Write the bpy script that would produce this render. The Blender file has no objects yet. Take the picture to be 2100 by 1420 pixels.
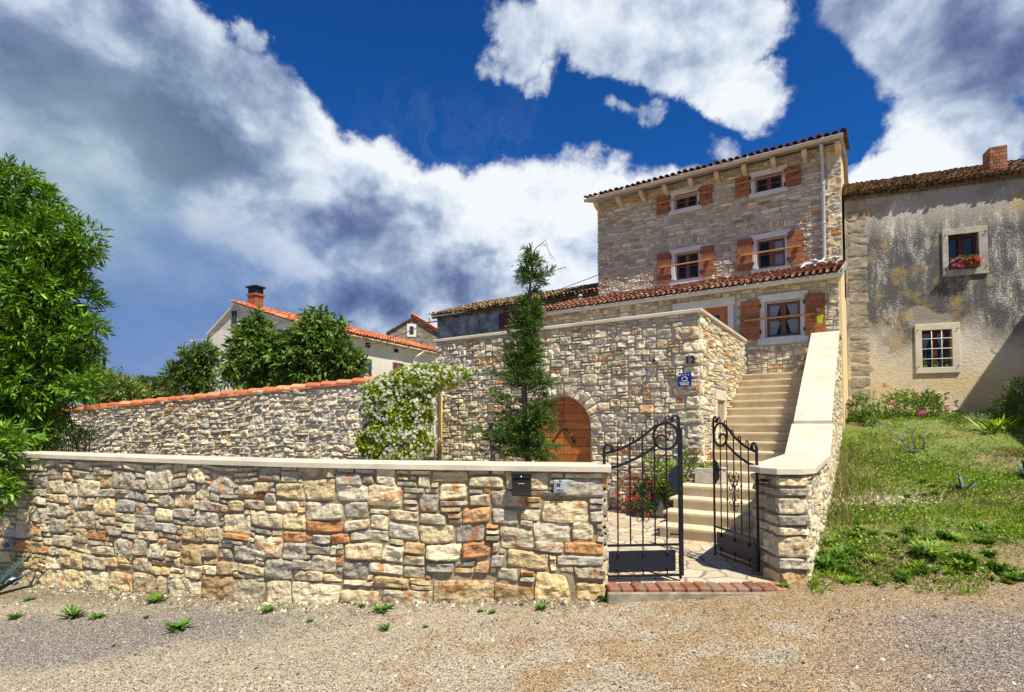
import bpy, math, random
import numpy as np
from mathutils import Vector, Matrix
R_ = math.radians
rs = np.random.RandomState(7)
random.seed(7)
scene = bpy.context.scene

# ------------------------------------------------------------------ camera
EYE = 1.6
F = 1100.0                      # focal length in pixels of the 2100 px wide photograph
PITCH = R_(2.0)
Y0 = 873 - F * math.tan(PITCH)
cd = bpy.data.cameras.new("camera")
cam = bpy.data.objects.new("camera", cd)
scene.collection.objects.link(cam)
cam.location = (0, 0, EYE)
cam.rotation_euler = (R_(90) + PITCH, 0, 0)
cd.sensor_width = 36
cd.lens = F / 2100 * 36
cd.shift_y = (Y0 - 710) / 2100
cd.clip_end = 3000
cd.clip_start = 0.05
scene.camera = cam
scene.view_settings.view_transform = 'Standard'
scene.view_settings.look = 'None'
scene.view_settings.exposure = 0.42
scene.view_settings.gamma = 1.0

# ------------------------------------------------------------------ sun
SUN_EL = R_(58)
sh = Vector((0.545, -0.838)).normalized()
SUN = Vector((sh.x * math.cos(SUN_EL), sh.y * math.cos(SUN_EL), math.sin(SUN_EL)))
ld = bpy.data.lights.new("sun", 'SUN')
ld.energy = 5.0
ld.angle = R_(0.5)
ld.color = (1.0, 0.92, 0.77)
lo = bpy.data.objects.new("sun", ld)
scene.collection.objects.link(lo)
lo.location = (10, -10, 30)
lo.rotation_euler = SUN.to_track_quat('Z', 'Y').to_euler()

# ------------------------------------------------------------------ node helper
class NT:
    def __init__(s, tree):
        s.t = tree
        s.n = tree.nodes
        s.n.clear()
    def node(s, typ, **kw):
        n = s.n.new(typ)
        for k, v in kw.items():
            if k == 'ins':
                for kk, vv in v.items():
                    s.plug(n, kk, vv)
            else:
                setattr(n, k, v)
        return n
    def plug(s, n, k, v):
        i = n.inputs[k]
        if isinstance(v, bpy.types.NodeSocket):
            s.t.links.new(v, i)
        elif v is not None:
            if hasattr(i.default_value, '__len__') and hasattr(v, '__len__') and len(i.default_value) == 4 and len(v) == 3:
                v = (*v, 1)
            i.default_value = v
    def m(s, op, a, b=None, c=None, clamp=False):
        n = s.node('ShaderNodeMath', operation=op, use_clamp=clamp)
        for i, v in enumerate((a, b, c)):
            if v is not None:
                s.plug(n, i, v)
        return n.outputs[0]
    def vm(s, op, a, b=None, scale=None):
        n = s.node('ShaderNodeVectorMath', operation=op)
        s.plug(n, 0, a)
        if b is not None: s.plug(n, 1, b)
        if scale is not None: s.plug(n, 'Scale', scale)
        return n.outputs['Value'] if op in ('LENGTH', 'DOT_PRODUCT') else n.outputs[0]
    def mix(s, f, a, b, mode='MIX', clamp=True):
        n = s.node('ShaderNodeMix', data_type='RGBA', blend_type=mode)
        n.clamp_factor = clamp
        s.plug(n, 0, f); s.plug(n, 6, a); s.plug(n, 7, b)
        return n.outputs[2]
    def noise(s, vec, scale, detail=4, rough=.5, dist=0, out=0):
        n = s.node('ShaderNodeTexNoise')
        s.plug(n, 'Vector', vec); s.plug(n, 'Scale', scale); s.plug(n, 'Detail', detail)
        s.plug(n, 'Roughness', rough); s.plug(n, 'Distortion', dist)
        return n.outputs[out]
    def voro(s, vec, scale, feature='F1', out='Distance', rnd=1.0):
        n = s.node('ShaderNodeTexVoronoi', feature=feature)
        s.plug(n, 'Vector', vec); s.plug(n, 'Scale', scale); s.plug(n, 'Randomness', rnd)
        return n.outputs[out]
    def rng(s, v, a, b, c=0, d=1, smooth=False):
        n = s.node('ShaderNodeMapRange')
        if smooth: n.interpolation_type = 'SMOOTHSTEP'
        s.plug(n, 0, v); s.plug(n, 1, a); s.plug(n, 2, b); s.plug(n, 3, c); s.plug(n, 4, d)
        return n.outputs[0]
    def ramp(s, v, stops, interp='LINEAR'):
        n = s.node('ShaderNodeValToRGB')
        s.plug(n, 0, v)
        r = n.color_ramp
        r.interpolation = interp
        while len(r.elements) < len(stops): r.elements.new(1.0)
        for e, (p, c) in zip(r.elements, stops):
            e.position = p; e.color = (*c, 1)
        return n.outputs[0]
    def scale(s, vec, xyz):
        return s.vm('MULTIPLY', vec, xyz)
    def bump(s, h, strength=.5, dist=.01, normal=None):
        n = s.node('ShaderNodeBump')
        s.plug(n, 'Height', h); s.plug(n, 'Strength', strength); s.plug(n, 'Distance', dist)
        if normal is not None: s.plug(n, 'Normal', normal)
        return n.outputs[0]

# ------------------------------------------------------------------ sky
world = bpy.data.worlds.new("World")
scene.world = world
world.use_nodes = True
K = NT(world.node_tree)
STR = 0.1
def srgb(r, g, b):
    f = lambda c: ((c / 255 + .055) / 1.055) ** 2.4 if c > 10 else c / 255 / 12.92
    return (f(r), f(g), f(b))
tc = K.node('ShaderNodeTexCoord').outputs['Generated']
D = K.vm('NORMALIZE', tc)
sx = K.node('ShaderNodeSeparateXYZ', ins={0: D}).outputs
sky = K.node('ShaderNodeTexSky', sky_type='NISHITA', sun_disc=False)
sky.sun_elevation = SUN_EL
sky.sun_rotation = math.atan2(SUN.x, SUN.y)
sky.altitude = 50
sky.dust_density = 0.3
sky.ozone_density = 3.0
yc = K.m('MAXIMUM', sx['Y'], 0.12)
ga = K.m('DIVIDE', sx['X'], yc)
ge = K.m('DIVIDE', sx['Z'], yc)
G = K.node('ShaderNodeCombineXYZ', ins={0: ga, 1: ge, 2: 0.0}).outputs[0]
# warp the cloud lay-out with noise so that every outline breaks up
w1 = K.vm('SUBTRACT', K.noise(D, 3.2, 8, .62, 0, 1), (.5, .5, .5))
w2 = K.vm('SUBTRACT', K.noise(D, 14, 6, .6, 0, 1), (.5, .5, .5))
GW = K.vm('ADD', K.vm('ADD', G, K.vm('SCALE', w1, scale=.38)), K.vm('SCALE', w2, scale=.05))
GS = K.vm('ADD', G, K.vm('SCALE', w1, scale=.30))
gp = lambda x, y: ((x - 1050) / F, (873 - y) / F)
def blob(vec, x, y, rx, ry, rot=0, soft=.5):
    """1 inside an ellipse that is centred in a sky direction, 0 outside, soft rim"""
    cx, cy = gp(x, y)
    mp = K.node('ShaderNodeMapping', vector_type='TEXTURE')
    K.plug(mp, 'Vector', vec)
    mp.inputs['Location'].default_value = (cx, cy, 0)
    mp.inputs['Rotation'].default_value = (0, 0, R_(rot))
    mp.inputs['Scale'].default_value = (rx / F, ry / F, 1)
    l = K.vm('LENGTH', mp.outputs[0])
    return K.rng(l, 1 - soft, 1 + soft, 1, 0, True)
def line(vec, x1, y1, x2, y2, w):
    (a, b), (c, d) = gp(x1, y1), gp(x2, y2)
    L = math.hypot(c - a, d - b)
    nx, ny = (d - b) / L, -(c - a) / L       # points below / left of the line are positive
    dd = K.vm('DOT_PRODUCT', K.vm('SUBTRACT', vec, (a, b, 0)), (nx, ny, 0))
    return K.rng(dd, -w, w, 0, 1, True)
def mx(*v):
    r = v[0]
    for q in v[1:]: r = K.m('MAXIMUM', r, q)
    return r
den = mx(line(GW, 400, -10, 710, 275, .045), line(GW, 700, 262, 1310, 372, .05),
         blob(GW, 1340, 20, 265, 150, 0, .22), blob(GW, 1420, 150, 165, 95, -20, .35),
         K.m('MULTIPLY', blob(GW, 1075, 60, 75, 100, 20, .5), .85), K.m('MULTIPLY', blob(GW, 1115, 160, 40, 34, 0, .8), .7),
         blob(GW, 2030, -10, 400, 235, -16, .2), blob(GW, 1990, 260, 170, 190, 0, .3),
         blob(GW, 1850, 330, 120, 78, 0, .35),
         K.m('MULTIPLY', blob(GW, 500, 60, 38, 40, 0, .8), .8),
         K.m('MULTIPLY', blob(GW, 1290, 245, 55, 22, 0, .9), .55), K.m('MULTIPLY', blob(GW, 1470, 330, 45, 40, 0, .9), .55),
         K.m('MULTIPLY', blob(GW, 1530, 320, 60, 22, 0, .9), .4), K.m('MULTIPLY', blob(GW, 1590, 315, 25, 18, 0, .9), .35))
# thin streaks above the bank
st = K.noise(K.scale(K.vm('ADD', G, K.vm('SCALE', w1, scale=.5)), (5, 2.0, 1)), 2.2, 9, .7, .6)
veil = K.m('MULTIPLY', K.rng(st, .40, .85, 0, 1), mx(blob(GS, 880, 250, 230, 90, 0, .7), K.m('MULTIPLY', blob(GS, 1010, 250, 130, 90, 0, .6), 1.0)))
back = K.rng(K.noise(D, 1.9, 8, .6), .48, .6, 0, 1, True)
fw = K.rng(sx['Y'], .12, .35, 0, 1, True)
den = K.m('ADD', K.m('MULTIPLY', den, fw), K.m('MULTIPLY', back, K.m('SUBTRACT', 1.0, fw)))
edge = K.noise(D, 26, 7, .62)
den = K.m('ADD', den, K.m('MULTIPLY', K.m('SUBTRACT', edge, .5), .70))
den = K.rng(den, .24, .84, 0, 1, True)
den = mx(den, K.m('MULTIPLY', K.rng(veil, .0, 1.0, 0, 1, True), .10))
# light and dark of the cloud masses
def add(*v):
    r = v[0]
    for q in v[1:]: r = K.m('ADD', r, q)
    return r
S = lambda w, *a: K.m('MULTIPLY', blob(GS, *a), w)
puff = K.noise(K.scale(D, (1, 1, 1.2)), 8.5, 10, .58, .15)
big = K.noise(K.scale(D, (1, 1, 2.0)), 3.1, 6, .55, .5)
lum = add(.69, K.m('MULTIPLY', K.m('SUBTRACT', puff, .5), 1.9), K.m('MULTIPLY', K.m('SUBTRACT', big, .5), 1.0),
          S(-.48, 190, 200, 330, 85, -24, .6), S(-.42, 370, 270, 160, 80, -30, .6), S(-.25, 560, 230, 200, 70, -20, .7),
          S(-.42, 720, 455, 200, 60, -5, .7), S(-.32, 850, 590, 200, 55, 0, .7), S(.16, 560, 400, 260, 60, -25, .7), S(.2, 560, 530, 150, 40, -30, .6), S(-.10, 520, 600, 420, 110, 0, .7),
          S(-.02, 300, 640, 330, 200, 0, .7), S(.12, 640, 200, 160, 70, -40, .6), S(.14, 500, 60, 200, 60, -30, .6),
          S(.55, 1140, 400, 260, 110, 10, .6), S(.38, 820, 290, 160, 50, -10, .7), S(.2, 560, 520, 160, 60, -25, .7),
          S(.04, 1330, 90, 260, 110, 0, .7), S(.42, 1850, 320, 130, 80, 0, .5), S(-.25, 1950, 110, 330, 120, -10, .7),
          S(.18, 60, 100, 200, 50, 0, .6), S(.45, 900, 220, 260, 90, 0, .5))
# the haze towards the lower left evens the cloud out
cloud = K.ramp(lum, [(0.0, srgb(70, 82, 120)), (.28, srgb(102, 116, 150)), (.52, srgb(142, 157, 180)), (.76, srgb(190, 200, 213)), (1.0, srgb(218, 222, 226))])
teal = blob(GS, 130, 480, 330, 330, 0, .8)
cloud = K.mix(K.m('MULTIPLY', teal, .7), cloud, srgb(132, 158, 168))
low = blob(GS, 300, 700, 360, 220, 0, .8)
cloud = K.mix(K.m('MULTIPLY', low, .9), cloud, srgb(88, 118, 168))
cloud = K.vm('SCALE', cloud, scale=1 / STR)
blue = K.mix(1.0, sky.outputs[0], (0.085, 0.43, 0.92), 'MULTIPLY')
blue = K.mix(K.rng(sx['Z'], .25, .75, 0, .45), blue, K.vm('SCALE', blue, scale=.55))
cloud = K.vm('SCALE', cloud, scale=K.m('ADD', .45, K.m('MULTIPLY', fw, .55)))
col = K.mix(K.m('MULTIPLY', den, .97), blue, cloud)
bg = K.node('ShaderNodeBackground', ins={0: col, 1: STR})
K.t.links.new(bg.outputs[0], K.node('ShaderNodeOutputWorld').inputs[0])

# ------------------------------------------------------------------ mesh builder
def vn(x, y, z):
    """value noise, -1..1"""
    xi, yi, zi = np.floor(x).astype(np.int64), np.floor(y).astype(np.int64), np.floor(z).astype(np.int64)
    fx, fy, fz = x - xi, y - yi, z - zi
    fx, fy, fz = fx * fx * (3 - 2 * fx), fy * fy * (3 - 2 * fy), fz * fz * (3 - 2 * fz)
    def h(a, b, c):
        n = (a * 73856093) ^ (b * 19349663) ^ (c * 83492791)
        n = (n ^ (n >> 13)) * 1274126177 & 0xffffffff
        return ((n ^ (n >> 16)) & 0xffff) / 32767.5 - 1
    r = 0
    for a in (0, 1):
        for b in (0, 1):
            for c in (0, 1):
                r = r + h(xi + a, yi + b, zi + c) * (fx if a else 1 - fx) * (fy if b else 1 - fy) * (fz if c else 1 - fz)
    return r
def fbm(x, y, z, o=3):
    r, a = 0, 1.0
    for i in range(o):
        r = r + a * vn(x * 2 ** i + i * 17.3, y * 2 ** i, z * 2 ** i)
        a *= .5
    return r

class MB:
    """collects geometry; build() links it as ONE mesh object"""
    def __init__(s, frame=None):
        s.V, s.F, s.C, s.n = [], [], [], 0
        s.fr = frame
    def add(s, V, F, tint=(0, 1, 0), mat=0, smooth=False):
        V = np.asarray(V, float).reshape(-1, 3)
        if s.fr is not None: V = s.fr.W(V)
        if not isinstance(F, list): F = [np.asarray(F)]
        elif F and not isinstance(F[0], np.ndarray):
            g = {}
            for f in F: g.setdefault(len(f), []).append(f)
            F = [np.array(v) for v in g.values()]
        for f in F:
            if len(f): s.F.append((f + s.n, mat, smooth))
        c = np.asarray(tint, float)
        if c.ndim == 1: c = np.tile(c, (len(V), 1))
        s.V.append(V); s.C.append(c); s.n += len(V)
    def box(s, a, b, **k):
        a, b = np.minimum(a, b), np.maximum(a, b)
        x0, y0, z0 = a; x1, y1, z1 = b
        V = [(x0, y0, z0), (x1, y0, z0), (x1, y1, z0), (x0, y1, z0), (x0, y0, z1), (x1, y0, z1), (x1, y1, z1), (x0, y1, z1)]
        s.add(V, [(0, 3, 2, 1), (4, 5, 6, 7), (0, 1, 5, 4), (1, 2, 6, 5), (2, 3, 7, 6), (3, 0, 4, 7)], **k)
    def bbox(s, a, b, c=.006, **k):
        """box with chamfered edges"""
        a, b = np.minimum(a, b).astype(float), np.maximum(a, b).astype(float)
        c = min(c, *(0.4 * (b - a)))
        V, idx = [], {}
        for sx_ in (0, 1):
            for sy_ in (0, 1):
                for sz_ in (0, 1):
                    cor = np.array([(a, b)[sx_][0], (a, b)[sy_][1], (a, b)[sz_][2]])
                    inn = np.array([1 - 2 * sx_, 1 - 2 * sy_, 1 - 2 * sz_]) * c
                    for ax in range(3):
                        p = cor + inn
                        p[ax] = cor[ax]
                        idx[(sx_, sy_, sz_, ax)] = len(V)
                        V.append(p)
        F = []
        for ax in range(3):
            o = [i for i in range(3) if i != ax]
            for sd in (0, 1):
                q = []
                for (p, r) in ((0, 0), (1, 0), (1, 1), (0, 1)):
                    k_ = [0, 0, 0]; k_[ax] = sd; k_[o[0]] = p; k_[o[1]] = r
                    q.append(idx[(*k_, ax)])
                flip = (sd == 0) ^ (ax == 1)
                F.append(tuple(q[::-1]) if flip else tuple(q))
            for p in (0, 1):
                for r in (0, 1):
                    k0 = [0, 0, 0]; k0[o[0]] = p; k0[o[1]] = r
                    k1 = list(k0); k1[ax] = 1
                    q = [idx[(*k0, o[0])], idx[(*k1, o[0])], idx[(*k1, o[1])], idx[(*k0, o[1])]]
                    pts = [V[i] for i in q]
                    nrm = np.cross(pts[1] - pts[0], pts[2] - pts[0])
                    ctr = sum(pts) / 4 - (a + b) / 2
                    F.append(tuple(q) if nrm @ ctr > 0 else tuple(q[::-1]))
        for sx_ in (0, 1):
            for sy_ in (0, 1):
                for sz_ in (0, 1):
                    q = [idx[(sx_, sy_, sz_, i)] for i in range(3)]
                    pts = [V[i] for i in q]
                    nrm = np.cross(pts[1] - pts[0], pts[2] - pts[0])
                    F.append(tuple(q) if nrm @ (sum(pts) / 3 - (a + b) / 2) > 0 else tuple(q[::-1]))
        s.add(V, F, **k)
    def tube(s, pts, r, n=6, cap=True, twist=0, **k):
        P = np.asarray(pts, float)
        m = len(P)
        r = np.broadcast_to(np.asarray(r, float), (m,))
        T = np.gradient(P, axis=0)
        T /= np.linalg.norm(T, axis=1)[:, None] + 1e-9
        up = np.array([0, 0, 1.0]) if abs(T[0][2]) < .9 else np.array([1.0, 0, 0])
        V = []
        A = np.cross(T[0], up); A /= np.linalg.norm(A)
        for i in range(m):
            A = A - T[i] * (A @ T[i]); A /= np.linalg.norm(A) + 1e-9
            B = np.cross(T[i], A)
            th = np.arange(n) / n * 2 * math.pi + twist * i
            V.append(P[i] + r[i] * (np.cos(th)[:, None] * A + np.sin(th)[:, None] * B))
        V = np.concatenate(V)
        F = []
        for i in range(m - 1):
            for j in range(n):
                F.append((i * n + j, i * n + (j + 1) % n, (i + 1) * n + (j + 1) % n, (i + 1) * n + j))
        if cap:
            F.append(tuple(range(n))[::-1]); F.append(tuple(range((m - 1) * n, m * n)))
        k.setdefault('smooth', n > 4)
        s.add(V, F, **k)
    def flat(s, pts, w, t, n=None, **k):
        """flat bar of width w (across) and thickness t (along local y) following pts in the x-z plane"""
        P = np.asarray(pts, float)
        T = np.gradient(P, axis=0); T /= np.linalg.norm(T, axis=1)[:, None] + 1e-9
        N = np.stack([-T[:, 2], 0 * T[:, 0], T[:, 0]], 1)
        Yv = np.array([0, 1.0, 0])
        V = np.concatenate([P + N * w / 2 - Yv * t / 2, P + N * w / 2 + Yv * t / 2, P - N * w / 2 + Yv * t / 2, P - N * w / 2 - Yv * t / 2])
        m = len(P); F = []
        for i in range(m - 1):
            for j in range(4):
                a, b = j * m, ((j + 1) % 4) * m
                F.append((a + i, a + i + 1, b + i + 1, b + i))
        F += [(0, m, 2 * m, 3 * m), (m - 1, 4 * m - 1, 3 * m - 1, 2 * m - 1)]
        s.add(V, F, **k)
    def prism(s, poly, z0, z1, **k):
        """poly in x,y; z0/z1 scalars or lists"""
        n = len(poly)
        z0 = np.broadcast_to(z0, (n,)); z1 = np.broadcast_to(z1, (n,))
        V = [(x, y, z0[i]) for i, (x, y) in enumerate(poly)] + [(x, y, z1[i]) for i, (x, y) in enumerate(poly)]
        F = [tuple(range(n))[::-1], tuple(range(n, 2 * n))] + [(i, (i + 1) % n, n + (i + 1) % n, n + i) for i in range(n)]
        s.add(V, F, **k)
    def xprism(s, poly, y0, y1, **k):
        """poly in x,z extruded along y"""
        n = len(poly)
        V = [(x, y0, z) for x, z in poly] + [(x, y1, z) for x, z in poly]
        F = [tuple(range(n)), tuple(range(n, 2 * n))[::-1]] + [(i, n + i, n + (i + 1) % n, (i + 1) % n) for i in range(n)]
        s.add(V, F, **k)
    def lathe(s, prof, c=(0, 0, 0), n=20, **k):
        m = len(prof); V = []
        for r, z in prof:
            for j in range(n):
                a = j / n * 2 * math.pi
                V.append((c[0] + r * math.cos(a), c[1] + r * math.sin(a), c[2] + z))
        F = [(i * n + j, i * n + (j + 1) % n, (i + 1) * n + (j + 1) % n, (i + 1) * n + j) for i in range(m - 1) for j in range(n)]
        k.setdefault('smooth', True)
        s.add(V, F, **k)
    def inst(s, tv, tf, R, T, sc=1.0, tint=None, **k):
        """many copies of a template at once"""
        n, m = len(T), len(tv)
        sc = np.broadcast_to(np.asarray(sc, float).reshape(-1, 1) if np.ndim(sc) < 2 else sc, (n, 3))
        V = np.einsum('nij,nmj->nmi', R, tv[None] * sc[:, None]) + T[:, None]
        off = (np.arange(n) * m)[:, None, None]
        g = {}
        for f in tf: g.setdefault(len(f), []).append(f)
        F = [(np.array(v)[None] + off).reshape(-1, kk) for kk, v in g.items()]
        if tint is None: tint = (0, 1, 0)
        tint = np.asarray(tint, float)
        if tint.ndim == 2: tint = np.repeat(tint, m, 0)
        s.add(V.reshape(-1, 3), F, tint=tint, **k)
    def build(s, name, mats, parent=None):
        me = bpy.data.meshes.new(name)
        V = np.concatenate(s.V); C = np.concatenate(s.C)
        me.vertices.add(len(V)); me.vertices.foreach_set('co', V.ravel())
        tot = np.concatenate([np.full(len(f), f.shape[1]) for f, _, _ in s.F])
        li = np.concatenate([f.ravel() for f, _, _ in s.F])
        me.loops.add(len(li)); me.loops.foreach_set('vertex_index', li.astype(np.int32))
        me.polygons.add(len(tot))
        st_ = np.concatenate([[0], np.cumsum(tot)[:-1]])
        me.polygons.foreach_set('loop_start', st_.astype(np.int32))
        me.polygons.foreach_set('material_index', np.concatenate([np.full(len(f), m_) for f, m_, _ in s.F]).astype(np.int32))
        me.polygons.foreach_set('use_smooth', np.concatenate([np.full(len(f), bool(sm)) for f, _, sm in s.F]))
        a = me.attributes.new('tint', 'FLOAT_COLOR', 'POINT')
        a.data.foreach_set('color', np.concatenate([C, np.ones((len(C), 1))], 1).ravel())
        me.update(calc_edges=True); me.validate()
        for m_ in (mats if isinstance(mats, (list, tuple)) else [mats]): me.materials.append(m_)
        o = bpy.data.objects.new(name, me)
        scene.collection.objects.link(o)
        if parent is not None:
            o.parent = parent
            if s.fr is None or not getattr(s.fr, 'local', False):
                p = parent
                M_ = Matrix.Identity(4)
                while p is not None:
                    M_ = p.matrix_basis @ M_ if p.parent is None else p.matrix_parent_inverse @ p.matrix_basis @ M_
                    p = p.parent
                o.matrix_parent_inverse = M_.inverted()
        return o

class Fr:
    """a vertical plane: O foot point, r horizontal unit direction left-to-right; y runs INTO the wall, z up"""
    def __init__(s, O, r):
        s.O = np.array(O[:2], float); s.r = np.array(r, float) / np.hypot(*r)
        s.b = np.array([-s.r[1], s.r[0]])
        s.z = O[2] if len(O) > 2 else 0.0
    def W(s, V):
        V = np.asarray(V, float).reshape(-1, 3)
        xy = s.O + V[:, :1] * s.r + V[:, 1:2] * s.b
        return np.concatenate([xy, V[:, 2:] + s.z], 1)
    def P(s, x, y, z): return Vector(s.W([(x, y, z)])[0])
    def uv(s, px, py, d=0):
        """photo direction -> (along, up) on the plane d behind this one"""
        r = ray(px, py)
        o = s.O + s.b * d
        t = (o @ s.b) / (r[:2] @ s.b)
        p = r * t
        return float((p[:2] - o) @ s.r), float(p[2] + EYE - s.z)
def ray(px, py):
    x = (px - 1050) / F; y = -(py - Y0) / F
    c, s_ = math.cos(PITCH), math.sin(PITCH)
    return np.array([x, c - s_ * y, s_ + c * y])
def at(px, py, Y):
    r = ray(px, py); return Vector((r[0] * Y / r[1], Y, EYE + r[2] * Y / r[1]))

def tag(o, label=None, cat=None, group=None, kind=None):
    for k, v in (('label', label), ('category', cat), ('group', group), ('kind', kind)):
        if v: o[k] = v
    return o
def thing(name, loc, label, cat, group=None, rz=0):
    o = bpy.data.objects.new(name, None)
    o.empty_display_size = .2
    scene.collection.objects.link(o)
    o.location = loc; o.rotation_euler = (0, 0, rz)
    o.matrix_basis  # keep
    return tag(o, label, cat, group)
class Loc:
    local = True
    def W(s, V): return np.asarray(V, float).reshape(-1, 3)
def LB(): return MB(Loc())
def copy_tree(o, parent=None):
    c = o.copy(); scene.collection.objects.link(c); c.parent = parent
    for ch in list(o.children): copy_tree(ch, c)
    return c

# ------------------------------------------------------------------ materials
MATS = {}
def newmat(name):
    m = bpy.data.materials.new(name); m.use_nodes = True
    MATS[name] = m
    return m, NT(m.node_tree)
def finish(T, col, rough=.8, normal=None, metal=0, spec=.3, **kw):
    b = T.node('ShaderNodeBsdfPrincipled')
    T.plug(b, 'Base Color', col); T.plug(b, 'Roughness', rough); T.plug(b, 'Metallic', metal)
    T.plug(b, 'Specular IOR Level', spec)
    if normal is not None: T.plug(b, 'Normal', normal)
    for k, v in kw.items(): T.plug(b, k, v)
    T.t.links.new(b.outputs[0], T.node('ShaderNodeOutputMaterial').inputs[0])
    return b
def obc(T): return T.node('ShaderNodeTexCoord').outputs['Object']
def tint(T):
    a = T.node('ShaderNodeAttribute', attribute_name='tint').outputs['Color']
    return T.node('ShaderNodeSeparateColor', ins={0: a}).outputs

def stone_mat(name, stops, fine=1.0, bump=.6, mot=(.46, .20, .06)):
    m, T = newmat(name)
    o = obc(T); t = tint(T)
    base = T.ramp(t[0], stops)
    n1 = T.noise(o, 9 * fine, 7, .6)
    base = T.mix(T.m('MULTIPLY', T.rng(n1, .50, .64), t[2]), base, mot)
    n2 = T.noise(o, 34 * fine, 6, .65)
    base = T.mix(1.0, base, T.ramp(n2, [(.25, (.55, .52, .48)), (.43, (.92, .91, .88)), (.7, (1.12, 1.11, 1.09))]), 'MULTIPLY')
    n3 = T.noise(o, 4, 4, .6)
    base = T.mix(T.rng(n3, .5, .75, 0, .22), base, (.36, .34, .31), 'MIX')
    base = T.vm('SCALE', base, scale=t[1])
    h = T.m('ADD', T.noise(o, 22 * fine, 8, .68), T.m('MULTIPLY', T.voro(T.vm('ADD', o, T.vm('SCALE', T.noise(o, 12, 3, .5, 0, 1), scale=.08)), 17 * fine), .8))
    finish(T, base, .93, T.bump(h, bump, .02 / fine), spec=.2)
    return m
WARM = [(0, (.40, .38, .32)), (.22, (.56, .52, .41)), (.5, (.74, .65, .44)), (.72, (.70, .55, .29)), (.86, (.63, .41, .20)), (1, (.55, .25, .10))]
PALE = [(0, (.52, .49, .40)), (.2, (.70, .65, .51)), (.55, (.82, .74, .53)), (.78, (.70, .56, .34)), (.9, (.62, .37, .17)), (1, (.54, .22, .09))]
GREY = [(0, (.50, .48, .41)), (.3, (.68, .64, .52)), (.6, (.80, .72, .54)), (.8, (.66, .52, .31)), (.92, (.60, .33, .14)), (1, (.50, .19, .08))]
M_front = stone_mat('rubble_stone_warm', WARM, 1.0, .8)
M_terr = stone_mat('rubble_stone_pale', PALE, .8, .8)
M_tower = stone_mat('rubble_stone_grey', GREY, .8, .8)

def simple(name, c1, c2=None, sc=5, rough=.8, bump=0, bsc=40, metal=0, spec=.3, bd=.01, stretch=None, detail=6, tinted=False, lo=.35, hi=.65, **kw):
    m, T = newmat(name)
    o = obc(T)
    v = T.scale(o, stretch) if stretch else o
    col = T.mix(T.rng(T.noise(v, sc, detail, .6), lo, hi), c1, c2 or c1)
    if tinted: col = T.vm('SCALE', col, scale=tint(T)[1])
    nrm = T.bump(T.noise(v, bsc, 6, .6), bump, bd) if bump else None
    finish(T, col, rough, nrm, metal, spec, **kw)
    return m
M_mort_w = simple('mortar_tan', (.24, .19, .12), (.40, .33, .22), 12, .95, .8, 90)
M_mort_g = simple('mortar_grey', (.40, .38, .35), (.54, .51, .46), 8, .95, .7, 90)
M_mort_p = simple('mortar_pale', (.50, .47, .43), (.62, .58, .52), 8, .95, .8, 60)
M_cap = simple('cut_limestone', (.50, .45, .35), (.68, .62, .49), 2.2, .8, .5, 70, spec=.2, detail=12, lo=.25, hi=.6)
M_step = simple('step_limestone', (.54, .45, .30), (.70, .61, .44), 3, .8, .2, 90)
M_white = simple('white_stone_surround', (.58, .57, .55), (.68, .67, .64), 4, .8, .3, 90)
M_iron = simple('wrought_iron', (.012, .014, .020), (.035, .036, .042), 30, .38, .5, 60, metal=.55, spec=.5)
M_ironp = simple('iron_panel_worn', (.022, .028, .045), (.20, .10, .03), 5, .42, .3, 20, metal=.5, spec=.5, stretch=(1, 1, 5), lo=.60, hi=.75)
M_yellow = simple('yellow_render', (.78, .60, .33), (.84, .67, .40), 2, .9, .2, 200)
M_zinc = simple('cream_gutter_metal', (.50, .47, .40), (.56, .53, .46), 3, .5, 0, metal=.1)
M_pipe = simple('grey_pipe_metal', (.50, .52, .52), (.56, .58, .58), 3, .4, 0, metal=.2)
M_dark = simple('dark_interior', (.012, .013, .016), (.02, .02, .024), 2, .9)
M_black = simple('black_hinge_iron', (.012, .012, .013), None, 2, .5)
M_box = simple('brown_black_enamel', (.020, .014, .012), (.026, .019, .016), 4, .3, .1, 200, metal=.2, spec=.6)
M_plas = simple('grey_plastic', (.36, .42, .46), (.40, .46, .50), 4, .45)
M_plasd = simple('dark_plastic', (.06, .07, .09), None, 4, .4)
M_brass = simple('steel_lock', (.5, .5, .48), None, 4, .3, metal=1)
M_cable = simple('weathered_cable', (.16, .15, .14), None, 4, .7)
M_bark = simple('bark', (.09, .065, .045), (.17, .13, .10), 12, .95, .9, 30, stretch=(1, 1, .3))
M_post = simple('weathered_post_wood', (.20, .18, .15), (.34, .31, .27), 8, .9, .7, 30, stretch=(1, 1, .12))
M_yelp = simple('yellow_conduit', (.62, .42, .03), None, 3, .5)
M_greenp = simple('green_tie', (.02, .22, .13), None, 3, .5)
M_red = simple('red_brown_paint', (.10, .018, .018), (.13, .028, .026), 4, .6, .2, 60)
M_redf = simple('red_window_frame', (.34, .04, .03), (.40, .06, .04), 4, .6)
M_grn = simple('dark_green_shutter', (.03, .07, .05), None, 4, .6)
M_plwhite = simple('cream_plaster', (.66, .61, .50), (.74, .70, .60), 1.2, .9, .5, 40)
M_curt = simple('white_curtain', (.62, .66, .72), (.75, .78, .82), 3, .9)
M_yel = simple('yellow_green_pot', (.62, .72, .02), None, 3, .4)
M_soil = simple('soil', (.09, .06, .04), (.16, .11, .07), 10, .95, .8, 60)
M_trough = simple('hewn_stone', (.44, .41, .34), (.60, .56, .47), 14, .95, 1.0, 40, bd=.03)
M_conc = simple('old_concrete', (.20, .17, .12), (.38, .33, .24), 8, .95, .7, 60)

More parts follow.
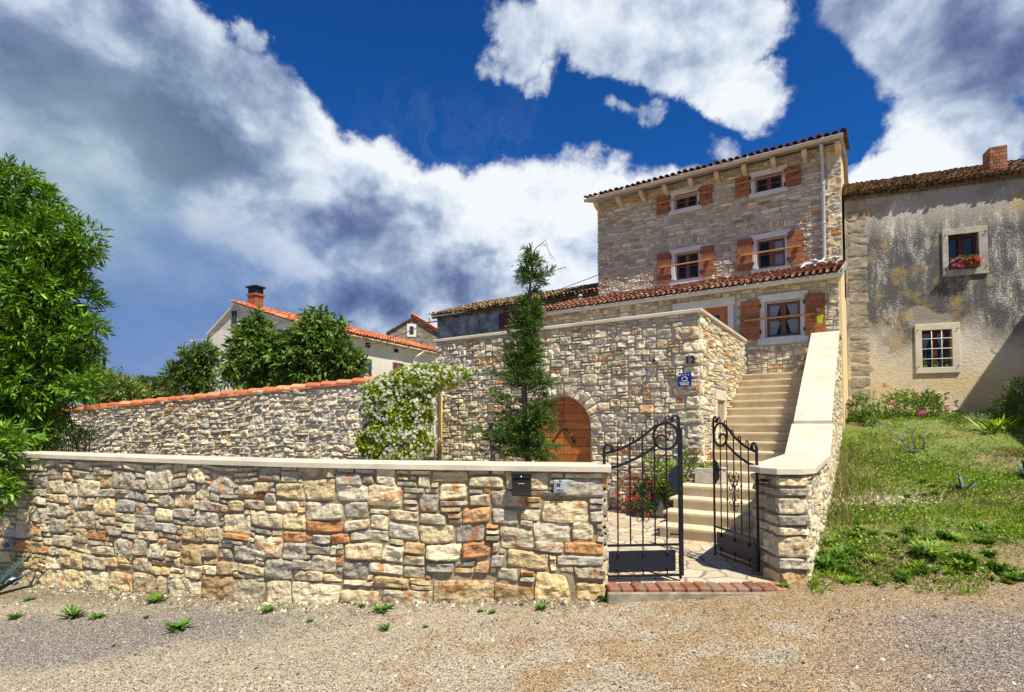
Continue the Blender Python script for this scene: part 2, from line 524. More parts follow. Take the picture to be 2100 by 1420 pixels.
def wood(name, c1, c2, axis, rough=.6):
    m, T = newmat(name)
    o = obc(T); t = tint(T)
    st_ = [14, 14, 14]; st_[axis] = 1.3
    v = T.scale(o, tuple(st_))
    v = T.vm('ADD', v, T.vm('SCALE', T.node('ShaderNodeCombineXYZ', ins={0: t[0], 1: t[0], 2: t[0]}).outputs[0], scale=37.0))
    g = T.noise(v, 1.6, 8, .6, 1.5)
    col = T.mix(T.rng(g, .35, .62), c1, c2)
    col = T.vm('SCALE', col, scale=t[1])
    finish(T, col, rough, T.bump(g, .25, .006), spec=.35)
    return m
M_shut = wood('stained_larch_red', (.17, .055, .022), (.44, .17, .07), 0)
M_bar = wood('honey_wood', (.36, .17, .055), (.50, .27, .09), 0)
M_door = wood('oiled_door_wood', (.30, .085, .018), (.52, .19, .045), 0, .5)
M_sash = wood('brown_sash_wood', (.11, .050, .024), (.17, .085, .045), 2, .5)
M_sashr = wood('dark_red_sash_wood', (.09, .012, .010), (.15, .026, .02), 2, .5)
M_cart = wood('cart_wood', (.16, .07, .03), (.28, .14, .07), 2, .8)
m_, T_ = newmat('window_glass')
finish(T_, (.02, .03, .04), .04, spec=.8, Alpha=.2)
M_glass = m_
m_, T_ = newmat('sky_glass')
finish(T_, (.03, .06, .10), .05, spec=.9)
M_glassd = m_

def leafmat(name, c1, c2, sc=8, trans=.25, rough=.5, spec=.35):
    m, T = newmat(name)
    t = tint(T)
    col = T.mix(t[0], c1, c2)
    col = T.vm('SCALE', col, scale=t[1])
    b = T.node('ShaderNodeBsdfPrincipled')
    T.plug(b, 'Base Color', col); T.plug(b, 'Roughness', rough); T.plug(b, 'Specular IOR Level', spec)
    tr = T.node('ShaderNodeBsdfTranslucent', ins={0: T.mix(1.0, col, (1.3, 1.25, .5), 'MULTIPLY')})
    mxs = T.node('ShaderNodeMixShader', ins={0: trans, 1: b.outputs[0], 2: tr.outputs[0]})
    T.t.links.new(mxs.outputs[0], T.node('ShaderNodeOutputMaterial').inputs[0])
    return m
L_laurel = leafmat('laurel_leaf', (.020, .085, .010), (.19, .36, .022), trans=.18, rough=.5, spec=.35)
L_walnut = leafmat('walnut_leaf', (.03, .075, .014), (.15, .24, .035))
L_hill = leafmat('hill_leaf', (.07, .13, .03), (.26, .34, .08))
L_dry = leafmat('olive_leaf', (.06, .10, .04), (.16, .20, .09))
L_con = leafmat('cypress_leaf', (.014, .055, .012), (.15, .26, .03), trans=.15)
L_jas = leafmat('jasmine_leaf', (.08, .18, .012), (.42, .50, .03))
L_flow = leafmat('white_petal', (.80, .80, .70), (.88, .88, .80), trans=.2)
L_grass = leafmat('grass_blade', (.07, .17, .012), (.33, .45, .045))
L_weed = leafmat('weed_leaf', (.035, .12, .014), (.17, .31, .03))
L_strw = leafmat('dry_grass', (.26, .20, .09), (.44, .37, .2))
L_agave = leafmat('agave_leaf', (.05, .12, .09), (.14, .24, .18), trans=.05)
L_rosel = leafmat('rose_leaf', (.035, .10, .014), (.16, .27, .03))
L_red = leafmat('red_petal', (.62, .008, .012), (.80, .03, .03), trans=.2)
L_pink = leafmat('pink_petal', (.75, .05, .30), (.85, .22, .5), trans=.2)
L_mag = leafmat('magenta_petal', (.60, .01, .22), (.75, .03, .32), trans=.2)
L_yelf = leafmat('yellow_petal', (.80, .60, .05), (.85, .75, .25), trans=.2)

def tile_mat(name, stops, dirt=.5, dirtc=(.06, .05, .04)):
    m, T = newmat(name)
    o = obc(T); t = tint(T)
    c = T.ramp(t[0], stops)
    c = T.mix(T.m('MULTIPLY', T.rng(T.noise(o, 7, 6, .7), .42, .62), dirt), c, dirtc)
    c = T.vm('SCALE', c, scale=t[1])
    finish(T, c, .9, T.bump(T.noise(o, 60, 5, .6), .4, .006), spec=.2)
    return m
T_old = tile_mat('old_roof_tile', [(0, (.20, .12, .06)), (.4, (.36, .24, .12)), (.7, (.46, .33, .18)), (1, (.40, .18, .09))], .75)
T_new = tile_mat('new_roof_tile', [(0, (.27, .10, .06)), (.5, (.44, .19, .11)), (1, (.55, .32, .21))], .35)
T_orange = tile_mat('orange_roof_tile', [(0, (.52, .13, .05)), (.5, (.66, .20, .08)), (1, (.72, .32, .16))], .18, (.3, .14, .08))
# ------------------------------------------------------------------ generators
def pack(nx, nz, sizes, free, rnd):
    """irregular coursed rubble: fill a grid with rectangles"""
    out = []
    w_ = np.array([q[2] for q in sizes], float); w_ /= w_.sum()
    for j in range(nz):
        i = 0
        while i < nx:
            if not free[j, i]:
                i += 1; continue
            ks = rnd.choice(len(sizes), 4, p=w_)
            done = False
            for k in ks:
                w, h = sizes[k][:2]
                if i + w <= nx and j + h <= nz and free[j:j + h, i:i + w].all():
                    done = True; break
            if not done:
                w = h = 1
                while i + w < nx and w < 3 and free[j, i + w]: w += 1
            free[j:j + h, i:i + w] = False
            out.append((i, j, w, h)); i += w
    return out

def stones(mb, S, Z, cs, cz, sizes, occ=None, gap=.010, dep=(.02, .05), rough=.010, seed=0, rnd=.10,
           tmap=None, mot=(.2, .9), warm=None, wob=.018, extra=(), jit=.16, mat=0, facet=.5, hue=None):
    """individual stones over the rectangle S x Z of the builder's frame; y<0 is towards the viewer"""
    r = np.random.RandomState(seed)
    S0, S1 = S; Z0, Z1 = Z
    nx, nz = max(1, int(round((S1 - S0) / cs))), max(1, int(round((Z1 - Z0) / cz)))
    cs, cz = (S1 - S0) / nx, (Z1 - Z0) / nz
    free = np.ones((nz, nx), bool)
    if occ:
        for j in range(nz):
            for i in range(nx):
                if occ(S0 + (i + .5) * cs, Z0 + (j + .5) * cz): free[j, i] = False
    rects = [(S0 + i * cs, Z0 + j * cz, w * cs, h * cz) for i, j, w, h in pack(nx, nz, sizes, free, r)]
    rects = [(a, b, w, h, None) for a, b, w, h in rects] + [(*e, None) if len(e) == 4 else e for e in extra]
    X_, Z_, Dp, Pr, Id, Tt, Fc, n0 = [], [], [], [], [], [], {}, 0
    for k, (a, b, w, h, quad) in enumerate(rects):
        gg = gap * (.6 + .8 * r.rand())
        nu = int(np.clip(w / .028, 2, 11)); nv = int(np.clip(h / .028, 2, 9))
        bu, bv = 1 - min(.2, .016 / w), 1 - min(.3, .016 / h)
        U = np.concatenate([[-1, -bu], np.linspace(-.8, .8, nu), [bu, 1]])
        Vv = np.concatenate([[-1, -bv], np.linspace(-.7, .7, nv), [bv, 1]])
        uu, vv = np.meshgrid(U, Vv)
        uu, vv = uu.ravel(), vv.ravel()
        e = lambda q, lim: np.interp(np.abs(q), [0, lim, .93, 1], [1, 1, .55, 0])
        pr = np.where(np.abs(uu) > .999, 0, np.where(np.abs(uu) > .81, .84, 1)) * np.where(np.abs(vv) > .999, 0, np.where(np.abs(vv) > .71, .84, 1))
        k1 = rnd * (.5 + r.rand())
        xs = uu * (1 - k1 * vv ** 4 * min(1, h / w)); zs = vv * (1 - k1 * 1.3 * uu ** 4)
        hw, hh = w / 2 - gg, h / 2 - gg
        if quad is None:
            q = (r.rand(4, 2) - .5) * jit * min(w, h)
            cx, cz_ = a + w / 2, b + h / 2
            wx = (1 + xs) / 2; wz = (1 + zs) / 2
            ox = (1 - wx) * (1 - wz) * q[0, 0] + wx * (1 - wz) * q[1, 0] + (1 - wx) * wz * q[2, 0] + wx * wz * q[3, 0]
            oz = (1 - wx) * (1 - wz) * q[0, 1] + wx * (1 - wz) * q[1, 1] + (1 - wx) * wz * q[2, 1] + wx * wz * q[3, 1]
            x = cx + xs * hw + ox; z = cz_ + zs * hh + oz
        else:
            Q = np.array(quad, float)          # four corners: bl br tr tl
            c = Q.mean(0); Q = c + (Q - c) * (1 - gg * 2 / max(.05, min(np.linalg.norm(Q[1] - Q[0]), np.linalg.norm(Q[3] - Q[0]))))
            wx = ((1 + xs) / 2)[:, None]; wz = ((1 + zs) / 2)[:, None]
            p = (1 - wx) * (1 - wz) * Q[0] + wx * (1 - wz) * Q[1] + wx * wz * Q[2] + (1 - wx) * wz * Q[3]
            x, z = p[:, 0], p[:, 1]
        d = dep[0] + (dep[1] - dep[0]) * r.rand()
        tl = (r.rand(2) - .5) * .012
        dd = d + tl[0] * uu + tl[1] * vv * .7
        hv = r.rand() if hue is None else hue(r)
        if warm is not None:
            hv = warm(a + w / 2, b + h / 2, hv, w * h, r)
        X_.append(x); Z_.append(z); Dp.append(dd); Pr.append(pr); Id.append(np.full(len(x), k * 3.77))
        Tt.append(np.tile([hv, .72 + .42 * r.rand(), (mot[1] if r.rand() < mot[0] else .12)], (len(x), 1)))
        n, m = len(U), len(Vv)
        ii = (np.arange(m - 1)[:, None] * n + np.arange(n - 1)[None]).ravel() + n0
        Fc.setdefault(0, []).append(np.stack([ii, ii + 1, ii + n + 1, ii + n], 1))
        n0 += len(x)
    x, z, dp, pr, idd = map(np.concatenate, (X_, Z_, Dp, Pr, Id))
    x = x + wob * vn(x * 1.9, z * 1.9, 0 * x + seed); z = z + wob * vn(x * 1.7 + 31, z * 2.1, 0 * x + seed)
    rel = fbm(x * 13, z * 17, idd, 3)
    fct = np.abs(vn(x * 8 + z * 3, z * 11 - x * 2, idd + 9))
    dp = dp + pr * (rough * rel + rough * 2.4 * facet * (fct - .4) + rough * 1.3 * np.round(vn(x * 7 + 3, z * 10, idd * 1.3) * 2.2) / 2.2)
    # ragged rims
    x = x + (1 - pr) * .006 * vn(x * 40, z * 40, idd); z = z + (1 - pr) * .006 * vn(x * 40 + 9, z * 40, idd)
    back = .030
    y = -(dp + back) * pr + back
    V = np.stack([x, y, z], 1)
    if tmap is not None: V = tmap(V)
    mb.add(V, [np.concatenate(Fc[0])], tint=np.concatenate(Tt), mat=mat, smooth=False)
    return rects

SZ_FRONT = [(4, 2, 5), (5, 2, 5), (3, 2, 5), (6, 3, 3), (4, 3, 5), (5, 3, 4), (3, 3, 2.5), (5, 4, 2.5), (6, 4, 1.6), (3, 1, 3), (5, 1, 3), (4, 1, 3), (2, 2, 3), (2, 1, 1.5), (1, 2, .8), (6, 2, 3)]
SZ_TERR = [(4, 2, 5), (5, 2, 4), (3, 2, 5), (4, 3, 4), (5, 3, 2), (3, 3, 4), (5, 4, 1.2), (3, 1, 4), (5, 1, 3), (2, 2, 4), (2, 1, 3), (4, 4, .8), (2, 3, 2), (1, 2, 1)]
SZ_FLAT = [(4, 2, 4), (5, 2, 4), (3, 2, 4), (5, 3, 1.2), (3, 1, 5), (5, 1, 4), (4, 1, 4), (2, 1, 4), (6, 2, 2), (2, 2, 3), (7, 3, .4)]
def orange_some(p, big=.0):
    def f(s, z, hv, area, r):
        if r.rand() < p and area < .05: return .82 + .16 * r.rand()
        return hv * .74
    return f

def tile_template(r=.085, L=.36, n=7):
    V, Fa = [], []
    for (y, rr, dz) in ((0, r, .022), (L, r * .82, 0)):
        for rad in (rr, rr - .014):
            for k in range(n):
                a = math.pi * k / (n - 1)
                V.append((rad * math.cos(a), y, rad * math.sin(a) * .8 + dz))
    for k in range(n - 1):
        o0, i0, o1, i1 = k, n + k, 2 * n + k, 3 * n + k
        Fa += [(o0, o1, o1 + 1, o0 + 1), (i0, i0 + 1, i1 + 1, i1), (o0, o0 + 1, i0 + 1, i0)]
    return np.array(V), Fa
def tiles(mb, O, A, S, width, length, pitch=.2, row=.33, seed=0, jit=.006, r=.085, dark=1.0, verge=True):
    """barrel tiles on a slope: O lower-left corner, A unit vector along the eave, S unit vector up the slope"""
    O, A, S = (np.array(v, float) for v in (O, A, S))
    N = np.cross(A, S)
    if N[2] < 0: N = -N
    g = np.random.RandomState(seed)
    nc, nr = int(width / pitch), max(1, int(math.ceil(length / row)))
    pitch = width / nc
    tv, tf = tile_template(r, row * 1.12)
    cv = tv * np.array([.95, 1, -1]) ; cv[:, 2] += .055; cf = [f[::-1] for f in tf]
    T, Rm, ti, Tc, tic = [], [], [], [], []
    M0 = np.stack([A, S, N], 1)
    for i in range(nc + 1):
        for j in range(nr):
            jx, jy, jz = g.randn(3) * jit
            a = g.randn() * .03
            Mr = np.stack([A * math.cos(a) + S * math.sin(a), S * math.cos(a) - A * math.sin(a), N], 1)
            T.append(O + A * (i * pitch + jx) + S * (j * row - .04 + jy * 2) + N * (.052 + jz)); Rm.append(Mr)
            ti.append([g.rand(), dark * (.7 + .5 * g.rand()), 0])
            if i < nc:
                Tc.append(O + A * ((i + .5) * pitch) + S * (j * row - .01 + jy)); tic.append([g.rand(), dark * (.6 + .4 * g.rand()), 0])
    mb.inst(tv, tf, np.array(Rm), np.array(T), tint=ti, smooth=False)
    mb.inst(cv, cf, np.repeat(M0[None], len(Tc), 0), np.array(Tc), tint=tic, smooth=False)

def leaf_t(w=.3, droop=.12, rich=False):
    if rich:
        V = [(0, 0, 0), (.3, w / 2, w * .12 - droop * .08), (.3, -w / 2, w * .12 - droop * .08), (.7, w * .40, w * .1 - droop * .5), (.7, -w * .40, w * .1 - droop * .5), (1, 0, -droop)]
        Fa = [(0, 2, 1), (1, 2, 4, 3), (3, 4, 5)]
    else:
        V = [(0, 0, 0), (.45, w / 2, w * .15 - droop * .22), (1, 0, -droop), (.45, -w / 2, w * .15 - droop * .22)]
        Fa = [(0, 3, 2), (0, 2, 1)]
    return np.array(V), Fa
def dirR(D, g, roll=.5, up=(0, 0, 1)):
    """rotation matrices whose X is D and whose Z leans to up"""
    D = D / (np.linalg.norm(D, axis=1)[:, None] + 1e-9)
    U = np.array(up) + g.randn(len(D), 3) * roll
    Y = np.cross(U, D); Y /= np.linalg.norm(Y, axis=1)[:, None] + 1e-9
    Z = np.cross(D, Y)
    return np.stack([D, Y, Z], 2)
def sph(g, n):
    v = g.randn(n, 3); return v / np.linalg.norm(v, axis=1)[:, None]

def crown(mb, blobs, shoots, per, L, w, seed=0, shell=.55, upb=.35, lump=.22, spread=.75, slen=.12, rich=False, bright=(.7, 1.25), droop=.12, mat=0, cut=None):
    """leafy shoots through the outer part of a lumpy volume made of several ellipsoids"""
    g = np.random.RandomState(seed)
    B = [(np.array(c, float), np.array(r, float)) for c, r in blobs]
    wts = np.array([np.prod(r) ** .72 for _, r in B]); wts /= wts.sum()
    ki = g.choice(len(B), shoots, p=wts)
    C = np.array([B[k][0] for k in ki]); Rr = np.array([B[k][1] for k in ki])
    d = sph(g, shoots)
    rad = shell + (1 - shell) * g.rand(shoots) ** .6
    lumpy = 1 + lump * vn(d[:, 0] * 2.3 + ki * 5.1, d[:, 1] * 2.3, d[:, 2] * 2.3 + 4) + lump * .6 * vn(d[:, 0] * 6 + ki, d[:, 1] * 6, d[:, 2] * 6)
    P = C + d * Rr * (rad * lumpy)[:, None]
    if cut is not None:
        kp = cut(P); P, d, rad, C = P[kp], d[kp], rad[kp], C[kp]
    n = len(P)
    out = d + np.array([0, 0, upb]) + g.randn(n, 3) * .35
    out /= np.linalg.norm(out, axis=1)[:, None]
    shade = g.rand(n)
    LP, LD, tt, LS = [], [], [], []
    for k in range(per):
        f = (k + .5) / per
        side = sph(g, n); side -= out * (side * out).sum(1)[:, None]; side /= np.linalg.norm(side, axis=1)[:, None] + 1e-9
        LP.append(P + out * (slen * (f - .3)) + side * .004)
        LD.append(out * (.45 + .5 * f) + side * spread)
        tt.append(np.stack([np.clip(.25 + .5 * shade + .3 * (g.rand(n) - .5) + .2 * f, 0, 1), bright[0] + (bright[1] - bright[0]) * g.rand(n), 0 * shade], 1))
        LS.append(L * (.65 + .6 * g.rand(n)))
    LP, LD, tt, LS = map(np.concatenate, (LP, LD, tt, LS))
    tv, tf = leaf_t(w, droop, rich)
    mb.inst(tv, tf, dirR(LD, g), LP, LS, tint=tt, mat=mat)
    o_ = rad > shell + (1 - shell) * .45
    return (P + out * slen)[o_], out[o_]

def wander(p0, d0, L, n=8, bend=.25, up=0, seed=0):
    g = np.random.RandomState(seed)
    p = np.array(p0, float); d = np.array(d0, float); d /= np.linalg.norm(d)
    out = [p.copy()]
    for i in range(n):
        d = d + g.randn(3) * bend / n * 2 + np.array([0, 0, up / n]); d /= np.linalg.norm(d)
        p = p + d * L / n; out.append(p.copy())
    return np.array(out)

def flower_t(n=5, w=.5):
    V, Fa = [(0, 0, 0)], []
    for k in range(n):
        a = k / n * 2 * math.pi
        for (r, da, z) in ((.6, -.42, .12), (1, 0, .1), (.6, .42, .12)):
            V.append((r * math.cos(a + da * w * 2), r * math.sin(a + da * w * 2), z))
        b = 1 + 3 * k
        Fa.append((0, b, b + 1, b + 2))
    return np.array(V), Fa
def chip_t(seed=0):
    g = np.random.RandomState(seed)
    V = np.array([(1, 0, 0), (.2, .8, 0), (-.8, .6, 0), (-.9, -.5, 0), (.1, -.9, 0), (.35, .1, .55), (-.4, .15, .5), (-.2, -.4, .45)], float)
    V += g.randn(*V.shape) * .12; V[:5, 2] = -.3
    Fa = [(0, 1, 5), (1, 2, 6, 5), (2, 3, 6), (3, 4, 7), (3, 7, 6), (4, 0, 5, 7), (5, 6, 7)]
    return V, Fa

# ------------------------------------------------------------------ lay-out: one building frame, b runs up the stairs
L0 = np.array([2.77, 5.06]); RV = (.832, -.555)
FR = Fr(L0, RV)
def plane(t): return Fr(FR.W([(0, t, 0)])[0], RV)
T_TERR, T_HOUSE, T_TOWER, T_OLD = 3.09, 7.6, 9.8, 10.1
PT, PH, PW, PO = plane(T_TERR), plane(T_HOUSE), plane(T_TOWER), plane(T_OLD)
NB0 = np.array([8.74, 13.82]); PN = Fr(NB0, (.928, -.371))
COURT = .13
# front wall line: polyline of the outer face (foot), left to right
FW = np.array([(-9.6, 8.45), (-6.9, 7.38), (-5.2, 6.70), (-3.9, 6.16), (-2.95, 5.80), (-2.1, 5.50), (-1.1, 5.29), (0.0, 5.10), (.86, 4.97)])
def smooth_line(P, n=120):
    d = np.r_[0, np.cumsum(np.hypot(*np.diff(P, axis=0).T))]
    t = np.linspace(0, d[-1], n)
    Q = np.stack([np.interp(t, d, P[:, 0]), np.interp(t, d, P[:, 1])], 1)
    for _ in range(18): Q[1:-1] = (Q[:-2] + 2 * Q[1:-1] + Q[2:]) / 4
    return Q
FWs = smooth_line(FW)
FWd = np.r_[0, np.cumsum(np.hypot(*np.diff(FWs, axis=0).T))]
FWL = FWd[-1]
_tan = np.gradient(FWs, axis=0); _tan /= np.hypot(_tan[:, 0], _tan[:, 1])[:, None]
class Curve:
    """x runs along the curved front wall, y into it"""
    def W(s, V):
        V = np.asarray(V, float).reshape(-1, 3)
        x = V[:, 0]
        px, py = np.interp(x, FWd, FWs[:, 0]), np.interp(x, FWd, FWs[:, 1])
        tx, ty = np.interp(x, FWd, _tan[:, 0]), np.interp(x, FWd, _tan[:, 1])
        ex = np.where(x < 0, x, np.where(x > FWL, x - FWL, 0))
        px = px + tx * ex; py = py + ty * ex
        return np.stack([px - ty * V[:, 1], py + tx * V[:, 1], V[:, 2]], 1)
CV = Curve()
def fw_y(x): return np.interp(x, FWs[:, 0], FWs[:, 1])

def gz(x, y):
    """ground height"""
    x = np.asarray(x, float); y = np.asarray(y, float)
    road = np.clip(.07 * x - .045, -.9, .16) + .020 * vn(x * .7, y * 1.1, 0 * x) - .018 * np.exp(-((y - 3.55 - .08 * x) / .22) ** 2) + .004 * vn(x * 5, y * 5, 0 * x)
    q = y + .40 * (x - 8.74)
    h = np.interp(q, [1.5, 2.7, 3.6, 6.0, 8.0, 9.8, 11.4, 13.8, 15], [0, .0, .16, .36, .68, 1.15, 1.52, 1.72, 1.75])
    h = h * np.clip((y - 4.7) / .8, 0, 1)
    wallx = L0[0] + (y - L0[1]) * .555 / .832 - .25           # stair wall line
    right = np.clip((x - wallx) / .2, 0, 1)
    hr = np.where(y > 4.4, right * h, 0)
    behind = (y > fw_y(x) + .15) & (x < wallx)
    z = road + hr + np.where(hr > .02, .02 * vn(x * 2.2, y * 2.2, 3 + 0 * x) * np.clip(hr * 4, 0, 1), 0)
    z = np.where(behind, .03, z)
    return z

# ------------------------------------------------------------------ ground
def axis(segs):
    out = [segs[0][0]]
    for a, b, st_ in segs:
        n = max(1, int(round((b - a) / st_)))
        out += list(a + (b - a) * (np.arange(n) + 1) / n)
    return np.array(out)
gx = axis([(-600, -60, 60), (-60, -14, 4), (-14, -7, .25), (-7, 7, .06), (7, 14, .15), (14, 60, 4), (60, 600, 60)])
gy = axis([(-300, -20, 40), (-20, 0, 2), (0, 2.4, .2), (2.4, 6.5, .05), (6.5, 15, .12), (15, 60, 4), (60, 900, 70)])
XX, YY = np.meshgrid(gx, gy)
ZZ = gz(XX, YY)
near = (np.abs(XX) < 14) & (YY > 1.5) & (YY < 15)
ZZ = ZZ + np.where(near & (YY < fw_y(XX) + .1), .006 * fbm(XX * 14, YY * 14, 0 * XX, 3), 0)
gb = MB()
nx_, ny_ = len(gx), len(gy)
ii = (np.arange(ny_ - 1)[:, None] * nx_ + np.arange(nx_ - 1)[None]).ravel()
gb.add(np.stack([XX.ravel(), YY.ravel(), ZZ.ravel()], 1), [np.stack([ii, ii + 1, ii + nx_ + 1, ii + nx_], 1)], smooth=True)
m_, T = newmat('gravel_road')
o = obc(T)
sx_ = T.node('ShaderNodeSeparateXYZ', ins={0: o}).outputs
n_big = T.noise(o, .55, 5, .55, .6)
n_mid = T.noise(o, 2.3, 6, .6, .5)
v1c = T.voro(o, 120, 'F1', 'Color'); v1 = T.voro(o, 120)
v2c = T.voro(o, 230, 'F1', 'Color')
cc = T.node('ShaderNodeSeparateColor', ins={0: v1c}).outputs[0]
c2 = T.node('ShaderNodeSeparateColor', ins={0: v2c}).outputs[1]
pale = T.ramp(cc, [(0, (.05, .045, .045)), (.17, (.13, .105, .08)), (.35, (.50, .40, .26)), (.75, (.66, .57, .40)), (1, (.78, .70, .54))])
tan_ = T.ramp(cc, [(0, (.06, .04, .03)), (.19, (.20, .12, .06)), (.5, (.50, .32, .15)), (.85, (.62, .44, .24)), (1, (.74, .60, .40))])
asph = T.ramp(cc, [(0, (.03, .03, .04)), (.3, (.09, .085, .105)), (.6, (.22, .20, .21)), (.82, (.44, .38, .32)), (1, (.66, .60, .50))])
soil = T.ramp(cc, [(0, (.12, .07, .035)), (.5, (.36, .24, .12)), (.9, (.52, .38, .22)), (1, (.68, .56, .38))])
turf = T.ramp(T.noise(o, 38, 6, .7), [(.3, (.07, .12, .02)), (.5, (.19, .27, .04)), (.7, (.38, .42, .10))])
f_turf = T.rng(T.noise(o, 1.3, 6, .65), .36, .50)
far_t = T.rng(T.m('ADD', sx_['Y'], T.m('MULTIPLY', n_mid, .8)), 5.9, 6.8)
soil = T.mix(T.m('MULTIPLY', f_turf, far_t), soil, turf)
# zones of the ground with their own colours
f_tan = T.rng(T.m('ADD', n_mid, T.m('MULTIPLY', sx_['X'], .07)), .48, .62)
col = T.mix(f_tan, pale, tan_)
dl = T.vm('LENGTH', T.scale(T.vm('SUBTRACT', o, (-4.6, 5.0, 0)), (.30, 1.15, 0)))
f_as = T.rng(T.m('ADD', dl, T.m('MULTIPLY', n_mid, -1.1)), .50, .05, 0, .8)
dr = T.vm('LENGTH', T.scale(T.vm('SUBTRACT', o, (4.3, 3.3, 0)), (.42, .75, 0)))
f_ar = T.rng(T.m('ADD', dr, T.m('MULTIPLY', n_mid, -.9)), .62, .1, 0, .9)
col = T.mix(T.m('MAXIMUM', f_as, f_ar), col, asph)
edge_ = T.rng(T.m('ADD', T.m('ADD', sx_['Y'], T.m('MULTIPLY', sx_['X'], .10)), T.m('MULTIPLY', n_mid, .5)), 4.95, 5.5)
rt = T.rng(sx_['X'], 2.3, 2.7)
col = T.mix(T.m('MULTIPLY', edge_, rt), col, soil)
verge = T.rng(T.m('ADD', T.m('ADD', sx_['Y'], T.m('MULTIPLY', sx_['X'], .22)), T.m('MULTIPLY', n_mid, .7)), 5.12, 5.5)
vsoil = T.ramp(cc, [(0, (.05, .04, .025)), (.4, (.20, .15, .08)), (.8, (.40, .33, .20)), (1, (.6, .55, .42))])
col = T.mix(T.m('MULTIPLY', verge, T.rng(sx_['X'], .9, .6, 0, .85)), col, vsoil)
# lighter stony track
col = T.mix(T.rng(c2, .84, .86), col, T.mix(.5, col, (.75, .70, .58)))
col = T.mix(T.rng(c2, .13, .12), col, T.mix(.7, col, (.03, .03, .035)))
hgt = T.m('ADD', T.m('SUBTRACT', 1.0, v1), T.m('MULTIPLY', c2, .5))
finish(T, col, .95, T.bump(T.m('ADD', hgt, T.m('MULTIPLY', T.noise(o, 6, 5, .6), 5.0)), .9, .009), spec=.15)
M_ground = m_
tag(gb.build('ground', M_ground), kind='structure')

# loose chips lying on the road
g = np.random.RandomState(5)
n = 26000
xs = g.uniform(-6.5, 6.5, n); ys = 2.9 + (g.rand(n) ** 1.2) * 3.4
kp = (ys < fw_y(np.minimum(xs, .8)) - .03) & ((xs < .85) | (ys < 4.86) | (xs > 2.9)) & (ys < np.where(xs > 2.75, 5.6, 99))
xs, ys = xs[kp], ys[kp]
cb = MB()
for k in range(3):
    tv, tf = chip_t(k)
    sl = slice(k, None, 3)
    a = g.rand(len(xs[sl])) * 6.28
    Rm = np.zeros((len(a), 3, 3)); Rm[:, 0, 0] = np.cos(a); Rm[:, 0, 1] = -np.sin(a); Rm[:, 1, 0] = np.sin(a); Rm[:, 1, 1] = np.cos(a); Rm[:, 2, 2] = 1
    x_, y_ = xs[sl], ys[sl]
    s_ = .003 + .005 * g.rand(len(a)) ** 2 + (g.rand(len(a)) < .03) * (.006 + .010 * g.rand(len(a)))
    ti = np.stack([g.rand(len(a)), .6 + .5 * g.rand(len(a)), 0 * a], 1)
    cb.inst(tv, tf, Rm, np.stack([x_, y_, gz(x_, y_) + .004], 1), s_, tint=ti)
m_, T = newmat('gravel_chip')
finish(T, T.vm('SCALE', T.ramp(tint(T)[0], [(0, (.05, .05, .06)), (.25, (.20, .17, .14)), (.5, (.46, .38, .27)), (.8, (.62, .55, .43)), (.95, (.70, .65, .55)), (1, (.46, .22, .10))]), scale=tint(T)[1]), .9)
tag(cb.build('loose_gravel', m_), kind='stuff')

# rubble and soil along the foot of the wall
for_d = MB()
n = 900
xs = g.uniform(-6.2, .8, n); ys = fw_y(xs) - .02 - .30 * g.rand(n) ** 1.6
tv, tf = chip_t(9)
a = g.rand(n) * 6.28
Rm = np.zeros((n, 3, 3)); Rm[:, 0, 0] = np.cos(a); Rm[:, 0, 1] = -np.sin(a); Rm[:, 1, 0] = np.sin(a); Rm[:, 1, 1] = np.cos(a); Rm[:, 2, 2] = 1
for_d.inst(tv, tf, Rm, np.stack([xs, ys, gz(xs, ys) + .006], 1), .008 + .022 * g.rand(n) ** 3, tint=np.stack([g.rand(n), .7 + .4 * g.rand(n), 0 * a], 1))
tag(for_d.build('rubble', m_), kind='stuff')

# courtyard flagstones
m_, T = newmat('crazy_paving')
o = obc(T)
wv = T.vm('ADD', o, T.vm('SCALE', T.vm('SUBTRACT', T.noise(o, 3, 3, .5, 0, 1), (.5, .5, .5)), scale=.16))
e_ = T.voro(T.scale(wv, (1, 1, 0)), 3.6, 'DISTANCE_TO_EDGE')
vc = T.node('ShaderNodeSeparateColor', ins={0: T.voro(T.scale(wv, (1, 1, 0)), 3.6, 'F1', 'Color')}).outputs[0]
pc = T.ramp(vc, [(0, (.46, .40, .30)), (.35, (.58, .50, .36)), (.7, (.62, .55, .42)), (.88, (.56, .38, .20)), (1, (.48, .42, .33))])
pc = T.mix(T.rng(T.noise(o, 8, 6, .6), .45, .7, 0, .35), pc, (.40, .26, .13))
jo = T.rng(e_, .018, .04)
pc = T.mix(jo, (.24, .21, .18), pc)
finish(T, pc, .85, T.bump(T.m('ADD', jo, T.m('MULTIPLY', T.noise(o, 30, 5, .6), .4)), .6, .012))
M_flag = m_
pv = MB()
pv.prism([(.88, 5.06), (2.49, 5.06), (2.44, 5.50), (6.3, 11.5), (-2.6, 13.6), (-2.6, 6.1), (.87, 5.16)], .05, COURT)
tag(pv.build('courtyard_paving', M_flag), kind='structure')

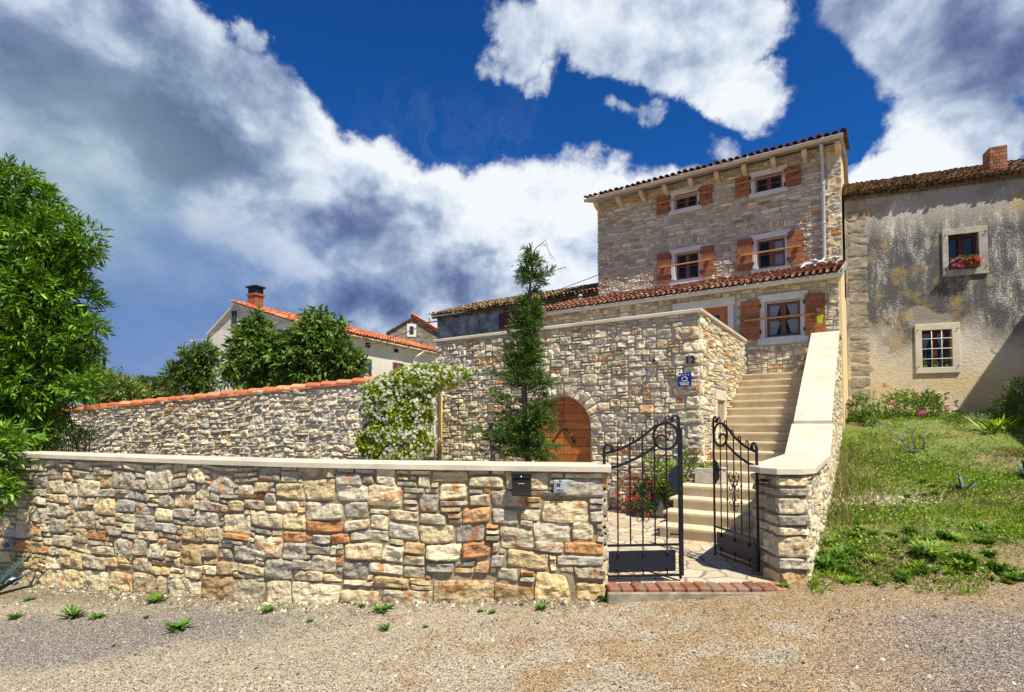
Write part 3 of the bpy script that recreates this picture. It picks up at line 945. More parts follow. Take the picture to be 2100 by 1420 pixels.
# brick threshold: a thing with a concrete kerb
th = thing('brick_threshold', (1.68, 4.95, 0), 'worn red brick threshold on a concrete kerb under the open iron gate', 'threshold')
kb = MB(); kb.bbox((.85, 4.83, -.1), (2.50, 4.862, .112), .012); kb.build('concrete_kerb', M_conc, th)
bt = tile_mat('threshold_brick', [(0, (.13, .05, .03)), (.4, (.28, .09, .05)), (.8, (.38, .15, .08)), (1, (.28, .17, .11))], .85, (.32, .24, .17))
bb = MB()
nb = 14
for i in range(nb):
    x0 = .87 + i * 1.62 / nb
    a = .07 * (g.rand() - .5)
    bb.bbox((x0 + .003, 4.865 + .008 * g.rand(), .0), (x0 + 1.62 / nb - .004, 5.075, COURT + .004 + .012 * g.rand()), .012, tint=(g.rand(), .75 + .45 * g.rand(), 0))
bb.build('brick_course', bt, th)
# ------------------------------------------------------------------ front garden wall
def cap_strip(mb, xs, y0, y1, z0, z1, cv, c=.012, joints=None):
    """coping slabs that follow a frame: a chamfered band cut into slabs"""
    for a, b in zip(xs[:-1], xs[1:]):
        n = max(2, int((b - a) / .25))
        X = np.linspace(a + .0015, b - .0015, n)
        prof = [(y0, z0), (y0, z1 - c), (y0 + c, z1), (y1 - c, z1), (y1, z1 - c), (y1, z0)]
        k = len(prof)
        V = [(x, py, pz) for x in X for py, pz in prof]
        Fq = [(i * k + j, (i + 1) * k + j, (i + 1) * k + (j + 1) % k, i * k + (j + 1) % k) for i in range(n - 1) for j in range(k)]
        mb.add(cv.W(V) if mb.fr is None else V, Fq + [tuple(range(k)), tuple(range((n - 1) * k, n * k))[::-1]], tint=(0, 1, 0))
gw = thing('garden_wall', (-2.1, 5.6, 0), 'low curved wall of warm rough squared stones with pale coping along the road', 'wall')
CAPB, CAPT = 1.175, 1.235
core = MB(CV)
X = np.linspace(0, FWL - .03, 60)
V = [(x, y, z) for x in X for y, z in ((.005, -1), (.005, CAPB), (.33, CAPB), (.33, -1))]
core.add(V, [(i * 4 + j, i * 4 + j + 1, i * 4 + 5 + j, i * 4 + 4 + j) for i in range(59) for j in range(3)] + [(236, 239, 238, 237), (0, 1, 2, 3)])
core.build('mortar', M_mort_w, gw)
def fw_warm(s, z, hv, area, r):
    if r.rand() < .06: return .80 + .18 * r.rand()
    if z < .12: return .45 + .35 * r.rand()
    return hv * .70
stn = MB(CV)
base_st = []
s = .4; r9 = np.random.RandomState(19)
def ground_at(s): p = CV.W([(s, -.05, 0)])[0]; return float(gz(p[0], p[1]))
while s < FWL - .3:
    w = .34 + .34 * r9.rand(); w = min(w, FWL - s - .01); zb0 = ground_at(s + w / 2) - .06
    base_st.append((s, zb0, w - .006, .20 + .13 * r9.rand(), None)); s += w
def fw_occ(s_, z_):
    for a, b, w, h, _ in base_st:
        if a - .02 <= s_ < a + w + .02 and z_ < b + h + .012: return True
    return z_ < ground_at(s_) - .1
rows = stones(stn, (.2, FWL), (-.72, CAPB - .004), .072, .058, SZ_FRONT, occ=fw_occ, gap=.0055, dep=(.014, .038), rough=.013, seed=11, warm=fw_warm,
       mot=(.35, .9), wob=.03, rnd=.06, jit=.24, extra=base_st)
stn.build('stonework', M_front, gw)
# right end of the wall, seen through the gate
er = MB(Fr((float(CV.W([(FWL, 0, 0)])[0][0]), float(CV.W([(FWL, 0, 0)])[0][1])), (.17, .985)))
stones(er, (0, .33), (-.1, CAPB - .004), .055, .05, [(3, 2, 3), (6, 3, 3), (6, 2, 3), (3, 3, 2)], gap=.007, dep=(.012, .02), rough=.007, seed=5)
er.build('stonework', M_front, gw)
cp = MB(CV)
cap_strip(cp, [.1, 1.5, 3.0, 4.35, 5.75, 7.0, 8.4, 9.75, FWL + .055], -.065, .36, CAPB, CAPT, CV)
cp.build('coping', M_cap, gw)

# mailbox and intercom on it
def fw_s(px):     # place along the wall that is seen in a photo column
    ks = np.linspace(0, FWL, 2000); P = CV.W(np.stack([ks, 0 * ks - .05, 0 * ks], 1))
    return float(ks[np.argmin(np.abs(P[:, 0] / P[:, 1] - (px - 1050) / F))])
def local_frame(s, z, d=0):
    p = CV.W([(s, d, 0)])[0]; q = CV.W([(s + .05, d, 0)])[0]
    return (p[0], p[1], z), math.atan2(q[1] - p[1], q[0] - p[0])
s1 = fw_s(1071)
loc, rz = local_frame(s1, .95, -.055)
mbx = thing('mailbox', loc, 'dark brown metal mailbox with slot and silver lock on the garden wall', 'mailbox', rz=rz)
k = LB(); k.bbox((-.088, -.075, 0), (.088, 0, .175), .006)
for i in range(5):
    a = np.linspace(0, 2 * math.pi, 13)[:-1]
    cx = -.064 + i * .032
    k.tube([(cx, -.074, .017), (cx, -.079, .017)], [.009, .0085], 12)
k.bbox((-.03, -.078, .112), (.03, -.074, .119), .001, mat=1)
k.build('box', [M_box, M_plas], mbx)
k = LB(); k.xprism([(-.092, .175), (.092, .175), (.092, .215), (-.092, .215)], -.08, 0)
k.bbox((-.092, -.092, .168), (.092, -.078, .186), .004); k.bbox((-.092, -.086, .186), (.092, -.02, .224), .008)
k.build('lid', M_box, mbx)
k = LB(); k.bbox((-.076, -.079, .150), (.076, -.076, .166), .002); k.build('letter_slot', M_dark, mbx)
k = LB(); k.tube([(0, -.075, .180), (0, -.096, .180)], .009, 14); k.build('lock', M_brass, mbx)
s2 = fw_s(1149)
loc, rz = local_frame(s2, .975, -.045)
ic = thing('intercom', loc, 'grey plastic door intercom panel right of the mailbox', 'intercom', rz=rz)
k = LB(); k.bbox((-.060, -.022, 0), (.060, .02, .12), .005); k.bbox((-.044, -.028, .012), (.044, -.021, .108), .004); k.build('housing', M_plas, ic)
k = LB(); k.bbox((-.034, -.031, .062), (.002, -.027, .094), .002); k.build('speaker_grille', M_plasd, ic)
k = LB(); k.bbox((-.034, -.031, .024), (.014, -.027, .036), .002); k.bbox((.020, -.032, .024), (.032, -.027, .036), .002); k.build('call_button', M_plasd, ic)
for zz in (.105, -.001): k = LB(); k.bbox((-.012, -.030, zz), (.012, -.020, zz + .014), .002); k.build('clip', M_plasd, ic)

# ------------------------------------------------------------------ staircase
STEP_T = [1.30, 1.60, 1.90, 2.20, 3.00, 3.28, 3.56, 3.85, 4.16, 4.48, 4.76, 5.03, 5.30, 5.58, 5.85, 6.12, 6.40]
RISE = .15
sc_ = thing('staircase', FR.P(-1.1, 1.3, COURT), 'broad flight of cream limestone steps climbing to the house between stone walls', 'stairs')
for i, t in enumerate(STEP_T):
    zt = COURT + RISE * (i + 1)
    wl = -1.86 if i < 4 else -1.745
    t1 = (STEP_T[i + 1] if i + 1 < len(STEP_T) else T_HOUSE) + .02
    k = MB(FR)
    if i == 3: k.bbox((-1.86, t - .03, zt - .035), (-.42, 3.08, zt), .006)
    elif i == 4: k.bbox((wl + .0, t - .03, zt - .035), (-.42, t1, zt), .006)
    else: k.bbox((wl - (.03 if i < 3 else 0), t - .03, zt - .035), (-.42, t1, zt), .006)
    k.box((wl + .02 if i < 4 else wl, t, zt - RISE + .001), (-.43, t + .04 if i < 16 else T_HOUSE, zt - .034))
    if i < 4: k.box((wl + .02, t + .04, zt - RISE + .001), (wl + .06, 3.08, zt - .034))
    k.build('step', M_step, sc_)

# ------------------------------------------------------------------ stair wall with its pier and sloping caps
sw = thing('stair_wall', FR.P(-.2, 0, 0), 'pale stone wall climbing beside the stairs, faceted pier at its road end', 'wall')
def cap_top(t): return float(np.interp(t, [0, 2.55, 3.40, 3.401, 6.75, 9], [1.20, 1.20, 1.62, 1.68, 3.50, 3.50]))
tt = np.linspace(.2, 7.6, 60)
k = MB(FR)
W_ = .43
base = [(0, t, -.3) for t in tt]
topz = [cap_top(t) - .06 for t in tt]
V = []
for t, z in zip(tt, topz): V += [(-.012, t, -.5), (-.012, t, z), (-W_, t, z), (-W_, t, -.5)]
k.add(V, [(i * 4 + j, i * 4 + 4 + j, i * 4 + 5 + j, i * 4 + j + 1) for i in range(59) for j in range(3)] + [(0, 1, 2, 3), (236, 239, 238, 237)])
k.build('mortar', M_mort_p, sw)
# outer face: frame whose x runs away from the camera
b_ = FR.b
PO_out = Fr((L0[0], L0[1]), (b_[0], b_[1]))
# y of this frame points to the left (into the wall)
k = MB(PO_out)
stones(k, (0, 7.55), (-.05, 3.5), .055, .045, SZ_TERR, occ=lambda s, z: z > cap_top(s) - .075 or z < float(gz(*(L0 + b_ * s + np.array([.3, 0])))) - .35,
       gap=.009, dep=(.012, .035), rough=.010, seed=21, warm=orange_some(.07), mot=(.2, .7))
k.build('stonework', M_terr, sw)
# pier front and its face towards the gate
pF = Fr((2.51, 5.055), (1, .03))
k = MB(pF)
k.box((.005, .005, -.3), (.27, .3, 1.13), mat=1)
crs = [(-.05, .30), (.25, .12), (.37, .20), (.57, .09), (.66, .11), (.77, .16), (.93, .09), (1.02, .105)]
NO = lambda s, z: True
stones(k, (0, .05), (0, .05), .05, .05, [(1, 1, 1)], occ=NO, gap=.006, dep=(.03, .045), rough=.018, seed=31, warm=lambda s, z, h, a, r: .80 if z < .25 else h * .6, mot=(.2, .4), wob=0, jit=.12, rnd=.04, extra=[(-.03, a, .305, h, None) for a, h in crs])
pL = Fr((2.505, 5.50), (.02, -.43))
k2 = MB(pL)
stones(k2, (0, .05), (0, .05), .05, .05, [(1, 1, 1)], occ=NO, gap=.006, dep=(.03, .045), rough=.016, seed=33, warm=lambda s, z, h, a, r: .80 if z < .25 else h * .6, mot=(.1, .6), wob=0, jit=.12, rnd=.04,
       extra=sum([[(-.04, a, .20 + .07 * (i % 2), h, None), (.16 + .07 * (i % 2), a, .30 - .07 * (i % 2), h, None)] for i, (a, h) in enumerate(crs)], []))
k.build('pier_stonework', [M_front, M_mort_w], sw); k2.build('pier_stonework', M_front, sw)
# inner face towards the steps (render)
k = MB(Fr(FR.W([(-W_, 7.6, 0)])[0], (-b_[0], -b_[1])))
stones(k, (0, 7.0), (.1, 3.5), .06, .05, SZ_TERR, occ=lambda s, z: z > cap_top(7.6 - s) - .09, gap=.009, dep=(.006, .012), rough=.006, seed=35)
k.build('stonework', M_terr, sw)
# caps
def slab(mb, pts, th=.06, c=.008, **kw):
    """pts: four/more (x,t,ztop) corners counter-clockwise"""
    n = len(pts); P = np.array(pts, float); ctr = P[:, :2].mean(0)
    inn = P.copy(); d = inn[:, :2] - ctr; inn[:, :2] -= d / np.linalg.norm(d, axis=1)[:, None] * c * 1.4
    mid = P.copy(); mid[:, 2] -= c; bot = P.copy(); bot[:, 2] -= th
    V = np.concatenate([inn, mid, bot])
    Fq = [tuple(range(n)), tuple(range(2 * n, 3 * n))[::-1]] + [(j, n + j, n + (j + 1) % n, (j + 1) % n) for j in range(n)] + [(n + j, 2 * n + j, 2 * n + (j + 1) % n, n + (j + 1) % n) for j in range(n)]
    mb.add(V, Fq, **kw)
k = MB(FR)
# level pier slab with cut corners
def fx(x, y):     # world -> frame
    d = np.array([x, y]) - L0; return (float(d @ FR.r), float(d @ FR.b))
pier = [(2.46, 5.00), (2.70, 4.99), (2.90, 5.13)]
P3 = [(*fx(*p), 1.205) for p in pier] + [(.055, 2.55, 1.205), (-W_ - .06, 2.55, 1.205), (*fx(2.36, 5.36), 1.205), (*fx(2.36, 5.12), 1.205)]
slab(k, P3)
k.build('cap_slab', M_cap, sw)
k = MB(FR); slab(k, [(-W_ - .06, 2.553, 1.207), (.055, 2.553, 1.207), (.055, 3.42, 1.63), (-W_ - .06, 3.42, 1.63)]); k.build('cap_slab', M_cap, sw)
for a, b2 in ((3.40, 5.10), (5.103, 6.72)):
    k = MB(FR); slab(k, [(-W_ - .03, a, cap_top(a + .002)), (.035, a, cap_top(a + .002)), (.035, b2, cap_top(b2)), (-W_ - .03, b2, cap_top(b2))], .075); k.build('cap_slab', M_cap, sw)
k = MB(FR); slab(k, [(-W_ - .03, 6.723, 3.49), (.05, 6.723, 3.49), (.05, 7.58, 3.49), (-W_ - .03, 7.58, 3.49)], .07); k.build('cap_slab', M_cap, sw)

# ------------------------------------------------------------------ terrace block with the arched door
TX0, TX1, TZ = -7.40, -1.75, 3.42
AX, AW, ASP = 0, .60, 1.50   # arch: centre, half width, spring height (set below)
sA = PT.uv(1093, 900)[0]; sB = PT.uv(1211, 900)[0]
AX = (sA + sB) / 2; AW = (sB - sA) / 2
zap = PT.uv(1152, 813)[1]; ASP = zap - AW
tr = thing('terrace_building', PT.P(TX1 - 2, .5, 0), 'tall pale stone terrace block with an arched doorway and number 12', 'building')
def in_arch(s, z, m=0):
    if abs(s - AX) > AW + m: return False
    return z < ASP or (s - AX) ** 2 + (z - ASP) ** 2 < (AW + m) ** 2
# walls behind the stones (mortar), with the door opening
k = MB(PT)
k.box((TX0, 0.012, -.2), (AX - AW, .45, TZ)); k.box((AX + AW, 0.012, -.2), (TX1 - .012, .45, TZ)); 
n = 18
arc = [(AX + AW * math.cos(a), ASP + AW * math.sin(a)) for a in np.linspace(0, math.pi, n)]
for (x0, z0), (x1, z1) in zip(arc[:-1], arc[1:]):
    k.xprism([(x1, z1), (x0, z0), (x0, TZ), (x1, TZ)], .0125, .45)
k.box((TX1 - .45, .45, -.2), (TX1 - .012, 3.72, TZ)); k.box((TX0, .45, -.2), (TX0 + .4, 4.5, TZ))
k.box((TX0 + .4, .46, 2.5), (TX1 - .45, 4.5, 2.62))
k.build('mortar', M_mort_g, tr)
k = MB(PT)
vous = []
NV = 17
for i in range(NV):
    a0, a1 = math.pi * i / NV, math.pi * (i + 1) / NV
    r0, r1 = AW + .004, AW + .24 + .05 * rs.rand()
    P_ = lambda r, a: (AX + r * math.cos(a), ASP + r * math.sin(a))
    vous.append((0, 0, r0 * math.pi / NV, r1 - r0, [P_(r0, a0), P_(r1, a0), P_(r1, a1), P_(r0, a1)]))
quoin = []
z = 0.0; i = 0
while z < TZ - .1:
    h = .17 + .13 * rs.rand(); h = min(h, TZ - z)
    w = .30 + .22 * rs.rand() if i % 2 else .20 + .1 * rs.rand()
    quoin.append((TX1 - w, z, w - .004, h, i % 2)); z += h; i += 1
def t_occ(s, z):
    if in_arch(s, z, .25) and z > ASP - .03: return True
    if in_arch(s, z, .02): return True
    for (a, b, w, h, _) in quoin:
        if s > a - .02 and b <= z <= b + h: return True
    return False
stones(k, (TX0, TX1), (0, TZ - .003), .064, .052, SZ_TERR, occ=t_occ, gap=.006, dep=(.008, .034), rough=.015, seed=41, warm=orange_some(.075),
       mot=(.3, .9), extra=[(a, b, w, h, None) for a, b, w, h, _ in quoin] + vous, wob=.012, rnd=.12)
k.build('stonework', M_terr, tr)
pR = Fr(FR.W([(TX1, T_TERR, 0)])[0], (b_[0], b_[1]))
k = MB(pR)
slit = (pR.uv(1468, 850)[0], pR.uv(1483, 850)[0]); slz = (pR.uv(1475, 872)[1], pR.uv(1475, 824)[1])
def r_occ(s, z):
    i = int(np.clip(np.searchsorted(STEP_T, s + T_TERR + .1), 0, 17))
    if z < COURT + RISE * i - .15: return True
    if slit[0] - .12 < s < slit[1] + .14 and slz[0] < z < slz[1] + .22: return True
    return any(s < (.30 if q == 0 else .18) and b <= z <= b + h for (a, b, w, h, q) in quoin)
stones(k, (0, 3.70), (.3, TZ - .003), .06, .046, SZ_FLAT + [(3, 3, 2)], occ=r_occ, gap=.006, dep=(.008, .030), rough=.012, seed=43, warm=orange_some(.08),
       mot=(.2, .8), extra=[(0.0, b, (.32 if q == 0 else .2), h, None) for a, b, w, h, q in quoin if b > .5])
k.build('stonework', M_terr, tr)
k = MB(pR)   # slit window: three dressed stones and the dark slot
k.bbox((slit[0] - .10, -.035, slz[0] - .25), (slit[0], .10, slz[1] + .02), .01); k.bbox((slit[1], -.035, slz[0] - .25), (slit[1] + .12, .10, slz[1] + .02), .01)
k.bbox((slit[0] - .10, -.045, slz[1] + .022), (slit[1] + .12, .10, slz[1] + .20), .01)
k.bbox((slit[0] + .001, .0, slz[0] - .25), (slit[1] - .001, .02, slz[1] + .02), .002, mat=1)
k.build('slit_window', [M_cap, M_conc], tr)
k = MB(PT); CT0, CT1 = TZ, TZ + .065
k.bbox((TX0 - .06, -.055, CT0), (TX0 + 1.9, .36, CT1), .012); k.bbox((TX0 + 1.903, -.055, CT0), (TX0 + 3.8, .36, CT1), .012); k.bbox((TX0 + 3.803, -.055, CT0), (TX1 + .055, .36, CT1), .012)
k.build('coping', M_cap, tr)
k = MB(PT); k.bbox((TX1 - .36, .363, CT0), (TX1 + .055, 2.0, CT1 - .001), .012); k.bbox((TX1 - .36, 2.003, CT0), (TX1 + .055, 3.74, CT1 - .001), .012)
k.build('coping', M_cap, tr)
# arched wooden door, two leaves
dr_ = MB(PT)
n = 14
fo = [(AX + (AW - .0) * math.cos(a), ASP + (AW - .0) * math.sin(a)) for a in np.linspace(0, math.pi, n)]
fi = [(AX + (AW - .055) * math.cos(a), ASP + (AW - .055) * math.sin(a)) for a in np.linspace(0, math.pi, n)]
for i in range(n - 1): dr_.xprism([fi[i], fo[i], fo[i + 1], fi[i + 1]], .10, .20, tint=(.3, .8, 0))
for sd in (-1, 1): dr_.box((AX + sd * (AW - .055), .10, COURT), (AX + sd * AW, .20, ASP), tint=(.3, .8, 0))
dframe = dr_.build('door_frame', M_door, tr)
for sd in (-1, 1):
    k = MB(PT)
    rr = AW - .06
    zb = COURT; i = 0
    top = ASP + rr
    while zb < top - .01:
        zt = min(zb + .155, top)
        def half(zz): return rr if zz <= ASP else math.sqrt(max(0, rr * rr - (zz - ASP) ** 2))
        pts_o = [(AX + sd * half(q), q) for q in np.linspace(zb + .004, zt - .004, 5)]
        poly = [(AX + sd * .006, zb + .004)] + pts_o + [(AX + sd * .006, zt - .004)]
        if sd < 0: poly = poly[::-1]
        k.xprism(poly, .125 + .004 * rs.rand(), .165, tint=(rs.rand(), .65 + .6 * rs.rand(), 0)); zb = zt; i += 1
    dl_ = k.build('door_leaf', M_door, tr)
    k = MB(PT)   # strap ornament: slanting forged bar with diamond ends
    x0 = AX + sd * .06; x1 = AX + sd * .22
    za, zb_ = ASP - .02, ASP - .24
    if sd < 0: pass
    def dia(x, z, r): k.xprism([(x - r, z), (x, z - r), (x + r, z), (x, z + r)], .105, .118)
    k.tube([(x0, .110, za), (x1, .110, zb_)], .010, 6); dia(x0, za, .035); dia(x1, zb_, .035)
    k.build('forged_handle', M_black, dl_)
k = MB(PT); k.bbox((AX + .03, .11, COURT + .62), (AX + .065, .125, COURT + .76), .004); k.tube([(AX + .047, .12, COURT + .72), (AX + .047, .07, COURT + .72), (AX + .12, .07, COURT + .72)], .009, 8)
k.build('door_handle', M_black, tr)

# writing: number and plaque
def text_obj(name, body, fr, x, z, size, mat, parent, y=-.03, bold=.0, ext=.003, al='CENTER', label=None):
    cu = bpy.data.curves.new(name, 'FONT'); cu.body = body; cu.size = size; cu.extrude = ext; cu.offset = bold; cu.align_x = al
    to = bpy.data.objects.new(name + '_tmp', cu); scene.collection.objects.link(to)
    dg = bpy.context.evaluated_depsgraph_get()
    me = bpy.data.meshes.new_from_object(to.evaluated_get(dg))
    bpy.data.objects.remove(to)
    M = Matrix(((fr.r[0], 0, -fr.b[0], 0), (fr.r[1], 0, -fr.b[1], 0), (0, 1, 0, 0), (0, 0, 0, 1)))
    me.transform(M); me.transform(Matrix.Translation(fr.P(x, y, z)))
    me.materials.clear(); me.materials.append(mat)
    o = bpy.data.objects.new(name, me); scene.collection.objects.link(o)
    if parent is not None:
        o.parent = parent; o.matrix_parent_inverse = parent.matrix_basis.inverted()
    return o
sN, zN = PT.uv(1417, 746)
hn = text_obj('house_number', '12', PT, sN, zN, .165, simple('number_iron', (.02, .03, .045), None, 3, .5), None, y=-.050, bold=.007, ext=.008)
tag(hn, 'dark iron house number 12 on the terrace corner above the blue plaque', 'house number')
(sa, za), (sb, zb) = PT.uv(1392.5, 793), PT.uv(1419, 765)
cx, cz = (sa + sb) / 2, (za + zb) / 2; hw, hh = (sb - sa) / 2, (zb - za) / 2
pq = thing('holiday_plaque', PT.P(cx, -.04, za), 'square dark blue plaque with four stars, a house symbol and white lettering', 'sign')
M_pb = simple('plaque_blue', (.006, .018, .22), None, 3, .35, spec=.5); M_pw = simple('plaque_white', (.85, .87, .9), None, 3, .5)
k = MB(PT); k.bbox((sa, -.052, za), (sb, -.030, zb), .003); k.build('plate', M_pb, pq)
k = MB(PT)
for i in range(4):
    c_ = cx + (i - 1.5) * hw * .40; zc = cz + hh * .70
    st5 = [(c_ + (.014 if q % 2 == 0 else .006) * math.sin(q * math.pi / 5), zc + (.014 if q % 2 == 0 else .006) * math.cos(q * math.pi / 5)) for q in range(10)]
    k.xprism(st5[::-1], -.0545, -.0515)
pts = [(cx - .042, cz - .018), (cx - .042, cz + .018), (cx - .020, cz + .040), (cx + .020, cz + .040), (cx + .042, cz + .018), (cx + .042, cz - .018), (cx - .042, cz - .018)]
for p, q in zip(pts[:-1], pts[1:]): k.tube([(p[0], -.053, p[1]), (q[0], -.053, q[1])], .0045, 5)
k.build('house_symbol', M_pw, pq)
text_obj('lettering', 'KUĆA ZA', PT, cx, cz - hh * .58, .036, M_pw, pq, y=-.053, bold=.0006, ext=.001)
text_obj('lettering', 'ODMOR', PT, cx, cz - hh * .86, .036, M_pw, pq, y=-.053, bold=.0006, ext=.001)
# small camera / lamp left of the number
s_, z_ = PT.uv(1349, 740)
cmo = thing('wall_spotlight', PT.P(s_, -.03, z_), 'small grey round spotlight projecting from the terrace wall near the number', 'lamp')
k = MB(PT); k.tube([(s_ + .03, .02, z_ + .0), (s_, -.06, z_)], .016, 10); k.build('arm', M_pipe, cmo)
k = MB(PT); k.tube([(s_ + .02, -.04, z_), (s_ - .01, -.15, z_ - .01)], [.034, .030], 14); k.build('head', M_pipe, cmo)
k = MB(PT); k.tube([(s_ - .0098, -.149, z_ - .0098), (s_ - .012, -.156, z_ - .0105)], .026, 14); k.build('lens', M_dark, cmo)
# scroll bracket left of the arch
s_, z_ = PT.uv(1110, 758)
sb_ = MB(PT)
for cxx, sg in ((-.05, 1), (.05, -1)):
    a = np.linspace(0, 4.6 * math.pi / 2, 26)
    sb_.tube([(s_ + cxx + sg * (.055 - .0035 * i) * math.cos(q + 1), -.08, z_ + (.055 - .0035 * i * .6) * math.sin(q + 1)) for i, q in enumerate(a * .62)], .007, 6)
sb_.tube([(s_ - .05, -.08, z_), (s_ + .15, -.08, z_ + .01)], .008, 6); sb_.tube([(s_, -.08, z_), (s_, .0, z_)], .008, 6)
tag(sb_.build('wall_hook', M_pipe), 'grey wrought metal double scroll hook on the terrace wall behind the cypress', 'hook')
# ------------------------------------------------------------------ the stone house
HX1 = 0.02
house = thing('stone_house', PH.P(-3, 2, 0), 'tall grey rubble stone house with red brown shutters and a tiled lean to', 'house')
lz = lambda x, y, p=PH, d=0: p.uv(x, y, d)
def win_rect(p, tl, br):
    (a, b), (c, d) = p.uv(*tl), p.uv(*br)
    return a, c, d, b           # x0 x1 z0 z1
Z3 = lambda x, y: (1200 + x / 3.0875, 260 + y / 3.0875)
def avg_rect(p, TL, TR, BR, BL):
    q = [p.uv(*Z3(*c)) for c in (TL, TR, BR, BL)]
    return (q[0][0] + q[3][0]) / 2, (q[1][0] + q[2][0]) / 2, (q[2][1] + q[3][1]) / 2, (q[0][1] + q[1][1]) / 2
WINS = [
 (PW, avg_rect(PW, (530, 412), (740, 368), (745, 522), (530, 568)), avg_rect(PW, (565, 443), (710, 405), (712, 500), (568, 532)), 'upper', 0),
 (PW, avg_rect(PW, (1035, 298), (1280, 240), (1287, 410), (1038, 460)), avg_rect(PW, (1073, 325), (1250, 284), (1252, 387), (1076, 424)), 'upper', 0),
 (PW, avg_rect(PW, (535, 783), (745, 747), (752, 975), (537, 1010)), avg_rect(PW, (568, 806), (720, 782), (724, 955), (573, 976)), 'mid', 0),
 (PW, avg_rect(PW, (1048, 690), (1297, 650), (1307, 895), (1052, 937)), avg_rect(PW, (1085, 716), (1268, 692), (1273, 880), (1090, 906)), 'mid', 0),
 (PH, avg_rect(PH, (1088, 1073), (1408, 1035), (1420, 1360), (1095, 1385)), avg_rect(PH, (1135, 1110), (1365, 1090), (1372, 1320), (1145, 1340)), 'low', 1),
]
TWX1 = PW.uv(1727, 450)[0]; TWX0 = PW.uv(1226, 520)[0]
EAVE_T = (PW.uv(1226, 412, -.45)[1] + PW.uv(1724, 283, -.45)[1]) / 2
GUT_H = (PH.uv(1600, 583, -.32)[1] + PH.uv(1250, 623, -.32)[1]) / 2
HX0 = PH.uv(1112, 640)[0]
print('tower', TWX0, TWX1, 'eave', EAVE_T, 'gutter', GUT_H, 'hx', HX0)
def wall_with_holes(mb, fr, x0, x1, z0, z1, holes, y0=.012, y1=.35, **kw):
    xs = sorted({x0, x1, *[h[0] for h in holes], *[h[1] for h in holes]}); 
    for a, b in zip(xs[:-1], xs[1:]):
        hs = sorted([h for h in holes if h[0] < (a + b) / 2 < h[1]], key=lambda h: h[2])
        z = z0
        for h in hs: mb.box((a, y0, z), (b, y1, h[2]), **kw); z = h[3]
        mb.box((a, y0, z), (b, y1, z1), **kw)
# door on the house, mostly behind the terrace coping
dq = avg_rect(PH, (765, 1150), (903, 1133), (905, 1245), (790, 1250))
DX1 = dq[1]; DX0 = DX1 - 1.0; DZ1 = PH.uv(*Z3(850, 1140))[1]; DZ0 = COURT + 17 * RISE
door_hole = (DX0, DX1, DZ0, DZ1)
tower_holes = [w[2] for w in WINS[:4]]
k = MB(PW)
wall_with_holes(k, PW, TWX0 + .012, TWX1 - .012, 2.5, EAVE_T + .12, tower_holes)
k.build('tower_mortar', M_mort_g, house)
k = MB(PH)
wall_with_holes(k, PH, HX0, HX1 - .012, 0, GUT_H + .03, [WINS[4][2], door_hole])
k.build('lower_mortar', M_mort_g, house)
def surr_occ(p, extra=()):
    rc = [w[1] for w in WINS if w[0] is p] + list(extra)
    def f(s, z): return any(a - .01 < s < b + .01 and c - .01 < z < d + .01 for a, b, c, d in rc)
    return f
# relieving arches over the middle windows
vs = []
for w in WINS[2:4]:
    a, b, c, d = w[1]; cx = (a + b) / 2; Lh = (b - a) * .58; R0 = 2.0
    zc = d + .10 - R0
    N = 13
    am = math.asin(Lh / R0)
    for i in range(N):
        t0, t1 = -am + 2 * am * i / N, -am + 2 * am * (i + 1) / N
        P_ = lambda r, t: (cx + r * math.sin(t), zc + r * math.cos(t))
        vs.append((0, 0, .09, .20, [P_(R0, t0), P_(R0, t1), P_(R0 + .20, t1), P_(R0 + .20, t0)]))
def tower_occ(s, z):
    if surr_occ(PW)(s, z): return True
    for w in WINS[2:4]:
        a, b, c, d = w[1]; cx = (a + b) / 2
        rr = math.hypot(s - cx, z - (d + .10 - 2.0))
        if abs(s - cx) < (b - a) * .60 and 1.99 < rr < 2.21: return True
    return s > TWX1 - .02
tq = []; z = 4.6; i = 0
while z < EAVE_T:
    h = .16 + .10 * rs.rand(); w = .40 if i % 2 else .24
    tq.append((TWX1 - w, z, w, h)); z += h; i += 1
def tower_occ2(s, z): return tower_occ(s, z) or any(s > a - .01 and b <= z <= b + h for a, b, w, h in tq)
k = MB(PW)
stones(k, (TWX0, TWX1), (4.4, EAVE_T + .08), .066, .044, SZ_FLAT, occ=tower_occ2, gap=.007, dep=(.006, .028), rough=.013, seed=51, warm=orange_some(.055), mot=(.25, .8),
       extra=[(a, b, w, h, None) for a, b, w, h in tq] + vs, wob=.02, rnd=.14)
k.build('tower_stonework', M_tower, house)
sl = MB(Fr(PW.W([(TWX0, 3, 0)])[0], (-b_[0], -b_[1])))   # short return on the left flank
stones(sl, (0, 3), (5.0, EAVE_T + .05), .07, .05, SZ_FLAT, gap=.007, dep=(.01, .02), seed=53)
sl.build('tower_stonework', M_tower, house)
lintel = (DX0 - .3, DX1 + .17, DZ1, DZ1 + .20)
k = MB(PH)
stones(k, (HX0, HX1), (2.5, GUT_H + .02), .06, .046, SZ_TERR, occ=surr_occ(PH, [(DX0 - .15, DX1 + .15, DZ0, DZ1), lintel]), gap=.007, dep=(.006, .024), rough=.009, seed=55, warm=orange_some(.11), mot=(.35, .9), rnd=.16)
k.build('lower_stonework', M_terr, house)
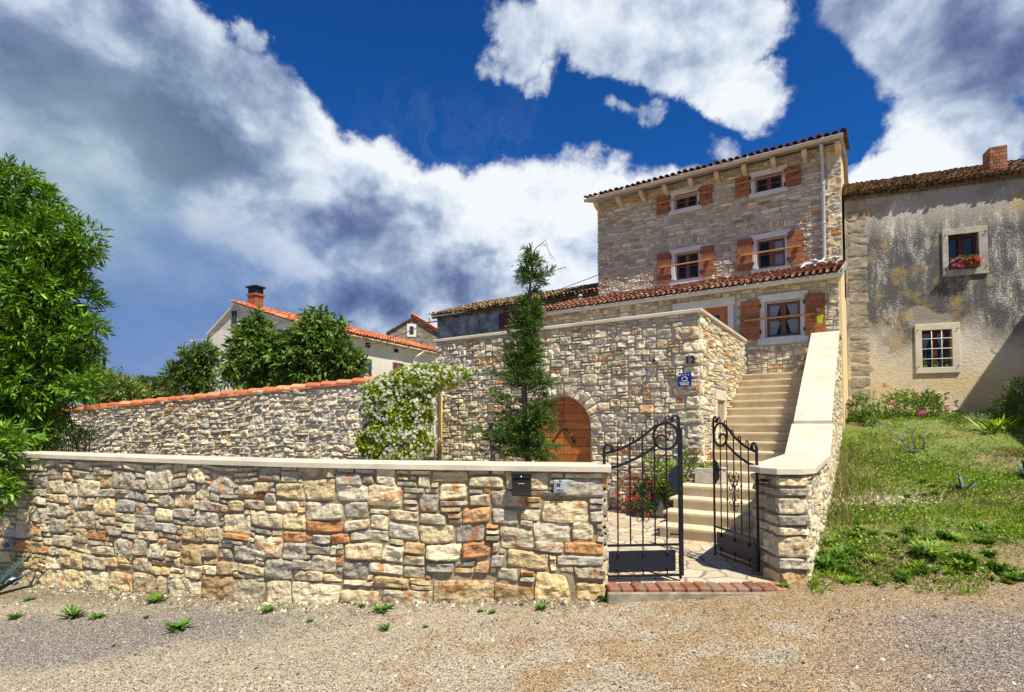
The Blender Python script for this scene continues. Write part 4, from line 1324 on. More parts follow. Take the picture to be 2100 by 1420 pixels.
# yellow rendered flank
k = MB(FR)
yd = .030
k.box((HX1 - .03, T_HOUSE + .002, 0), (HX1 + yd, T_HOUSE + 5.0, GUT_H + .02))
k.prism([(HX1 - .03, T_HOUSE + .03), (HX1 + yd - .002, T_HOUSE + .03), (HX1 + yd - .002, T_TOWER), (HX1 - .03, T_TOWER)], GUT_H, [GUT_H + .02, GUT_H + .02, GUT_H + .75, GUT_H + .75])
RD = 6.4; RR = math.tan(R_(17))
k.add([(TWX1 + yd - .08, T_TOWER + .004, 2), (TWX1 + yd - .08, T_TOWER + RD, 2), (TWX1 + yd - .08, T_TOWER + RD, EAVE_T + .1), (TWX1 + yd - .08, T_TOWER + RD / 2, EAVE_T + .1 + RD / 2 * RR), (TWX1 + yd - .08, T_TOWER + .004, EAVE_T + .1),
       (TWX1 - .3, T_TOWER + .004, 2), (TWX1 - .3, T_TOWER + RD, 2), (TWX1 - .3, T_TOWER + RD, EAVE_T + .1), (TWX1 - .3, T_TOWER + RD / 2, EAVE_T + .1 + RD / 2 * RR), (TWX1 - .3, T_TOWER + .004, EAVE_T + .1)],
      [(0, 1, 2, 3, 4), (9, 8, 7, 6, 5), (0, 5, 6, 1), (1, 6, 7, 2), (2, 7, 8, 3), (3, 8, 9, 4), (4, 9, 5, 0)])
k.box((TWX0, T_TOWER + RD - .1, 2), (TWX1, T_TOWER + RD, EAVE_T + .1)); k.box((TWX0 + .0, T_TOWER + .36, 2), (TWX0 + .1, T_TOWER + RD, EAVE_T + .1))
k.build('rendered_flank', M_yellow, house)
# tower roof: slab, soffit, tiles
rs_dir = (0, math.cos(R_(17)), math.sin(R_(17)))
def v3(fr, v): return np.array([*(fr.r * v[0] + fr.b * v[1]), v[2]])
OV = .50
k = MB(PW)
ez = EAVE_T + .045
k.add([(TWX0 - .16, -OV, ez), (TWX1 + .06, -OV, ez), (TWX1 + .06, RD / 2, ez + (RD / 2 + OV) * RR), (TWX0 - .16, RD / 2, ez + (RD / 2 + OV) * RR), (TWX1 + .06, RD + .3, ez + OV * RR), (TWX0 - .16, RD + .3, ez + OV * RR)]
      + [(TWX0 - .16, -OV, ez - .045), (TWX1 + .06, -OV, ez - .045), (TWX1 + .06, RD / 2, ez - .045 + (RD / 2 + OV) * RR), (TWX0 - .16, RD / 2, ez - .045 + (RD / 2 + OV) * RR), (TWX1 + .06, RD + .3, ez - .045 + OV * RR), (TWX0 - .16, RD + .3, ez - .045 + OV * RR)],
      [(0, 1, 2, 3), (3, 2, 4, 5), (7, 6, 9, 8), (8, 9, 11, 10), (0, 6, 7, 1), (1, 7, 8, 2), (2, 8, 10, 4), (0, 3, 9, 6), (3, 5, 11, 9), (4, 10, 11, 5)])
k.build('soffit', M_zinc, house)
k = MB()
S_ = v3(PW, rs_dir)
tiles(k, PW.P(TWX0 - .14, -OV - .06, ez + .012), v3(PW, (1, 0, 0)), S_, TWX1 - TWX0 + .22, (RD / 2 + OV) / math.cos(R_(17)), .168, .36, seed=3, dark=.75, r=.066)
k.build('tower_roof', T_new, house)
# corbels
k0 = None
for xz in (75, 215, 360, 508, 670, 835, 1008, 1192, 1388, 1597):
    s_, z_ = PW.uv(*Z3(xz, 480 - (xz - 75) * .255), -.25)
    k = MB(PW)
    yv = [(-.40, ez - .055), (-.40, ez - .12), (-.30, ez - .20), (.0, ez - .27), (.0, ez - .05)]
    V = [(s_ - .055, y, z) for y, z in yv] + [(s_ + .055, y, z) for y, z in yv]
    k.add(V, [(0, 1, 2, 3, 4), (9, 8, 7, 6, 5)] + [(j, 5 + j, 5 + (j + 1) % 5, (j + 1) % 5) for j in range(5)])
    k.build('corbel', M_step, house)
def gutter(fr, x0, x1, y, z, r=.062, mat=M_zinc, name='gutter', joints=6, par=house, end=True):
    k = MB(fr)
    n = 9
    P_ = [(y + r * math.cos(a), z + r * math.sin(a)) for a in np.linspace(math.pi, 2 * math.pi, n)]
    P_ = [(y - r - .008, z + .004), (y - r - .004, z + .012)] + P_
    I_ = [(p[0] + (.006 if p[0] < y else -.006), p[1] + .006) for p in P_[::-1]]
    prof = P_ + I_; m = len(prof)
    V = [(x0, a, b) for a, b in prof] + [(x1, a, b) for a, b in prof]
    k.add(V, [(j, m + j, m + (j + 1) % m, (j + 1) % m) for j in range(m)], smooth=False)
    for xe in (x0, x1 - .004): k.xprism  # ends closed below
    for xe in (x0, x1):
        k.add([(xe, a, b) for a, b in P_[2:]], [tuple(range(n))])
    for i in range(joints):
        xj = x0 + (x1 - x0) * (i + .5) / joints
        k.tube([(xj - .014, y, z), (xj + .014, y, z)], r + .006, 14)
    return k.build(name, mat, par)
gutter(PW, TWX0 - .18, TWX1 + .08, -OV - .055, ez - .005, joints=8)
gutter(PH, HX0 - .05, HX1 + .05, -.30, GUT_H + .02, .075, joints=6)
# down pipe
pd = [PW.uv(*Z3(1510, 560), -.10)[0]]
sx0 = pd[0]
zt_ = PW.uv(*Z3(1502, 110), -.40)[1]; zb_ = PW.uv(*Z3(1540, 850), -.10)[1]
k = MB(PW)
k.tube([(sx0 - .0, -.52, ez - .08), (sx0, -.46, ez - .16), (sx0, -.16, ez - .34), (sx0, -.09, ez - .46), (sx0, -.09, zb_ + .12), (sx0 - .04, -.12, zb_ + .0), (sx0 - .40, -.62, zb_ - .14), (sx0 - .46, -.72, zb_ - .24), (sx0 - .46, -.74, zb_ - .42)], .042, 12)
for zz in (EAVE_T - .9, EAVE_T - 1.9, EAVE_T - 2.9): k.tube([(sx0, -.09, zz), (sx0, -.09, zz + .03)], .050, 12)
k.build('downpipe', M_pipe, house)
# lean-to roof
LR = 22; ld_ = T_TOWER - T_HOUSE
zj = GUT_H + .07
rise_ = (PW.uv(1600, 561)[1] + PW.uv(1300, 601)[1]) / 2 - zj - .03
LR = math.degrees(math.atan2(rise_, ld_ + .30)); print('leanto pitch', LR)
k = MB(PH)
k.add([(HX0 - .05, -.28, zj), (HX1 + .05, -.28, zj), (HX1 + .05, ld_, zj + rise_), (HX0 - .05, ld_, zj + rise_), (HX0 - .05, -.28, zj - .05), (HX1 + .05, -.28, zj - .05), (HX1 + .05, ld_, zj + rise_ - .05), (HX0 - .05, ld_, zj + rise_ - .05)],
      [(0, 1, 2, 3), (7, 6, 5, 4), (0, 4, 5, 1), (1, 5, 6, 2), (2, 6, 7, 3), (3, 7, 4, 0)])
k.build('soffit', M_zinc, house)
k = MB()
tiles(k, PH.P(HX0 - .02, -.36, zj + .0), v3(PH, (1, 0, 0)), v3(PH, (0, math.cos(R_(LR)), math.sin(R_(LR)))), HX1 - HX0 + .02, (ld_ + .3) / math.cos(R_(LR)), .128, .21, seed=4, r=.050)
k.build('lean_to_roof', T_new, house)
k = MB(PH); k.add([(HX1 + .055, -.34, zj - .09), (HX1 + .055, ld_, zj + rise_ - .06), (HX1 + .055, ld_, zj + rise_ + .09), (HX1 + .055, -.34, zj + .06), (HX1 + .075, -.34, zj - .09), (HX1 + .075, ld_, zj + rise_ - .06), (HX1 + .075, ld_, zj + rise_ + .09), (HX1 + .075, -.34, zj + .06)],
      [(0, 3, 2, 1), (4, 5, 6, 7), (0, 1, 5, 4), (1, 2, 6, 5), (2, 3, 7, 6), (3, 0, 4, 7)])
k.build('verge_flashing', M_pipe, house)
k = MB(PW); k.box((TWX0, -.10, zj + rise_ - .02), (TWX1, -.02, zj + rise_ + .075)); k.build('flashing', M_pipe, house)
for px, py in ((1671, 553), (1714, 547), (1190, 622)):
    s_, z_ = PH.uv(px, py, 1.2)
    zr = zj + (1.5) * math.tan(R_(LR))
    k = MB(PH); k.tube([(s_, 1.2, zr), (s_, 1.2, zr + .22)], .035, 10); k.lathe([(.0, .30), (.075, .25), (.075, .22), (.0, .22)], (s_, 1.2, zr), 12)
    k.build('roof_vent', M_pipe, house)

def window(p, sur, opn, kind, curtain, par=house):
    a, b, c, d = sur; x0, x1, z0, z1 = opn
    k = MB(p)      # stone surround: sill, lintel, jambs (proud of the wall)
    k.bbox((a, -.055, c), (b, .10, z0), .006); k.bbox((a, -.045, z1), (b, .10, d), .006)
    jl, jr = a + (x0 - a) * .28, b - (b - x1) * .28
    k.bbox((jl, -.040, z0 + .001), (x0, .14, z1 - .001), .005); k.bbox((x1, -.040, z0 + .001), (jr, .14, z1 - .001), .005)
    w = k.build('window', M_white, par)
    k = MB(p)      # pale outer frame then brown sash
    t = .028
    for (xa, xb, za, zb) in ((x0, x1, z0, z0 + t), (x0, x1, z1 - t, z1), (x0, x0 + t, z0 + t, z1 - t), (x1 - t, x1, z0 + t, z1 - t)):
        k.bbox((xa + .001, .05, za + .001), (xb - .001, .12, zb - .001), .003)
    k.build('window_frame', M_white, w)
    k = MB(p); xm = (x0 + x1) / 2; q = .045; zm = z0 + (z1 - z0) * (.5 if kind != 'upper' else .5)
    i0, i1, j0, j1 = x0 + t, x1 - t, z0 + t, z1 - t
    for (xa, xb, za, zb) in ((i0, i1, j0, j0 + q), (i0, i1, j1 - q, j1), (i0, i0 + q, j0 + q, j1 - q), (i1 - q, i1, j0 + q, j1 - q), (xm - .055, xm + .055, j0 + q, j1 - q),
                             (i0 + q, xm - .055, zm - .014, zm + .014), (xm + .055, i1 - q, zm - .014, zm + .014)):
        k.bbox((xa, .075, za), (xb, .115, zb), .003, tint=(rs.rand(), 1, 0))
    k.build('sash', M_sash, w)
    k = MB(p); k.box((i0 + .01, .095, j0 + .01), (i1 - .01, .099, j1 - .01)); k.build('pane', M_glass, w)
    k = MB(p); k.box((i0, .33, j0 - .1), (i1, .36, j1 + .1)); k.build('room', M_dark, w)
    if curtain is not None:
        k = MB(p)
        for sd in ((-1, 1) if curtain else (1,)):
            n = 34; m = 10
            V = []
            for j in range(m):
                f = j / (m - 1); z = j0 + .02 + (j1 - j0 - .04) * f
                if curtain:
                    pinch = 1 - .42 * math.exp(-((abs(f - .5)) / .16) ** 2) * 0 - .30 * (1 - abs(2 * f - 1)) * 0
                    wid = (i1 - i0) * .44 * (.62 + .38 * abs(2 * ((f * 2) % 1) - 1) ** .9) if kind == 'low' else (i1 - i0) * .42 * (.55 + .45 * f)
                    if kind == 'low': wid = (i1 - i0) * .42 * (.60 + .40 * ((f * 2) % 1 if f < .5 else min(1, (f * 2) - 1 + 0)))
                    xe = i0 + .0 if sd < 0 else i1
                else:
                    wid = (i1 - i0) * .40; xe = i1
                for i in range(n):
                    g_ = i / (n - 1)
                    V.append((xe + (-sd) * wid * g_, .15 + .012 * math.sin(g_ * 55), z))
            k.add(V, [(j * n + i, j * n + i + 1, (j + 1) * n + i + 1, (j + 1) * n + i) for j in range(m - 1) for i in range(n - 1)], smooth=True)
        k.build('curtain', M_curt, w)
    return w
for p, s, o_, kd, cu in WINS:
    window(p, s, o_, kd, 1 if kd == 'low' else (None if kd == 'upper' else (0 if s[0] > -3 else None)))
SHUT = [
 (PW, [((452, 445), (535, 432), (535, 547), (455, 557)), ((722, 376), (806, 367), (808, 487), (728, 499))], (465, 490, 790, 412)),
 (PW, [((948, 330), (1040, 313), (1045, 432), (952, 447)), ((1265, 258), (1366, 243), (1368, 368), (1268, 384))], (965, 362, 1350, 280)),
 (PW, [((456, 812), (540, 798), (543, 985), (460, 993)), ((730, 762), (815, 750), (820, 940), (735, 952))], (475, 895, 800, 842)),
 (PW, [((962, 722), (1058, 706), (1063, 905), (966, 915)), ((1282, 665), (1383, 654), (1390, 862), (1288, 873))], (985, 817, 1368, 760)),
 (PH, [((983, 1108), (1103, 1095), (1110, 1350), (988, 1352)), ((1388, 1060), (1520, 1050), (1525, 1318), (1397, 1325))], (1010, 1228, 1470, 1186)),
]
for p, pair, bar in SHUT:
    bx0, bz0 = p.uv(*Z3(bar[0], bar[1]), -.12); bx1, bz1 = p.uv(*Z3(bar[2], bar[3]), -.12)
    bz = (bz0 + bz1) / 2
    for si, quad in enumerate(pair):
        q = [p.uv(*Z3(*c), -.05) for c in quad]
        x0 = (q[0][0] + q[3][0]) / 2; x1 = (q[1][0] + q[2][0]) / 2; z0 = (q[2][1] + q[3][1]) / 2; z1 = (q[0][1] + q[1][1]) / 2
        k = MB(p); nbd = 4 if z1 - z0 < .75 else (6 if z1 - z0 < 1.0 else 7)
        for i in range(nbd):
            za, zb = z0 + (z1 - z0) * i / nbd, z0 + (z1 - z0) * (i + 1) / nbd
            k.bbox((x0 + .003 * rs.rand(), -.085 + .004 * rs.rand(), za + .003), (x1 - .003 * rs.rand(), -.055, zb - .003), .004, tint=(rs.rand(), .8 + .35 * rs.rand(), 0))
        sh_ = k.build('shutter', M_shut, house)
        xi = x1 if si == 0 else x0; sg = 1 if si == 0 else -1
        for zz in (z0 + (z1 - z0) * .17, z0 + (z1 - z0) * .83):
            k = MB(p); k.bbox((xi - .012 + sg * .018, -.092, zz - .045), (xi + .012 + sg * .018, -.05, zz + .045), .006)
            k.build('hinge', M_black, sh_)
        xb = bx0 + .10 if si == 0 else bx1 - .10
        k = MB(p); k.bbox((xb - .022, -.135, bz - .09), (xb + .022, -.087, bz + .09), .008, tint=(.2, .8, 0)); k.build('bar_bracket', M_shut, sh_)
    k = MB(p); k.bbox((bx0, -.175, bz - .020), (bx1, -.137, bz + .020), .008, tint=(rs.rand(), 1.05, 0)); k.build('shutter_bar', M_bar, house)
# house door with glazed wrought panel
k = MB(PH)
k.bbox((lintel[0], -.04, lintel[2] + .002), (lintel[1], .12, lintel[3]), .006); k.bbox((DX1, -.035, DZ0), (DX1 + .13, .12, DZ1), .006); k.bbox((DX0 - .13, -.035, DZ0), (DX0, .12, DZ1), .006)
k.build('door_surround', M_white, house)
k = MB(PH)
for (xa, xb, za, zb) in ((DX0, DX1, DZ1 - .07, DZ1), (DX0, DX0 + .07, DZ0, DZ1 - .07), (DX1 - .07, DX1, DZ0, DZ1 - .07), (DX0 + .07, DX0 + .2, DZ0, DZ1 - .07), (DX1 - .2, DX1 - .07, DZ0, DZ1 - .07), (DX0 + .2, DX1 - .2, DZ1 - .18, DZ1 - .07), (DX0 + .2, DX1 - .2, DZ0, DZ0 + .6)):
    k.bbox((xa, .05, za), (xb, .11, zb), .004, tint=(rs.rand(), 1, 0))
hd = k.build('front_door', M_door, house)
k = MB(PH); k.box((DX0 + .2, .08, DZ0 + .6), (DX1 - .2, .09, DZ1 - .18)); k.build('pane', M_glassd, hd)
k = MB(PH)
for cxx in np.linspace(DX0 + .27, DX1 - .27, 4):
    for zz in np.linspace(DZ1 - .27, DZ0 + .7, 6):
        a = np.linspace(0, 8, 16); k.tube([(cxx + (.055 - .005 * q) * math.cos(q), .066, zz + (.055 - .005 * q) * math.sin(q)) for q in a], .006, 5)
k.build('door_grille', M_black, hd)
# wall lamps under the lean-to
for px, py in ((1163, 650), (1342, 630)):
    s_, z_ = PH.uv(px, py, -.15)
    k = MB(PH); k.tube([(s_ + .03, 0, z_ + .02), (s_ + .035, -.06, z_ + .09), (s_, -.13, z_ + .10), (s_ - .01, -.15, z_ + .04)], .009, 8)
    k.lathe([(.02, .05), (.035, .035), (.10, -.02), (.098, -.022), (.03, .028)], (s_ - .01, -.15, z_), 16)
    k.build('wall_lamp', M_white, house)

# flower pot hanging on the shutter bar end
s_, z_ = PH.uv(1682, 663, -.2)
pot = thing('flower_pot', PH.P(s_, -.22, z_), 'bright yellow green pot of pink flowers hooked on the lowest shutter bar', 'flower pot')
k = MB(PH); k.lathe([(0, 0), (.045, 0), (.066, .13), (.070, .13), (.070, .145), (.060, .145), (.055, .12), (0, .115)], (s_, -.23, z_), 18); k.build('pot', M_yel, pot)
k = MB(PH); c = np.array([s_, -.23, z_ + .20]); crown(k, [(c, (.09, .08, .09))], 55, 4, .04, .4, seed=8, slen=.03); k.build('foliage', L_rosel, pot)
def blossoms(fr, pts, r, mat, par, name='blossom', seed=0, per=5, spread=.6, face=(0, -1, .5)):
    g = np.random.RandomState(seed); k = MB(fr)
    tv, tf = flower_t()
    P_ = np.repeat(np.array(pts, float), per, 0) + g.randn(len(pts) * per, 3) * r * spread
    D_ = np.array(face)[None] + g.randn(len(P_), 3) * .6
    D_ /= np.linalg.norm(D_, axis=1)[:, None]
    X_ = np.cross(D_, g.randn(len(P_), 3)); X_ /= np.linalg.norm(X_, axis=1)[:, None]
    R3 = np.stack([X_, np.cross(D_, X_), D_], 2)
    k.inst(tv, tf, R3, P_, r * (.7 + .5 * g.rand(len(P_))), tint=np.stack([g.rand(len(P_)), .8 + .35 * g.rand(len(P_)), 0 * P_[:, 0]], 1))
    return k.build(name, mat, par)
blossoms(PH, [(s_ - .03, -.25, z_ + .27), (s_ - .02, -.26, z_ + .23)], .024, L_mag, pot, seed=3)
blossoms(PH, [(s_ - .0, -.27, z_ + .235)], .022, L_pink, pot, seed=4)

# ------------------------------------------------------------------ old house behind the terrace
ox1 = TWX0 - .02; ox0 = PO.uv(897, 650)[0]
oe = (PO.uv(897, 652, -.2)[1] + PO.uv(1215, 604, -.2)[1]) / 2
oh = thing('old_house', PO.P((ox0 + ox1) / 2, 2, 0), 'old grey plastered house with mossy tiles and dark red shutters behind the terrace', 'house')
m_, T = newmat('stained_grey_plaster')
o = obc(T); c = T.ramp(T.noise(o, 3, 8, .7), [(.3, (.06, .07, .08)), (.45, (.17, .19, .21)), (.6, (.36, .37, .36)), (.75, (.5, .49, .45))])
sp = T.rng(T.noise(o, 40, 5, .7), .55, .7, 0, .6)
c = T.mix(sp, c, (.55, .54, .50))
finish(T, c, .95, T.bump(T.noise(o, 30, 7, .7), .7, .02))
M_gplast = m_
k = MB(PO); k.box((ox0, 0, 0), (ox1, 5, oe + .02)); 
k.add([(ox0, 0, oe), (ox0, 5, oe), (ox0, 2.5, oe + .85), (ox0 + .3, 0, oe), (ox0 + .3, 5, oe), (ox0 + .3, 2.5, oe + .85)], [(0, 2, 1), (3, 4, 5), (0, 3, 5, 2), (2, 5, 4, 1)])
k.build('wall', M_gplast, oh)
k = MB(PO)
k.box((ox0 - .1, -.22, oe - .02), (ox1, -.14, oe + .05))
for i in range(9): k.box((ox0 + .1 + i * (ox1 - ox0) / 9, -.16, oe - .06), (ox0 + .2 + i * (ox1 - ox0) / 9, .0, oe + .0))
k.box((ox0 - .35, -.20, oe - .16), (ox0 + .5, -.16, oe - .12)); k.box((ox0 - .28, -.19, oe - .12), (ox0 - .25, -.17, oe + .06))
k.build('eaves_timber', M_bark, oh)
k = MB(); tiles(k, PO.P(ox0 - .1, -.30, oe + .06), v3(PO, (1, 0, 0)), v3(PO, (0, math.cos(R_(19)), math.sin(R_(19)))), ox1 - ox0 + .1, 2.9, .136, .24, seed=6, jit=.010, r=.060)
k.build('roof', T_old, oh)
k = MB(PO); k.add([(ox0 - .1, -.28, oe + .045), (ox1, -.28, oe + .045), (ox1, 2.5, oe + .99), (ox0 - .1, 2.5, oe + .99), (ox1, 5.2, oe + .05), (ox0 - .1, 5.2, oe + .05)], [(0, 1, 2, 3), (3, 2, 4, 5)]); k.build('roof_boards', M_bark, oh)
sa, za = PO.uv(1024, 676); sb, zb = PO.uv(1068, 637)
k = MB(PO)
for i in range(2):
    xa = sa + (sb - sa) * i / 2
    for j in range(3): k.bbox((xa + .006 + (sb - sa) / 6 * j, -.045, za), (xa + (sb - sa) / 6 * (j + 1) + .002, -.015, zb), .003, tint=(.5, 1, 0))
k.build('shutter', M_red, oh)
k = MB(PO); k.bbox((sa - .06, -.014, za - .06), (sb + .06, .01, zb + .06), .004); k.build('window_surround', M_gplast, oh)

# ------------------------------------------------------------------ right-hand neighbour
nl = thing('neighbour_house', PN.P(2.5, 2, 1.9), 'weathered stained plaster house with blocked corner pilaster and old barrel tiles', 'house')
ne = np.mean([PN.uv(1740, 410, -.12)[1], PN.uv(1950, 375, -.12)[1], PN.uv(2090, 352, -.12)[1]])
print('neighbour eave', ne)
ZN = lambda x, y: (1700 + x / 2.29, 280 + y / 2.29)
def nrect(TL, TR, BR, BL):
    q = [PN.uv(*ZN(*c)) for c in (TL, TR, BR, BL)]
    return (q[0][0] + q[3][0]) / 2, (q[1][0] + q[2][0]) / 2, (q[2][1] + q[3][1]) / 2, (q[0][1] + q[1][1]) / 2
n1s, n1o = nrect((525, 440), (740, 425), (748, 643), (535, 662)), nrect((555, 468), (697, 452), (705, 620), (562, 630))
n2s, n2o = nrect((400, 887), (610, 872), (617, 1108), (407, 1117)), nrect((433, 917), (575, 903), (578, 1082), (438, 1088))
m_, T = newmat('weathered_plaster')
o = obc(T)
sp = T.node('ShaderNodeSeparateXYZ', ins={0: o}).outputs
base = T.ramp(T.noise(o, 1.1, 6, .6), [(.3, (.52, .51, .47)), (.5, (.68, .65, .57)), (.7, (.78, .73, .62))])
low_ = T.rng(sp['Z'], 4.4, 2.6)
base = T.mix(T.m('MULTIPLY', low_, T.rng(T.noise(o, 1.6, 6, .6), .35, .6, .3, .8)), base, (.78, .57, .29))
# run-off streaks: narrow along the wall, long in height
al = T.vm('DOT_PRODUCT', o, (.928, -.371, 0))
sv = T.node('ShaderNodeCombineXYZ', ins={0: al, 1: 0.0, 2: T.m('MULTIPLY', sp['Z'], .22)}).outputs[0]
stk = T.m('ADD', T.m('MULTIPLY', T.noise(sv, 3.4, 8, .65, .25), .8), T.m('MULTIPLY', T.noise(T.vm('ADD', o, (4, 1, .6)), .75, 4, .6), .35))
gr = T.noise(o, 46, 7, .75)
hi_ = T.rng(T.m('ADD', sp['Z'], T.m('MULTIPLY', T.noise(o, .8, 4, .6), 2.4)), 4.5, 5.3, .0, 1)
dark = T.m('MULTIPLY', T.rng(T.m('ADD', stk, T.m('MULTIPLY', T.m('SUBTRACT', gr, .5), 1.1)), .45, .545), T.m('MULTIPLY', hi_, T.rng(sp['Z'], 6.3, 6.9, 1, .45)))
base = T.mix(T.m('MULTIPLY', dark, .93), base, (.075, .078, .09))
# repaired patches
pn = T.noise(o, .9, 3, .5, .8)
base = T.mix(T.rng(pn, .60, .615, 0, .8), base, T.mix(T.noise(o, 6, 5, .6), (.30, .27, .23), (.42, .38, .31)))
base = T.mix(T.rng(T.noise(o, 1.7, 6, .65), .54, .68, 0, .6), base, (.56, .40, .13))
hh = T.m('ADD', T.m('MULTIPLY', T.noise(o, 16, 9, .7), 1.0), T.m('MULTIPLY', T.rng(pn, .60, .615), -.3))
hh = T.m('ADD', hh, T.m('MULTIPLY', T.noise(o, 50, 4, .6), .8))
finish(T, base, .95, T.bump(hh, .85, .035), spec=.15)
M_wplast = m_
k = MB(PN)
NX1 = 9.0
wall_with_holes(k, PN, 0.0, NX1, 0, ne + .02, [n1o, n2o], 0, .4)
k.box((0, .4, 0), (.3, 6.5, ne)); k.box((NX1 - .3, .4, 0), (NX1, 6.5, ne)); k.box((.3, 6.2, 0), (NX1 - .3, 6.5, ne))
k.build('wall', M_wplast, nl)
# corner pilaster of bush-hammered blocks
pxl, pxr = PN.uv(1738, 600)[0] + .0, PN.uv(1783, 600)[0]
k = MB(PN)
k.box((pxl - .03, -.012, 1.0), (pxr + .05, .02, ne - .05), mat=1)
z = 1.3; blocks = []
while z < ne - .1:
    h = .31; blocks.append((pxl + .01, z, pxr - pxl - .02, min(h, ne - .06 - z), None)); z += h
stones(k, (pxl, pxl + .06), (1.0, 1.05), .06, .05, [(1, 1, 1)], gap=.012, dep=(.02, .024), rough=.007, seed=61, rnd=.02, jit=.0, wob=0, extra=blocks, mot=(.1, .6), warm=lambda s, z, h, a, r: (.42 + .2 * r.rand()) if z < 4.5 else .22 * r.rand())
k.build('pilaster', [simple('bush_hammered_block', (.20, .18, .15), (.50, .43, .32), 2, .95, 1.0, 45, bd=.03, detail=10), M_wplast], nl)
M_upsur = simple('weathered_surround', (.30, .29, .26), (.52, .49, .41), 5, .9, .5, 60, detail=9)
def plain_window(s, o_, upper):
    k = MB(PN); a, b, c, d = s; x0, x1, z0, z1 = o_
    k.bbox((a, -.05, c), (b, .1, z0), .008); k.bbox((a, -.045, z1), (b, .1, d), .008); k.bbox((a, -.046, z0 + .001), (x0, .2, z1 - .001), .008); k.bbox((x1, -.046, z0 + .001), (b, .2, z1 - .001), .008)
    w = k.build('window', M_upsur if upper else M_cap, nl)
    k = MB(PN); xm = (x0 + x1) / 2; q = .05
    for (xa, xb, za, zb) in ((x0, x1, z0, z0 + q), (x0, x1, z1 - q, z1), (x0, x0 + q, z0 + q, z1 - q), (x1 - q, x1, z0 + q, z1 - q), (xm - .05, xm + .05, z0 + q, z1 - q)): k.bbox((xa, .13, za), (xb, .18, zb), .004, tint=(rs.rand(), 1, 0))
    k.build('sash', M_sashr, w)
    k = MB(PN); k.box((x0, .15, z0), (x1, .154, z1)); k.build('pane', M_glass, w)
    k = MB(PN); k.box((x0, .38, z0), (x1, .42, z1)); k.build('room', M_dark, w)
    k = MB(PN)
    n, m = 26, 12
    for sd in (-1, 1):
        V = []
        for j in range(m):
            f = j / (m - 1); z = z1 - q - (z1 - z0 - q) * f
            if upper: xi, xo_ = xm + sd * .055, xm + sd * ((x1 - x0) / 2 - .05)
            else:
                pin = .5 + .5 * math.cos(min(1, f / .55) * math.pi) if f < .55 else .25 * (f - .55)
                xi = xm + sd * (.06 + (1 - pin) * .10); xo_ = xm + sd * ((x1 - x0) / 2 - .06 - (0 if f < .2 else .10 * min(1, (f - .2) * 3)))
            for i in range(n):
                g_ = i / (n - 1); V.append((xi + (xo_ - xi) * g_, .24 + .01 * math.sin(g_ * 40), z))
        k.add(V, [(j * n + i, j * n + i + 1, (j + 1) * n + i + 1, (j + 1) * n + i) for j in range(m - 1) for i in range(n - 1)], smooth=True)
    k.build('curtain', M_curt if not upper else simple('dim_curtain', (.16, .20, .26), (.22, .27, .34), 3, .9), w)
    for xx in (a + .05, b - .05):
        for zz in (c + .16, d - .16): k = MB(PN); k.tube([(xx, .0, zz), (xx, -.07, zz), (xx, -.08, zz + .03)], .009, 6); k.build('shutter_hook', M_black, w)
    return w
w1_ = plain_window(n1s, n1o, True)
w2_ = plain_window(n2s, n2o, False)
k = MB(PN); x0, x1, z0, z1 = n2o
for i in (1, 2): k.tube([(x0 + (x1 - x0) * i / 3, -.02, z0 - .01), (x0 + (x1 - x0) * i / 3, -.02, z1 + .01)], .011, 6)
for i in (1, 2, 3): k.tube([(x0 - .03, -.03, z0 + (z1 - z0) * (i - .15) / 3.7), (x1 + .03, -.03, z0 + (z1 - z0) * (i - .15) / 3.7)], .011, 6)
k.build('window_grille', M_plwhite, w2_)
# tiles, ridge line and chimney
k = MB(); tiles(k, PN.P(-.12, -.16, ne + .03), v3(PN, (1, 0, 0)), v3(PN, (0, math.cos(R_(25)), math.sin(R_(25)))), NX1 + .2, 2.9, .118, .19, seed=7, jit=.009, r=.052)
k.build('roof', T_old, nl)
k = MB(); 
for lay in range(2): tiles(k, PN.P(-.10 + .06 * lay, -.13 + .06 * lay, ne - .02 - .06 * lay), v3(PN, (1, 0, 0)), v3(PN, (0, .98, 0.2)), NX1 + .2, .25, .118, .27, seed=17 + lay, jit=.008, r=.050)
k.build('eaves_tiles', T_old, nl)
k = MB(PN); k.add([(-.1, -.14, ne + .015), (NX1, -.14, ne + .015), (NX1, 2.5, ne + 1.20), (-.1, 2.5, ne + 1.20), (NX1, 6.6, ne), (-.1, 6.6, ne)], [(0, 1, 2, 3), (3, 2, 4, 5)]); k.build('roof_boards', M_bark, nl)
ca, cb_ = PN.uv(*ZN(752, 165), .35), PN.uv(*ZN(838, 160), .35)
zt_ = PN.uv(*ZN(795, 45), .35)[1]
k = MB(PN)
z = ne - .1; 
brick = tile_mat('chimney_brick', [(0, (.36, .09, .04)), (.5, (.44, .12, .05)), (.8, (.30, .20, .12)), (1, (.26, .23, .17))], .6, (.20, .19, .14))
nlay = int((zt_ - z) / .085)
for i in range(nlay):
    zz = z + i * .085
    for j in range(3):
        for (ya, yb) in ((.30, .50), (.51, .70)):
            off = .5 if i % 2 else 0
            xa = ca[0] + (cb_[0] - ca[0]) * max(0, (j - off * .9)) / 3; xb = ca[0] + (cb_[0] - ca[0]) * min(3, (j + 1 - off * .9 + (.5 if (j == 2 and off) else 0))) / 3
            if xb - xa > .02: k.bbox((xa + .004, ya, zz + .004), (xb - .004, yb, zz + .080), .006, tint=(rs.rand(), .7 + .5 * rs.rand(), 0))
k.box((ca[0] + .015, .315, z), (cb_[0] - .015, .685, zt_ - .015), mat=1)
k.build('chimney', [brick, M_mort_g], nl)
